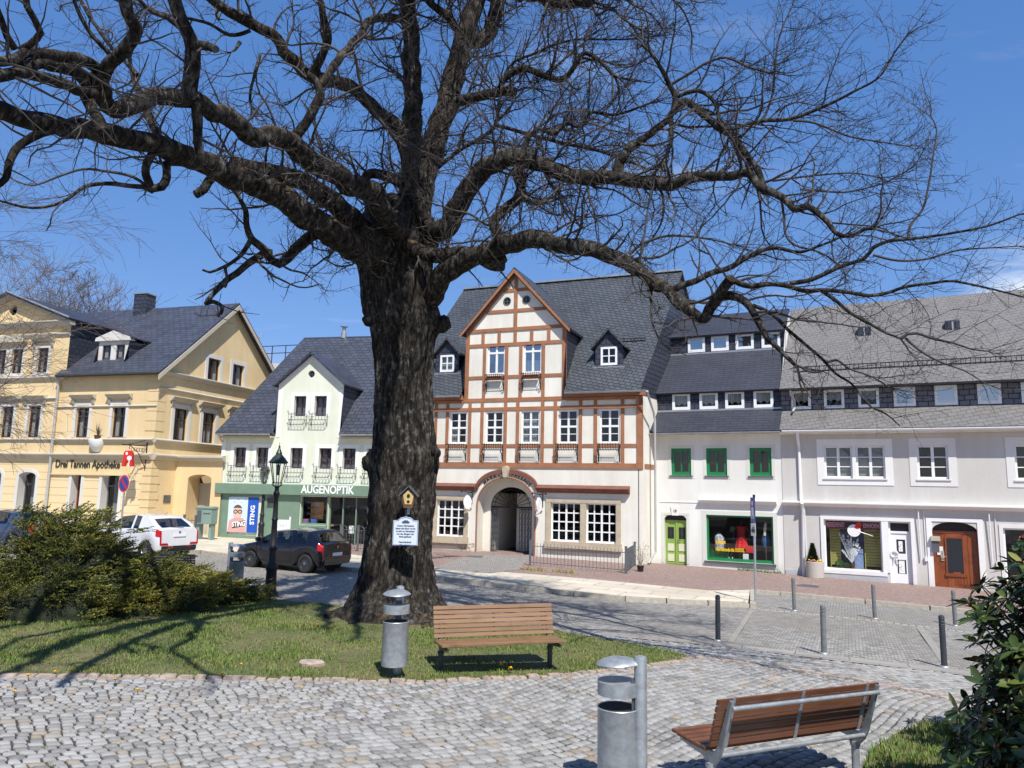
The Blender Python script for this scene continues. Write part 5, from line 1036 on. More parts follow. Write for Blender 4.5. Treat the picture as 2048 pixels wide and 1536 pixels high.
    for z, p, h in ((zb1, .26, .24), (zb2, .16, .16)):
        belt(fr, aL, .02, z, p, h); belt(fs, -.02, 12, z, p, h)
    belt(fr, aE, .02, zfr-.95, .08, .08); belt(fr, aL, bR, zr3-.85, .16, .16, wb); belt(fr, aL, aE, ze-1.2, .1, .1, wb); belt(fr, aL, bR+.1, zc+.1, .3, .3, wb); belt(fr, aL, bR+.05, zc-.55, .12, .12, wb)
    belt(fs, -.02, 12, fs.z(400, 757), .22, .22); belt(fs, 0, 12, fs.z(400, 775)-.35, .1, .1)
    gt.fr = fr
    for s in (-1, 1):
        e = bR+.25 if s > 0 else 2*aP-bR-.25; gt.prism([(aP, ap[1]+.1), (e, zc+.05), (e, zc-.16), (aP, ap[1]-.14)], wb, wb+.3)
    gt.build('cornice', M['trim'], root)
    for p in ups+up2: window(root, fr, p[0], zu, wu, hu, 'winbrown', nx=2, ny=1, trans=.66, d=.13, fw=.06, mull=.05, w0=wb if p in up2 else 0, curtain=('sides', .03, .95))
    for p in t3: window(root, fr, p[0], zr3, .72, 1.25, 'winbrown', nx=2, ny=1, trans=.66, d=.13, fw=.06, mull=.05, w0=wb, curtain=('sides', .03, .95))
    for i, q in enumerate(ar):
        a, b = q[0], q[1]; g0 = fr.ground(a); f = MB(fr); z0 = g0+(.0 if i == 0 else .25); f.box(a, a+.05, -.42, -.36, z0, zt); f.box(b-.05, b, -.42, -.36, z0, zt); f.box(a, b, -.42, -.35, zt-.62, zt-.54)
        if i == 0: f.box((a+b)/2-.03, (a+b)/2+.03, -.42, -.35, g0, zt-.6); f.box(a, b, -.42, -.36, g0, g0+.7)
        o = f.build('shop_opening', M['doorbrown'] if i == 0 else M['irongrey'], root); MB(fr).poly([(a, -.4, z0), (b, -.4, z0), (b, -.4, zt), (a, -.4, zt)]).build('pane', M['glass'], o)
        if i: MB(fr).poly([(a+.05, -.7, z0), ((a+b)/2-.1, -.7, z0), ((a+b)/2-.1, -.7, zt), (a+.05, -.7, zt)]).build('blind', M['blind'], o)
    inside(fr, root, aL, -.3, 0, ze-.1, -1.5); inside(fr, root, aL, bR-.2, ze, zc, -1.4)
    # bust niche with a planted bowl between the two windows
    ni = (ups[0][0]+ups[1][0])/2; b = MB(fr); c = fr.P(ni, .02, zb2-.02); MB().lathe([(.02, -.62), (.16, -.56), (.34, -.3), (.42, -.05), (.42, 0)], c, 18).build('stone_bowl', M['whitetrim'], root)
    n = 18; no = [(ni+.34*cos(pi+2*pi*k/n)*1, zu+.05+.9*(1 if sin(2*pi*k/n) > 0 else 1)*sin(2*pi*k/n)) for k in range(n)]
    # sign board and lettering
    l0, l1 = fr.a(108, 925), fr.a(262, 925); zs = fr.z(185, 929); b = MB(fr); b.box(l0, l1, .005, .04, zs-.42, zs+.38); b.box(l0-.05, l1+.05, .005, .09, zs-.50, zs-.42); b.box(l0-.05, l1+.05, .005, .09, zs+.38, zs+.45); sg = b.build('sign_board', M['yellow'], root)
    MB(fr).text('Drei Tannen Apotheke', lambda u, v, d: (fr.a(113, 929)+u, .05+d, zs-.15+v), .50, .03, xs=.82, bold=.004, align='LEFT').build('lettering', M['lettering_dark'], sg)
    # gable side wall
    zg0 = ze+.12; d = 11.2; apz = fs.z(468, 612); apa = fs.a(468, 612); d = 2*apa+.0
    sw = [(fs.a(x, y), fs.z(x, y)) for x, y in ((428, 739), (476, 752))]; zw2 = sum(q[1] for q in sw)/2
    f1 = [(fs.a(x, y), fs.z(x, y)) for x, y in ((361, 850), (417, 856))]; zw1 = sum(q[1] for q in f1)/2; f1.append((2*f1[1][0]-f1[0][0]+.2, zw1))
    MB(fs).wall([(0, gy), (d, gy), (d, ze), (apa, apz), (0, ze)], [rect(q[0], zw2, .95, 1.15) for q in sw] + [rect(q[0], zw1, .95, 1.55) for q in f1], reveal=.16).build('wall', M['yellow'], root)
    tr = trims(fs, root, 'palestone'); g2 = MB(fs)
    for q in sw: surround(fs, q[0], zw2, .95, 1.15, .2, tr, 0, .03); window(root, fs, q[0], zw2, .95, 1.15, 'winbrown', nx=2, ny=1, d=.14, mull=.05, curtain=('sides', .03, .95))
    for q in f1:
        surround(fs, q[0], zw1, .95, 1.55, .2, tr, 0, .035, False); window(root, fs, q[0], zw1, .95, 1.55, 'winbrown', nx=2, ny=1, trans=.66, d=.14, mull=.05, curtain=('full', .03, .6) if q is f1[1] else ('sides', .03, .95))
        z = zw1+.775+.2; g2.prism([(0, z+.1), (.06, z+.1), (.24, z+.24), (.26, z+.3), (0, z+.34)], q[0]-.85, q[0]+.85, axis=0)
        for s in (-1, 1): g2.prism([(0, z-.2), (.07, z-.12), (.12, z+.1), (0, z+.1)], q[0]+s*.66-.08, q[0]+s*.66+.08, axis=0)
    g2.build('window_hood', M['trim'], root)
    qn = MB(fs)
    for k in range(int((zb1-gy)/.36)): qn.box(-.03, .55 if k % 2 else .42, 0, .03, gy+.36*k+.02, gy+.36*k+.34)
    qn.build('quoins', M['yellow'], root); qn = MB(fr)
    for k in range(int((zb1-gy)/.36)): qn.box(-.62 if k % 2 else -.48, .03, 0, .03, gy+.36*k+.02, gy+.36*k+.34)
    qn.build('quoins', M['yellow'], root); qn = MB(fr)
    for k in range(5):
        z = zb2+.4+k*.46; qn.box(-.55, .025, 0, .025, z, z+.43); qn.fr = fs; qn.box(-.02, .5, 0, .025, z, z+.43); qn.fr = fr
    qn.build('quoins', M['yellow'], root)
    MB(fs).box(.9, 1.35, .005, .03, fs.z(328, 998)-.18, fs.z(328, 998)+.18).build('plaque', M['irongrey'], root)
    # archway piece beside the gable wall, facing the square
    c0 = fs.P(1.55, 0, 0); f2 = Fr((c0.x, c0.y), -13); x0, x1 = 0, f2.a(437, 1000)+.1; z1 = zb1-.05; g0, g1 = f2.a(372, 1010), f2.a(419, 1010); zt2, zs2 = f2.z(396, 949), f2.z(396, 958); gg = f2.ground(1)
    MB(f2).wall([(x0, gy), (x1, gy), (x1, z1), (x0, z1)], [arch(g0, g1, gy, zs2, zt2, 12)], reveal=.9).build('wall', M['yellow'], root)
    q = MB(f2); q.prism([(0, z1-.2), (.1, z1-.2), (.28, z1-.02), (.28, z1+.06), (0, z1+.1)], x0-.1, x1+.12, axis=0); q.box(x0, x1, -1.2, 0, z1, z1+.08); q.build('cornice', M['trim'], root)
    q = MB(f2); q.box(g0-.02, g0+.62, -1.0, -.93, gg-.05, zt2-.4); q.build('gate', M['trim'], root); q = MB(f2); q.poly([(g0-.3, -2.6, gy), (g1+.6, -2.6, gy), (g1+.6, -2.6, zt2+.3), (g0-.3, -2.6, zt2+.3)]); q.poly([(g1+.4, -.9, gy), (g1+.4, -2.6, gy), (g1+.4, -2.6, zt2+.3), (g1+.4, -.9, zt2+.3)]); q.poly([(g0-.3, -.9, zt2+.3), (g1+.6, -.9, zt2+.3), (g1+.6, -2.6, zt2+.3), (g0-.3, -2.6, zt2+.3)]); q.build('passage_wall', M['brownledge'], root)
    MB(f2).box(g1-.16, g1-.02, -.7, -.45, gg+2.0, gg+2.55).build('wall_lamp', M['brownledge'], root)
    # roofs
    sl = (apz-ze)/apa; n_ = lambda t: fs.P(t, 0, 0)
    rf = MB(); V3 = lambda a, t, z: fr.P(a, 0, z)+fs.u*t
    inv = fs.u; ridge_t = apa
    P0 = lambda a, t, z, o=0: (fr.P(a, 0, z)+fs.u*t+fr.u*o)
    # gable end of the roof overhangs a little
    rf.slab([P0(bR-.3, -.45, ze-.02-.45*sl*.3), P0(.35, -.45, ze-.02-.45*sl*.3), P0(.35, apa, apz+.14), P0(bR-.3, apa, apz+.14)], .14); rf.slab([P0(aL, d+.3, ze), P0(aL, apa, apz+.14), P0(.35, apa, apz+.14), P0(.35, d+.3, ze)], .14); rf.slab([P0(aL, 1.0, ze+1.0*sl), P0(bR, 1.0, ze+sl), P0(bR, apa, apz+.13), P0(aL, apa, apz+.13)], .1)
    rf.build('roof', M['slate_blue'], root)
    vg = MB()
    for (t0, z0_), (t1_, z1_) in (((-.45, ze-.14-.45*sl*.3), (apa, apz+.02)), ((d+.3, ze-.1), (apa, apz+.02))):
        a, b = P0(.34, t0, z0_), P0(.34, t1_, z1_); c_, d_ = P0(.34, t1_, z1_-.24), P0(.34, t0, z0_-.24); e = fr.u*.04; vg.add([a, b, c_, d_, a+e, b+e, c_+e, d_+e], [(0,1,2,3),(7,6,5,4),(0,1,5,4),(1,2,6,5),(2,3,7,6),(3,0,4,7)])
    vg.build('verge_board', M['trim'], root)
    # cross roof over the bay, slate flank between the two
    cr = MB(); zz = ap[1]+.12; zE = zc+.12; br_ = bR+.32
    tb = lambda z: (z-ze)/sl
    cr.slab([P0(br_, -.5, zE), P0(br_, max(tb(zE), 1), zE), P0(aP, max(tb(zz), 2.5), zz), P0(aP, -.5, zz)], .1); cr.slab([P0(2*aP-br_, -.5, zE), P0(2*aP-br_, 4, zE), P0(aP, 5, zz), P0(aP, -.5, zz)], .1); cr.build('cross_roof', M['slate_plain'], root)
    fl = MB(); fl.poly([P0(bR, -.05, ze-.1), P0(bR, -.05, zc+.1), P0(bR, tb(zc+.1), zc+.1), P0(bR, .0, ze)]); fl.build('slate_flank', M['slate_clad'], root)
    MB().tube([P0(br_, -.52, zE+.02), P0(aP, -.52, zz+.03)], .05, 6).build('flashing', M['zinc'], root); rd = MB(); rd.tube([P0(br_-.1, .0+max(tb(zE), 1)*1.0, zE+.05), P0(fr.a(188, 631, -4), tb(zz)+.3, zz+.1)], .07, 6); rd.build('flashing', M['zinc'], root)
    gutter(fr, root, bR, .25, .42, ze-.1, 'irongrey'); pipe(fr, root, [(aE+.02, .4, ze-.12), (aE+.02, .2, ze-.4), (aE, .15, ze-.6), (aE, .15, gy+.6)], .06, 'whitepipe' if 0 else 'greypipe')
    snowguard(fr, root, bR+.4, -.4, lambda a: (-.55, ze+.55*sl+.05), .14)
    # stone fronted roof dormer
    wf = -.55; c, z = fr.px(226, 711, wf); hw = .92; db = MB(fr); z0 = z-.72; zt_ = z+.72
    db.wall([(c-hw, z0), (c+hw, z0), (c+hw, zt_), (c-hw, zt_)], [rect(c-.42, z, .52, 1.06), rect(c+.42, z, .52, 1.06)], w=wf, reveal=.12); db.prism([(c-hw-.14, zt_), (c+hw+.14, zt_), (c+hw+.1, zt_+.16), (c, zt_+.5), (c-hw-.1, zt_+.16)], wf-.2, wf+.14); db.box(c-hw-.05, c+hw+.05, wf-.05, wf+.1, z0-.08, z0)
    dm = db.build('dormer', M['palestone'], root)
    for s in (-.42, .42): window(dm, fr, c+s, z, .52, 1.06, 'winbrown', nx=1, ny=1, d=.06, fw=.05, w0=wf, curtain=('left', .05, .95))
    ck = MB()
    wi = lambda zq: (zq-ze)/sl
    for s in (-hw, hw): ck.poly([P0(c+s, -wf+.02, z0), P0(c+s, -wf+.02, zt_), P0(c+s, wi(zt_), zt_), P0(c+s, wi(z0), z0)])
    ck.build('dormer_cheek', M['slate_clad'], dm); dr = MB()
    for s in (-1, 1): dr.slab([P0(c+s*(hw+.2), -wf-.1, zt_+.14), P0(c, -wf-.1, zt_+.55), P0(c, wi(zt_+.55), zt_+.55), P0(c+s*(hw+.2), wi(zt_+.14), zt_+.14)], .06)
    dr.build('dormer_roof', M['slate_blue'], dm)
    # chimney on the ridge
    a_ = fr.a(294, 612, -apa); b = MB(); q = P0(a_, apa-.2, apz-.4); e1, e2 = fr.u*.42, fs.u*.35
    b.add([q-e1-e2, q+e1-e2, q+e1+e2, q-e1+e2]+[p+Vector((0, 0, 1.25)) for p in (q-e1-e2, q+e1-e2, q+e1+e2, q-e1+e2)], [(0,3,2,1),(4,5,6,7),(0,1,5,4),(1,2,6,5),(2,3,7,6),(3,0,4,7)]); ch = b.build('chimney', M['slate_clad'], root)
    b = MB(); e1, e2 = e1*1.12, e2*1.12; b.add([p+Vector((0, 0, h_)) for h_ in (1.25, 1.33) for p in (q-e1-e2, q+e1-e2, q+e1+e2, q-e1+e2)], [(0,3,2,1),(4,5,6,7),(0,1,5,4),(1,2,6,5),(2,3,7,6),(3,0,4,7)]); b.build('chimney_cap', M['zinc'], ch)
    b = MB(); b.poly([P0(aL, d, gy), P0(0, d, gy), P0(0, d, ze), P0(aL, d, ze)]); b.build('wall', M['yellow'], root)
    # plant on the bowl
    pl = thing('agave', 'small spiky agave in the stone bowl between two pharmacy windows', 'plant', c_ if 0 else fr.P(ni, .02, zb2)); b = MB(); o = fr.P(ni, .06, zb2-.02); b.lathe([(.12, 0), (.16, .2)], o, 12); b.build('pot', M['winbrown'], pl); b = MB()
    for k in range(16):
        q = 2*pi*k/16; v = Vector((cos(q), sin(q), 0)); h_ = .35+.15*(k % 3); b.add([o+Vector((0,0,.2))+v.cross(Vector((0,0,1)))*.03, o+Vector((0,0,.2))-v.cross(Vector((0,0,1)))*.03, o+v*.25*(1.2-h_)+Vector((0,0,.2+h_))], [(0,1,2)])
    b.build('leaves', simple('agave_green', (.07, .10, .06), .6, 0, .3), pl)
    # roof terrace rail behind the gable
    b = MB(); q = at(545, 692, 45)
    for dx in (0, .9, 1.8): b.tube([q+Vector((dx, -dx*.3, -1.2)), q+Vector((dx, -dx*.3, 0))], .03, 5)
    for dz in (0, -.45): b.tube([q+Vector((-.8, .3, dz)), q+Vector((1.8, -.55, dz))], .025, 5)
    tag(b.build('terrace_railing', M['iron']), 'dark iron railing of a roof terrace behind the yellow gable', 'railing')
    b = MB(); b.box(q.x-1.6, q.x+2.0, q.y-.8, q.y+4, -1, q.z-1.2); tag(b.build('flat_roofed_annexe', M['greywall']), 'flat roofed annexe behind the yellow gable carrying a railing', 'building')
    return P0
build_pharmacy()
# ------------------------------------------------------------------ the old oak
TY = 15.9
def barkmat(name, fine=False):
    m, nt, b = newmat(name); v = coords(nt); vs = coords(nt, scale=(1, 1, .28))
    n1 = noi(nt, vs, 13, 8, .72); n2 = noi(nt, v, 1.3, 5, .6); n3 = noi(nt, v, 40, 4, .6)
    cc = ramp(nt, n1, [(.36, (.005, .004, .004)), (.46, (.02, .017, .014)), (.56, (.052, .045, .037)), (.70, (.14, .125, .106))])
    cc = mixc(nt, ramp(nt, n2, [(.45, (0,0,0)), (.7, (.45,.45,.45))]), cc, (.03, .027, .023), 'MIX')
    gm = nd(nt, 'ShaderNodeNewGeometry'); sp = nd(nt, 'ShaderNodeSeparateXYZ', {0: gm.outputs['Normal']})
    up = math_(nt, 'MULTIPLY', ramp(nt, sp.outputs[2], [(.35, (0,0,0)), (.85, (1,1,1))]), ramp(nt, noi(nt, v, 3.2, 5, .7), [(.52, (0,0,0)), (.66, (.8,.8,.8))]))
    lich = math_(nt, 'MULTIPLY', ramp(nt, noi(nt, v, 7, 6, .7), [(.52, (0,0,0)), (.60, (1,1,1))]), ramp(nt, n2, [(.40, (0,0,0)), (.55, (.75,.75,.75))]))
    lich = math_(nt, 'MULTIPLY', lich, ramp(nt, n1, [(.44, (0,0,0)), (.54, (1,1,1))])); cc = mixc(nt, lich, cc, (.19, .18, .16))
    if not fine: cc = mixc(nt, up, cc, (.17, .10, .025))
    nt.links.new(cc, b.inputs['Base Color']); b.inputs['Roughness'].default_value = .95; b.inputs['Specular IOR Level'].default_value = .15
    bump(nt, b, math_(nt, 'ADD', n1, math_(nt, 'MULTIPLY', n3, .2)), 1.0, .05); return m
M['bark'] = barkmat('oak_bark'); M['twig'] = simple('oak_twig', (.055, .045, .039), .9, 0, .35, 6)
OAK = thing('oak_tree', 'huge old bare oak with a thick furrowed trunk and wide crooked limbs on the lawn', 'tree', (gp(785, 1235).x, TY, G(-2.3, TY)))
def catmull(P, step):
    out = []
    for i in range(len(P)-1):
        p0, p1, p2, p3 = P[max(i-1, 0)], P[i], P[i+1], P[min(i+2, len(P)-1)]; n = max(1, int((p2[0]-p1[0]).length/step))
        for k in range(n):
            t = k/n; t2, t3 = t*t, t*t*t
            out.append(tuple(.5*(2*b+(c-a)*t+(2*a-5*b+4*c-d)*t2+(3*b-a-3*c+d)*t3) for a, b, c, d in zip(p0, p1, p2, p3)))
    out.append(P[-1]); return out
def bark_tube(mb, path, n0=None):
    """path of (point, radius): a gnarled tube"""
    mx = max(r for _, r in path); n = n0 or (26 if mx > .16 else 16 if mx > .08 else 9 if mx > .04 else 6)
    b = len(mb.v); upv = Vector((.1, .2, 1))
    L = len(path); k0 = len(mb.f)
    for i, (p, r) in enumerate(path):
        t = path[min(i+1, L-1)][0]-path[max(i-1, 0)][0]; t = t.normalized() if t.length > 1e-6 else Vector((1, 0, 0)); e = t.cross(upv)
        if e.length < .1: e = t.cross(Vector((1, .2, 0)))
        e.normalize(); g = e.cross(t).normalized(); upv = g
        for k in range(n):
            q = 2*pi*k/n; d = e*cos(q)+g*sin(q); s = p+d*r
            f = 1+(.16*noise.noise(s*2.3)+.10*noise.noise(s*6.5) if r > .03 else 0)+(.10*abs(noise.noise(Vector((q*r*22, s.x*2.2+s.y, s.z*2.2))))-.03 if r > .07 else 0)
            mb.v.append(p+d*r*f)
    for i in range(L-1):
        for k in range(n): mb.f.append((b+i*n+k, b+i*n+(k+1) % n, b+(i+1)*n+(k+1) % n, b+(i+1)*n+k))
    mb.f.append(tuple(b+k for k in reversed(range(n)))); mb.f.append(tuple(b+(L-1)*n+k for k in range(n))); mb.m += [0]*(len(mb.f)-k0)
def build_trunk():
    T = [(1290,618,958),(1262,640,938),(1240,660,918),(1222,678,900),(1190,698,882),(1150,715,871),(1090,726,866),(1040,731,868),(1000,735,873),(965,738,875),(935,734,879),(912,733,880),(890,744,876),(850,747,872),(800,748,869),(750,749,868),(700,744,870),(672,742,876),(650,735,886),(630,728,884),(600,722,874),(570,718,868),(540,715,867),(510,708,868),(485,700,878),(455,706,876),(430,724,866),(405,748,850)]
    zs = []
    for y, xl, xr in T:
        a, b_ = at(xl, y, TY), at(xr, y, TY); zs.append(((a+b_)/2, (b_.x-a.x)/2-.035))
    path = catmull([(c, r) and (c, Vector((r, 0, 0))) for c, r in zs], .045)
    mb = MB(); n = 240; L = len(path); z0 = path[0][0].z
    for c, rv in path:
        r = rv.x; h = c.z-z0
        for k in range(n):
            q = 2*pi*k/n; fl = max(0, 1-h/1.5); but = 1+fl*fl*.17*(cos(q*6+.6)+.7*cos(q*3-1))+max(0, 1-h/.55)**2*.16*(1+cos(q*7+.3))+.045*cos(q*3+h*.5)+.03*cos(q*7-h*.8)
            d = Vector((cos(q), sin(q)*.92, 0)); s = c+d*r
            cx, cy = cos(q)*r, sin(q)*r; fur = abs(noise.noise(Vector((cx*7.5, cy*7.5, h*.8)))); f2 = abs(noise.noise(Vector((cx*17, cy*17, h*2.4+5))))
            lump = noise.noise(s*1.3)*.05+noise.noise(s*3.1)*.028
            side = 1.0 if abs(cos(q)) < .86 else .35
            mb.v.append(c+d*(r*(1+(but-1)*side)+lump*side+min(fur, .34)*.15+f2*.06-.05))
    for i in range(L-1):
        for k in range(n): mb.f.append((i*n+k, i*n+(k+1) % n, (i+1)*n+(k+1) % n, (i+1)*n+k))
    mb.f.append(tuple((L-1)*n+k for k in range(n)))
    for (x, y, Y, r) in ((737, 925, 15.75, .16), (884, 648, 15.8, .19), (736, 642, 15.7, .12), (866, 905, 15.6, .14)):   # burls
        c = at(x, y, Y); b = len(mb.v); m_ = 12
        for i in range(m_+1):
            for k in range(m_*2):
                t, q = pi*i/m_, pi*k/m_; d = Vector((sin(t)*cos(q), sin(t)*sin(q), cos(t))); s = c+d*r; mb.v.append(c+d*r*(1+.35*noise.noise(s*5)+.2*noise.noise(s*12)))
        for i in range(m_):
            for k in range(m_*2): mb.f.append((b+i*m_*2+k, b+i*m_*2+(k+1) % (m_*2), b+(i+1)*m_*2+(k+1) % (m_*2), b+(i+1)*m_*2+k))
    mb.m = [0]*len(mb.f); mb.build('trunk', M['bark'], OAK, uv=False, sharp=80)
build_trunk()
def build_roots():
    c = Vector((gp(785, 1235).x, TY-.05, 0)); g = random.Random(12)
    for k in range(9):
        q = 2*pi*k/9+g.uniform(-.25, .25); L = g.uniform(1.5, 2.1); W = []
        for j in range(7):
            t = j/6; r = .85+(L-.85)*t; a = q+.25*sin(t*3+k); x, y = c.x+cos(a)*r, c.y+sin(a)*r*.92; W.append((Vector((x, y, G(x, y)+.10*(1-t)**2-.07-.05*t)), Vector((.17*(1-t)+.05, 0, 0))))
        m = MB(); bark_tube(m, [(p, r.x) for p, r in catmull(W, .06)], 22); m.build('root', M['bark'], OAK, uv=False, sharp=80)
build_roots()
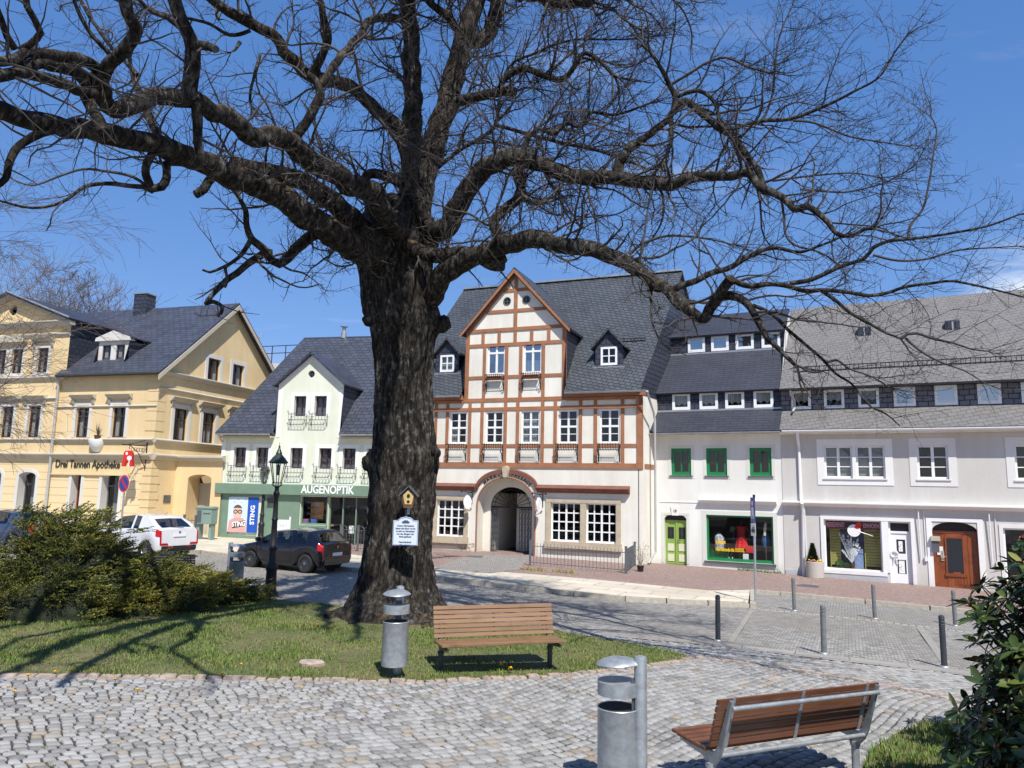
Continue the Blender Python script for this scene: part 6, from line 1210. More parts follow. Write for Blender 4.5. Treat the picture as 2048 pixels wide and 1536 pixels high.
# limbs traced as (x, y) of the photo with half widths, each leaning nearer to or farther from the square
LIMBS = [
 # (points, hw0, hw1, Y0, Y1)
 ([(760,520),(700,488),(646,452),(600,421),(558,390),(504,367),(440,342),(417,329),(354,308),(292,287),(208,267),(125,252),(60,240),(-20,215),(-110,200)], 34, 19, 15.6, 6.6),
 ([(112,258),(83,267),(37,292),(19,325),(10,358),(-25,385)], 12, 6, 10.0, 9.6),
 ([(775,505),(735,470),(690,425),(640,385),(590,358),(545,345),(500,338),(460,325)], 27, 19, 15.3, 12.6),
 ([(800,470),(758,417),(746,388),(700,367),(650,338),(608,312),(583,290),(546,273),(508,272),(475,250),(450,232),(400,208),(362,200),(317,196),(271,206),(233,222),(215,200),(200,165),(175,160)], 26, 19, 15.5, 7.2),
 ([(583,278),(608,252),(629,217),(640,188),(629,160),(617,150)], 13, 10, 13.2, 13.0),
 ([(835,420),(800,267),(767,233),(733,200),(692,171),(650,158),(617,150),(590,125),(571,110),(555,80),(525,58),(483,38),(450,18),(415,-10),(380,-40)], 17, 12, 15.7, 12.2),
 ([(388,210),(383,188),(384,146),(388,96),(375,62),(362,33),(348,-5),(330,-60)], 19, 15, 11.8, 11.2),
 ([(390,210),(393,245),(394,285),(400,310)], 13, 10, 11.8, 12.0),
 ([(390,92),(412,88),(432,98)], 13, 9, 11.4, 11.1),
 ([(200,165),(215,130),(235,112),(258,83),(268,55),(255,25),(252,-10),(245,-60)], 17, 13, 10.4, 9.6),
 ([(195,140),(160,118),(125,112),(62,104),(20,120),(-30,128)], 14, 12, 10.3, 8.6),
 ([(180,170),(146,138),(100,130),(83,125),(40,140),(0,155),(-40,150)], 16, 12, 10.2, 8.4),
 ([(190,185),(150,178),(120,165),(70,150),(30,145),(-20,152)], 13, 10, 10.4, 8.7),
 ([(170,180),(182,205),(195,235),(208,262)], 15, 14, 10.4, 10.2),
 ([(42,100),(60,88),(80,66),(68,38),(55,15),(52,-20)], 9, 8, 8.9, 8.5),
 ([(30,100),(15,75),(4,40),(-8,10)], 9, 7, 8.8, 8.5),
 ([(325,300),(312,265),(292,220),(270,165),(258,115),(262,100)], 11, 5, 10.9, 11.6),
 ([(275,150),(235,108),(205,70),(180,35),(160,0),(140,-30)], 8, 5, 11.0, 11.6),
 ([(220,108),(185,72),(165,40),(150,5),(145,-20)], 7, 5, 10.2, 9.8),
 ([(310,300),(296,325),(292,350),(304,378),(322,372),(334,352),(333,325)], 10, 10, 11.0, 11.2),
 ([(306,383),(290,375),(250,370),(208,367),(167,375),(125,404),(62,415),(0,402),(-20,400)], 8, 2.5, 11.1, 9.6),
 ([(290,372),(266,354),(208,342),(167,338),(125,350),(67,371),(25,358)], 5, 2, 11.1, 10.6),
 ([(125,404),(105,425),(100,450),(92,462)], 3, 1.5, 10.2, 10.0),
 ([(392,388),(405,378),(420,360)], 10, 11, 12.2, 12.4),
 ([(660,470),(635,468),(608,483),(580,510),(560,527),(545,520),(525,496),(504,477),(494,455),(490,420),(480,400)], 16, 5, 14.6, 13.3),
 ([(545,505),(525,508),(483,537),(460,555),(448,566),(425,588),(413,606),(425,603),(445,612),(442,628)], 10, 4, 14.0, 13.2),
 ([(505,476),(490,500),(470,520),(450,533),(420,545),(405,540)], 8, 3, 13.6, 13.0),
 ([(450,533),(455,560),(450,575)], 5, 3, 13.3, 13.2),
 ([(560,527),(580,540),(610,548),(640,570)], 4, 1.5, 14.0, 13.6),
 ([(838,500),(820,417),(821,333),(825,250),(825,167),(821,83),(816,0),(812,-90),(820,-200)], 27, 17, 15.9, 15.6),
 ([(835,480),(842,390),(860,320),(880,255),(897,195),(910,140),(926,80),(940,40),(952,0),(970,-70),(960,-180)], 30, 20, 16.0, 16.6),
 ([(918,100),(940,85),(968,76),(984,50),(992,20),(1000,-10),(1015,-70)], 18, 17, 16.3, 16.9),
 ([(918,60),(908,50),(892,33),(862,8),(840,-20)], 11, 8, 16.3, 15.6),
 ([(905,205),(921,199),(962,192),(1000,184),(1030,184)], 14, 10, 16.2, 15.4),
 ([(862,470),(895,450),(925,396),(962,346),(996,325),(1037,315),(1087,330),(1150,354),(1212,354),(1275,362),(1337,371),(1375,358),(1421,350),(1462,353),(1496,347),(1525,375),(1567,396),(1587,419),(1617,414),(1650,440),(1675,468),(1704,471),(1728,458),(1745,457)], 26, 4, 15.6, 10.0),
 ([(1236,350),(1236,335),(1240,318),(1246,315)], 14, 12, 13.7, 13.6),
 ([(1240,322),(1262,295),(1300,267),(1337,235),(1350,200),(1337,167),(1317,129),(1300,104)], 11, 4, 13.6, 13.2),
 ([(1345,225),(1371,204),(1417,237),(1458,267),(1483,296),(1508,329),(1530,380)], 9, 8, 13.3, 12.3),
 ([(1342,233),(1343,270),(1340,292),(1326,325)], 7, 6, 13.4, 13.2),
 ([(1352,195),(1395,182),(1425,200),(1437,235),(1447,255)], 7, 5, 13.3, 12.8),
 ([(1454,262),(1525,242),(1587,237),(1650,212),(1708,183),(1758,154),(1792,100),(1815,70)], 7, 2, 12.7, 11.6),
 ([(1587,242),(1629,246),(1692,271),(1754,283),(1817,292)], 4, 1.5, 12.2, 11.6),
 ([(1340,170),(1390,140),(1415,125),(1450,115),(1500,135),(1540,145)], 5, 3, 13.2, 12.4),
 ([(1525,242),(1545,190),(1550,130),(1560,70),(1585,10)], 4, 2, 12.5, 12.4),
 ([(850,610),(868,583),(892,548),(942,517),(983,500),(1017,486),(1067,479),(1129,492),(1192,500),(1254,525),(1317,571),(1350,596),(1383,625),(1407,636),(1425,610),(1445,580),(1463,556)], 26, 11, 15.7, 10.2),
 ([(800,488),(837,500),(871,513),(921,506),(955,512),(985,528),(1005,530)], 17, 16, 15.3, 14.6),
 ([(1003,525),(998,505),(995,471),(988,442),(1008,421),(1033,400),(1042,367),(1040,333)], 14, 11, 14.6, 14.7),
 ([(1335,588),(1350,580),(1367,570),(1390,562),(1414,551),(1440,541),(1465,533),(1500,512),(1546,496),(1600,504),(1650,488),(1690,470)], 9, 2, 12.6, 11.8),
 ([(1463,556),(1478,567),(1502,573),(1533,569),(1578,573),(1611,582),(1643,581),(1703,586),(1736,591),(1774,586),(1810,574),(1870,565),(1905,562),(1965,574),(2013,586),(2070,600)], 8, 2, 12.0, 10.8),
 ([(1440,590),(1478,595),(1500,613),(1518,646),(1533,673),(1556,695),(1578,717),(1592,731)], 11, 4, 12.1, 11.8),
 ([(1505,610),(1545,629),(1578,662),(1611,690),(1644,717),(1671,747),(1703,767),(1722,791),(1741,813),(1774,829),(1800,852)], 6, 1.6, 11.9, 11.2),
 ([(1651,725),(1672,720),(1700,738),(1740,752),(1780,775)], 4, 1.6, 11.6, 11.2),
 ([(1643,581),(1670,600),(1703,627),(1739,648),(1774,667),(1801,677),(1817,700)], 6, 2, 11.8, 11.3),
 ([(1803,676),(1815,667),(1834,666),(1870,679),(1905,686),(1941,698),(1975,702)], 5, 1.8, 11.3, 10.8),
 ([(1812,676),(1836,698),(1865,717),(1894,729),(1929,741),(1960,760)], 4, 1.5, 11.3, 10.8),
 ([(1579,567),(1625,558),(1683,533),(1729,517),(1746,496),(1775,483),(1817,479),(1900,467),(1983,450),(2037,429),(2070,425)], 7, 2, 11.9, 10.8),
 ([(1817,479),(1821,450),(1846,417),(1858,367),(1867,308),(1873,258),(1862,233)], 4, 1.6, 11.4, 11.2),
 ([(1746,510),(1796,521),(1858,517),(1921,500),(2040,492)], 4, 1.5, 11.5, 10.8),
 ([(1562,395),(1568,440),(1572,470),(1590,490),(1640,505),(1680,530)], 4, 2, 12.1, 11.7),
 ([(1545,362),(1620,352),(1700,346),(1760,355)], 3.5, 1.6, 12.2, 11.7),
 ([(1600,378),(1690,384),(1760,368),(1810,345)], 3.5, 1.6, 12.1, 11.6),
 ([(1262,505),(1280,490),(1317,475),(1358,471),(1421,479),(1470,490)], 5, 2, 13.4, 12.8),
 ([(1262,522),(1258,505),(1266,480),(1270,468)], 5, 2, 13.4, 13.5),
 ([(848,370),(871,338),(921,300),(975,267),(992,242),(1004,175),(1021,129),(1067,108),(1100,92),(1158,79),(1254,79),(1317,71)], 7, 2, 15.2, 13.6),
 ([(992,250),(1067,271),(1129,287),(1192,300),(1240,315)], 6, 5, 14.6, 13.8),
 ([(1005,165),(1017,150),(1046,137),(1087,150),(1125,160),(1146,137),(1167,108),(1200,121),(1225,150)], 9, 4, 15.0, 14.0),
 ([(1040,320),(1048,290),(1058,272),(1078,258),(1108,267),(1133,246),(1158,254),(1183,225),(1233,229),(1296,208)], 8, 3, 14.5, 13.6),
 ([(1175,-20),(1186,10),(1196,29),(1221,17),(1246,37),(1279,58)], 5, 3, 14.8, 14.2),
 ([(1080,330),(1100,365),(1118,392),(1124,408)], 7, 4, 14.3, 14.0),
 ([(1037,318),(1030,350),(1042,385),(1060,402)], 8, 6, 14.6, 14.3),
 ([(790,460),(760,440),(735,455),(715,470)], 12, 11, 14.9, 14.3),
 ([(850,440),(835,395),(800,368),(765,352),(735,352),(720,375)], 14, 11, 15.2, 14.6),
 ([(705,375),(680,330),(665,322)], 4, 3, 14.6, 14.4),
 ([(625,150),(640,120),(655,85),(650,50),(640,0),(640,-40)], 11, 7, 13.0, 12.6),
 ([(640,170),(670,130),(690,105),(720,70),(735,45),(770,33),(800,38)], 9, 10, 13.2, 15.2),
 ([(700,85),(712,120),(720,165),(745,220),(775,260),(800,290)], 4, 6, 14.6, 15.5),
 ([(520,108),(510,145),(502,180),(500,202)], 6, 4, 12.7, 12.4),
 ([(480,85),(470,100),(462,104)], 7, 2, 12.5, 12.4),
 ([(500,60),(460,70),(410,45),(330,28),(290,10),(270,-10)], 6, 3, 12.3, 11.6),
 ([(368,62),(335,35),(300,20),(280,0)], 8, 6, 11.3, 10.8),
]
CLEAR = [(-50,445,395,575), (1905,-60,2100,210), (1930,200,2100,330), (905,612,1290,700)]
limb_paths = []; crown = MB()
def wobble(P, amp):
    return [(p+Vector((noise.noise(p*3.1+Vector((5,0,0))), noise.noise(p*3.1+Vector((0,9,0))), noise.noise(p*3.1)))*amp*min(1, r*9), r) for p, r in P]
for pts, h0, h1, Y0, Y1 in LIMBS:
    if h0 < 9: h0 *= .78; h1 *= .85
    # a limb starts where it leaves an earlier one
    if limb_paths and not (690 < pts[0][0] < 885 and pts[0][1] > 400):
        best = min(((q[0].y, (proj(q[0])[0]-pts[0][0])**2+(proj(q[0])[1]-pts[0][1])**2) for Pq, *_ in limb_paths for q in Pq[::4]), key=lambda k: k[1])
        if best[1] < 900: Y1 += best[0]-Y0; Y0 = best[0]
    # arc length in the picture sets radius and distance along the limb
    d = [0]
    for i in range(1, len(pts)): d.append(d[-1]+sqrt((pts[i][0]-pts[i-1][0])**2+(pts[i][1]-pts[i-1][1])**2))
    W = []
    for (x, y), s in zip(pts, d):
        t = s/d[-1]; Yq = Y0+(Y1-Y0)*(t**.62 if h0 >= 25 and pts[-1][0] < 470 else t); W.append((at(x, y, Yq), Vector(((h0+(h1-h0)*t)*.89*Yq/F_PX, 0, 0))))
    P = [(Vector(c) if not isinstance(c, Vector) else c, r.x) for c, r in catmull(W, .07)]; P = wobble(P, .05)
    limb_paths.append((P, h0, h1))
    if h0 >= 4.5:
        mb = MB(); bark_tube(mb, P); mb.build('limb', M['bark'], OAK, uv=False, sharp=80)
    else: bark_tube(crown, P)
for W in ([(-2.15,15.7,14.8,.24),(-2.2,13.2,12.8,.21),(-1.95,10.6,12.3,.18),(-1.5,8.2,12.2,.14),(-.9,6.2,12.7,.09),(-.5,4.6,13.2,.05)], [(-2.0,15.8,15.0,.22),(-1.6,13.1,12.6,.19),(-1.2,10.6,11.7,.16),(-.9,8.5,11.6,.13),(-.45,6.5,12.0,.09),(0,4.6,12.4,.05)], [(-2.3,15.8,14.6,.2),(-3.4,13.2,12.2,.17),(-4.6,10.6,11.2,.14),(-5.4,8.4,10.7,.12),(-6.0,6.2,10.2,.10),(-6.6,4.2,9.9,.07),(-6.4,2.2,10.1,.04)], [(-2.2,15.7,14.9,.2),(-2.7,13.2,12.5,.17),(-3.4,10.2,11.3,.15),(-4.0,7.6,10.5,.13),(-4.5,5.2,9.9,.11),(-4.3,3.2,9.7,.08),(-4.9,1.6,9.9,.04)], [(-4.0,7.6,10.5,.09),(-3.2,6.2,9.9,.08),(-2.9,4.8,9.9,.06),(-2.0,3.6,9.6,.04)], [(-5.4,8.4,10.7,.09),(-5.0,7.0,9.6,.07),(-5.6,5.8,8.9,.06),(-5.3,4.8,8.6,.03)], [(-1.4,16.4,15,.2),(.6,15.4,13.4,.15),(2.4,14,12.7,.11),(4.2,12.4,12.2,.07)], [(-2.4,15.6,15,.18),(-3.2,17.0,15,.13),(-3.8,18.5,16,.07)], [(-1.3,16.6,15,.18),(-.2,18.0,15.4,.13),(1.0,19.4,16.2,.07)]):  # limbs above the view; those over the lawn added for their shadows
    P = [(c, r.x) for c, r in catmull([(Vector(w[:3]), Vector((w[3], 0, 0))) for w in W], .09)]; P = wobble(wobble(P, .18), .05); limb_paths.append((P, 12, 5)); mb = MB(); bark_tube(mb, P); mb.build('limb', M['bark'], OAK, uv=False, sharp=80)
TW = random.Random(21)
NT = [0]
def clear_of(p):
    x, y = proj(p)
    for a, b, c, d in CLEAR:
        if a < x < c and b < y < d: return False
    if 735 < x < 905 and y > 560: return False
    lim = 720 if x < 1500 else 900
    if x < 700: lim = 640 if x > 380 else 470
    return y < lim
def rdir(): 
    while True:
        v = Vector((TW.uniform(-1, 1), TW.uniform(-1, 1), TW.uniform(-1, 1)))
        if .1 < v.length < 1: return v.normalized()
def side_dir(t, ang):
    v = rdir(); v = v-t*v.dot(t)
    if v.length < 1e-3: v = Vector((0, 0, 1))
    return (t*cos(ang)+v.normalized()*sin(ang)).normalized()
def grow(p, d, r, length, level, trop=.02):
    ks = min(1, max(.55, p.y/13.5)) if level == 1 else 1; length *= ks; r *= ks; rm = .0027*min(1, max(.6, p.y/13.5))
    n = max(3, int(length/(.14 if level == 1 else .075 if level == 2 else .05))); seg = length/n; P = [(p.copy(), r)]; q = p.copy(); dd = d.copy(); curl = rdir()*(.09 if level < 3 else .18); kink = .29 if level < 3 else .30
    for i in range(n):
        if TW.random() < .22: curl = rdir()*.2
        dd = (dd+rdir()*kink+curl*.7+Vector((0, 0, trop))).normalized(); q = q+dd*seg; rr = r*(1-.70*(i+1)/n); P.append((q.copy(), max(rr, rm)))
    if level <= 2 and not clear_of(P[-1][0]): return
    if level <= 2 and not clear_of(P[len(P)//2][0]): return
    NT[0] += 1
    sides = 6 if r > .02 else 4 if r > .009 else 3
    bark_tube(crown, P, sides)
    if level < 3:
        k = int(length/(.17 if level == 1 else .105))
        for j in range(k):
            t = (j+TW.random())/k; t = .12+.88*t; i = min(int(t*n), n-1); tt = (P[i+1][0]-P[i][0]).normalized(); nd_ = side_dir(tt, radians(TW.uniform(35, 80)))
            if level == 1: grow(P[i][0], nd_, max(P[i][1]*.6, rm*1.9), length*TW.uniform(.24, .55)*(1-.35*t), 2, .03)
            else: grow(P[i][0], nd_, max(P[i][1]*.65, rm*1.2), TW.uniform(.08, .26), 3, .05)
for P, h0, h1 in limb_paths:
    L = len(P); s = 0; nxt = TW.uniform(.2, .5)
    for i in range(1, L):
        s += (P[i][0]-P[i-1][0]).length; r = P[i][1]
        x, y = proj(P[i][0]); frac = i/L
        if s > nxt and frac > .12:
            base = (.085 if h0 < 8 else .17)*(1.2 if x < 850 else .72) if y > -60 else .26; nxt = s+TW.uniform(.6, 1.5)*base*(1.25 if x < 700 else 1.0)*(1.7 if y > 430 else 1)
            t = (P[i][0]-P[i-1][0]).normalized(); d = side_dir(t, radians(TW.uniform(30, 85)))
            d = (d+Vector((0, 0, .14 if y < 560 else -.02))+(Vector((.35, 0, .06)) if x > 1150 else Vector((0,0,0)))).normalized(); rr = min(r*TW.uniform(.3, .6), .028)
            grow(P[i][0]+d*r*.6, d, max(rr, .008), TW.uniform(.7, 2.1)*(.7+.3*min(1, rr/.02)), 1, .03)
        # bunches of short shoots on the old wood
        if r > .09 and noise.noise(P[i][0]*1.6) > .14 and TW.random() < .55:
            for _ in range(3):
                d = (rdir()+Vector((0, -.3, .5))).normalized(); grow(P[i][0]+d*r*.85, d, .006, TW.uniform(.25, .75), 3 if TW.random() < .45 else 2, .0)
    p, r = P[-1]; t = (P[-1][0]-P[-3][0]).normalized()
    if h1 <= 6:
        for _ in range(4): grow(p, (t+rdir()*.5).normalized(), max(r*.8, .006), TW.uniform(.5, 1.1), 1 if TW.random() < .5 else 2, .04)
# cut-off snags
for (x, y, yd, r) in ((700, 470, 14.3, .1),):
    p = at(x, y, yd); crown.tube([p+Vector((.25, .3, .12)), p], [.12, .09], 10)
crown.build('crown', M['twig'], OAK, uv=False, sharp=80)
print('twigs', NT[0], 'faces', len(crown.f))
# ------------------------------------------------------------------ shrubs and far trees
def attr_mesh(name, V_, F_, vals, mat, parent):
    mb = MB(); mb.v = [Vector(v) for v in V_]; mb.f = F_; mb.m = [0]*len(F_); o = mb.build(name, mat, parent, uv=False, smooth_all=False)
    a = o.data.attributes.new('tip', 'FLOAT', 'FACE'); a.data.foreach_set('value', vals); return o
def junipermat(name, c0, c1, c2):
    m, nt, b = newmat(name); v = coords(nt); t = nd(nt, 'ShaderNodeAttribute', attribute_name='tip'); isl = nd(nt, 'ShaderNodeNewGeometry').outputs['Random Per Island']
    n = noi(nt, v, 1.6, 4, .6); k = math_(nt, 'ADD', math_(nt, 'MULTIPLY', t.outputs['Fac'], .65), math_(nt, 'MULTIPLY', isl, .35))
    cc = ramp(nt, k, [(.1, c0), (.55, c1), (.95, c2)]); cc = mixc(nt, ramp(nt, n, [(.42, (0,0,0)), (.66, (.7,.7,.7))]), cc, (.09, .10, .03)); nt.links.new(cc, b.inputs['Base Color']); b.inputs['Roughness'].default_value = .7; b.inputs['Specular IOR Level'].default_value = .2
    return m
def juniper(name, label, mounds, n, mat, seed):
    g = random.Random(seed); V_, F_, val = [], [], []; c = mounds[0]; root = thing(name, label, 'shrub', (c[0], c[1], G(c[0], c[1])))
    wts = [m[2]*m[3]+m[4]*m[2] for m in mounds]
    for _ in range(n):
        m = g.choices(mounds, wts)[0]; th = g.uniform(0, 2*pi); cz = g.random()**.9; sr = sqrt(1-cz*cz*.96); rad = g.uniform(.72, 1.04)
        d = Vector((cos(th)*sr, sin(th)*sr, cz)); gz = G(m[0], m[1]); cb = Vector((m[0]+d.x*m[2]*rad, m[1]+d.y*m[3]*rad, gz+.04+d.z*m[4]*rad)); lump = noise.noise(cb*1.7+Vector((seed, 0, 0))); cb += d*lump*.25
        if cb.z < gz+.05: cb.z = gz+.06
        cdir = (Vector((d.x*.8+.45, d.y*.8-.15, d.z*.12+.10))+Vector((g.uniform(-.45, .45), g.uniform(-.4, .4), g.uniform(-.12, .16)))).normalized(); cs = cdir.cross(Vector((0, 0, 1))).normalized(); tone = g.uniform(-.22, .25)+lump*.35
        for _k in range(g.randint(9, 15)):
            base = cb+cs*g.gauss(0, .11)+Vector((0, 0, g.gauss(0, .035)))-cdir*g.uniform(0, .22); dr = (cdir+cs*g.gauss(0, .36)+Vector((0, 0, g.uniform(-.10, .10)))).normalized(); L = g.uniform(.14, .34); side = dr.cross(Vector((0, 0, 1))).normalized(); upn = side.cross(dr); curl = g.uniform(-.25, .2); k = int(L*70)
            for j in range(k):
                t = (j+g.random())/k; p = base+dr*(L*t)+upn*(curl*t*t*L); s = 1 if j % 2 else -1; w = 1-t*.7
                q = (dr*g.uniform(.5, 1.0)+side*s*g.uniform(.15, .85)*w+upn*g.uniform(-.3, .5)).normalized(); l = g.uniform(.035, .07)*(1.1-.3*t); n_ = q.cross(Vector((g.uniform(-1, 1), g.uniform(-1, 1), g.uniform(-.2, 1)))).normalized()*g.uniform(.007, .012)
                i = len(V_); V_ += [p-n_*.5, p+q*l*.5-n_, p+q*l, p+q*l*.55+n_]; F_.append((i, i+1, i+2, i+3)); val.append(min(1, max(0, .18+t*.55+g.uniform(-.12, .15)+tone)))
    attr_mesh('foliage', V_, F_, val, mat, root)
    mb = MB()  # dark solid core added inside to stop the view through the sprays
    for m in mounds:
        b = len(mb.v); a_, r_ = 28, 12; gz = G(m[0], m[1])
        for i in range(r_+1):
            for k in range(a_):
                t, q = (pi/2)*i/r_, 2*pi*k/a_; d = Vector((sin(t)*cos(q), sin(t)*sin(q), cos(t))); s = Vector((m[0]+d.x*m[2]*.72, m[1]+d.y*m[3]*.72, gz+d.z*m[4]*.72)); mb.v.append(s+d*(noise.noise(s*2.5)*.25))
        for i in range(r_):
            for k in range(a_): mb.f.append((b+i*a_+k, b+i*a_+(k+1) % a_, b+(i+1)*a_+(k+1) % a_, b+(i+1)*a_+k))
    mb.m = [0]*len(mb.f); mb.build('dark_core', simple('juniper_inner', (.02, .026, .010), 1, 0, .5, 8, .8, 25, .05), root, uv=False)
juniper('juniper_shrub', 'tall dark green spreading juniper on the left of the lawn', [(-8.85,14.8,.85,1.2,1.9),(-8.3,14.7,.9,1.1,1.8),(-7.75,14.8,1.0,1.2,1.72),(-11.6,15,2.0,1.8,1.22),(-10.0,14.0,1.6,1.1,1.05),(-8.3,13.8,1.5,.9,.85),(-10.2,13.1,1.9,.75,.75),(-6.95,15.2,.75,.9,1.12),(-12,13.2,1.6,.8,.8)], 1050, junipermat('juniper_green', (.026, .042, .012), (.125, .135, .028), (.38, .335, .065)), 5)
juniper('juniper_shrub', 'low yellowish green juniper trailing towards the lamp post', [(-6.6,15.4,.85,.8,.66),(-7.2,16.6,1.0,.9,.75),(-6.5,16.8,.8,.8,.50),(-6.0,17.5,.5,.6,.34),(-7.3,14.5,.9,.7,.5)], 420, junipermat('juniper_gold', (.034, .046, .013), (.17, .165, .03), (.42, .35, .065)), 9)

def rhodo():
    g = random.Random(31); root = thing('rhododendron', 'glossy dark green evergreen bush with leaf whorls at the right edge', 'bush', (4.75, 5.65, G(4.75, 5.65)))
    m, nt, b = newmat('glossy_leaf'); isl = nd(nt, 'ShaderNodeNewGeometry').outputs['Random Per Island']; t = nd(nt, 'ShaderNodeAttribute', attribute_name='tip').outputs['Fac']
    cc = ramp(nt, math_(nt, 'ADD', math_(nt, 'MULTIPLY', isl, .5), math_(nt, 'MULTIPLY', t, .5)), [(.05, (.010, .020, .006)), (.45, (.03, .055, .012)), (.75, (.09, .12, .024)), (1, (.20, .20, .05))])
    nt.links.new(cc, b.inputs['Base Color']); b.inputs['Roughness'].default_value = .38; b.inputs['Specular IOR Level'].default_value = .45
    V_, F_, val = [], [], []; st = MB(); bud = MB(); c = Vector((4.86, 5.62, .80)); R3 = Vector((1.40, 1.32, 1.62))
    for w in range(2150):
        while True:
            d = Vector((g.gauss(0, 1), g.gauss(0, 1), g.gauss(0, 1))).normalized()
            if d.z > -.5: break
        back = w >= 1500; c, R3 = (Vector((6.25, 7.3, .95)), Vector((1.3, 1.3, 1.75))) if back else (Vector((4.86, 5.62, .80)), Vector((1.40, 1.32, 1.62)))
        k = g.uniform(.45, 1.0)**.5; lump = noise.noise(d*2.6)*.20; p = c+Vector((d.x*R3.x, d.y*R3.y, d.z*R3.z))*(k+lump)
        if p.z < .02: continue
        ax = (d+Vector((0, 0, .75))+Vector((g.uniform(-.4, .4), g.uniform(-.4, .4), g.uniform(-.2, .4)))).normalized(); e = ax.cross(Vector((.3, .5, .1))).normalized(); f = ax.cross(e)
        st.tube([p-ax*.22-d*.12, p], [.006, .005], 4); young = g.random()
        if g.random() < .6: bud.lathe([(.003, -.01), (.011, .008), (.009, .022), (.001, .034)], p, 6)
        nl = g.randint(7, 11)
        for j in range(nl):
            q = 2*pi*j/nl+g.uniform(-.25, .25); el = g.uniform(-.25, .75); o = (e*cos(q)+f*sin(q))*cos(el)+ax*sin(el); L = g.uniform(.095, .165); W = L*g.uniform(.15, .20); sd = o.cross(ax).normalized(); nn = sd.cross(o).normalized(); dp = g.uniform(.02, .22)
            i = len(V_); pts = []
            for s_, ww in ((.0, .08), (.28, .82), (.6, 1.0), (.85, .6), (1.0, .05)):
                mid = p+o*(L*s_)-nn*(dp*L*s_*s_)+o*.012; pts += [mid-sd*W*ww+nn*W*ww*.28, mid, mid+sd*W*ww+nn*W*ww*.28]
            V_ += pts
            for r_ in range(4):
                for cc_ in range(2): F_.append((i+r_*3+cc_, i+r_*3+cc_+1, i+r_*3+3+cc_+1, i+r_*3+3+cc_)); val.append(min(1, max(0, .75*young+.35*(el > .35)-.12)))
    c = Vector((4.86, 5.62, .80)); o = attr_mesh('foliage', V_, F_, val, m, root); o.data.polygons.foreach_set('use_smooth', [True]*len(o.data.polygons))
    for k in range(14):
        q = 2*pi*k/14; st.tube([c+Vector((cos(q)*.15, sin(q)*.15, -.85)), c+Vector((cos(q)*.55, sin(q)*.5, -.1)), c+Vector((cos(q)*.85, sin(q)*.8, .5+.3*sin(k*2)))], [.02, .014, .006], 6)
    st.build('branches', M['bark'], root, uv=False); bud.build('buds', simple('reddish_bud', (.22, .08, .035), .6, 0, .3), root, uv=False)
rhodo()

def bare_tree(name, label, pos, h, spread, seed, mat, dens=1.0, lean=(0, 0), r0=.2, droop=.0, maxlev=4, sidebias=(0,0,0), rmin=.012):
    g = random.Random(seed); root = thing(name, label, 'tree', (pos[0], pos[1], G(pos[0], pos[1]))); tr = MB(); cr = MB()
    def rd():
        return Vector((g.gauss(0, 1), g.gauss(0, 1), g.gauss(0, 1))).normalized()
    def br(p, d, L, r, lev):
        n = 5 if lev < 3 else 4; P = [p]; rs = [r]
        for i in range(n):
            d = (d+rd()*.16+Vector((0, 0, .05-droop*lev))).normalized(); p = p+d*(L/n); P.append(p); rs.append(max(r*(1-.75*(i+1)/n), rmin))
        (tr if lev == 0 else cr).tube(P, rs, 10 if lev == 0 else 5 if lev == 1 else 3, caps=False)
        if lev < maxlev:
            for j in range(int((7 if lev == 0 else 6 if lev == 1 else 5)*dens)):
                t = g.uniform(.3 if lev == 0 else .15, 1); i = min(int(t*n), n-1); q = P[i].lerp(P[i+1], t*n-i); s = rd(); ax = (P[i+1]-P[i]).normalized(); s = (s-ax*s.dot(ax)).normalized(); a = radians(g.uniform(25, 60)); nd_ = (ax*cos(a)+s*sin(a)+Vector(sidebias)*.3).normalized()
                br(q, nd_, L*g.uniform(.35, .6)*spread, max(rs[i]*.5, rmin), lev+1)
    br(Vector((pos[0], pos[1], G(pos[0], pos[1])-.2)), Vector((lean[0], lean[1], 1)).normalized(), h*.75, r0, 0)
    tr.build('trunk', mat, root, uv=False); cr.build('crown', mat, root, uv=False)
M['fartwig'] = simple('far_twigs', (.13, .105, .095), .9, 0, .2); M['birch'] = simple('birch_bark', (.36, .33, .31), .8, 0, .3, 5)
p = at(100, 600, 62); bare_tree('bare_tree', 'round crowned bare tree showing above the yellow pediment roof', (p.x, p.y), 20.5, 1.05, 3, M['fartwig'], 1.5, r0=.3, rmin=.014)
p = at(478, 600, 62); bare_tree('birch_tree', 'slim bare birch with pale hanging twigs behind the yellow gable', (p.x, p.y), 19.5, .72, 8, M['birch'], 1.2, r0=.16, droop=.10)
p = at(-190, 600, 21); bare_tree('bare_tree', 'bare tree at the left edge with fine twigs hanging before the pediment', (p.x, p.y), 11.5, 1.1, 12, M['fartwig'], 1.35, r0=.16, droop=.03, sidebias=(1, 0, -.15), rmin=.005)
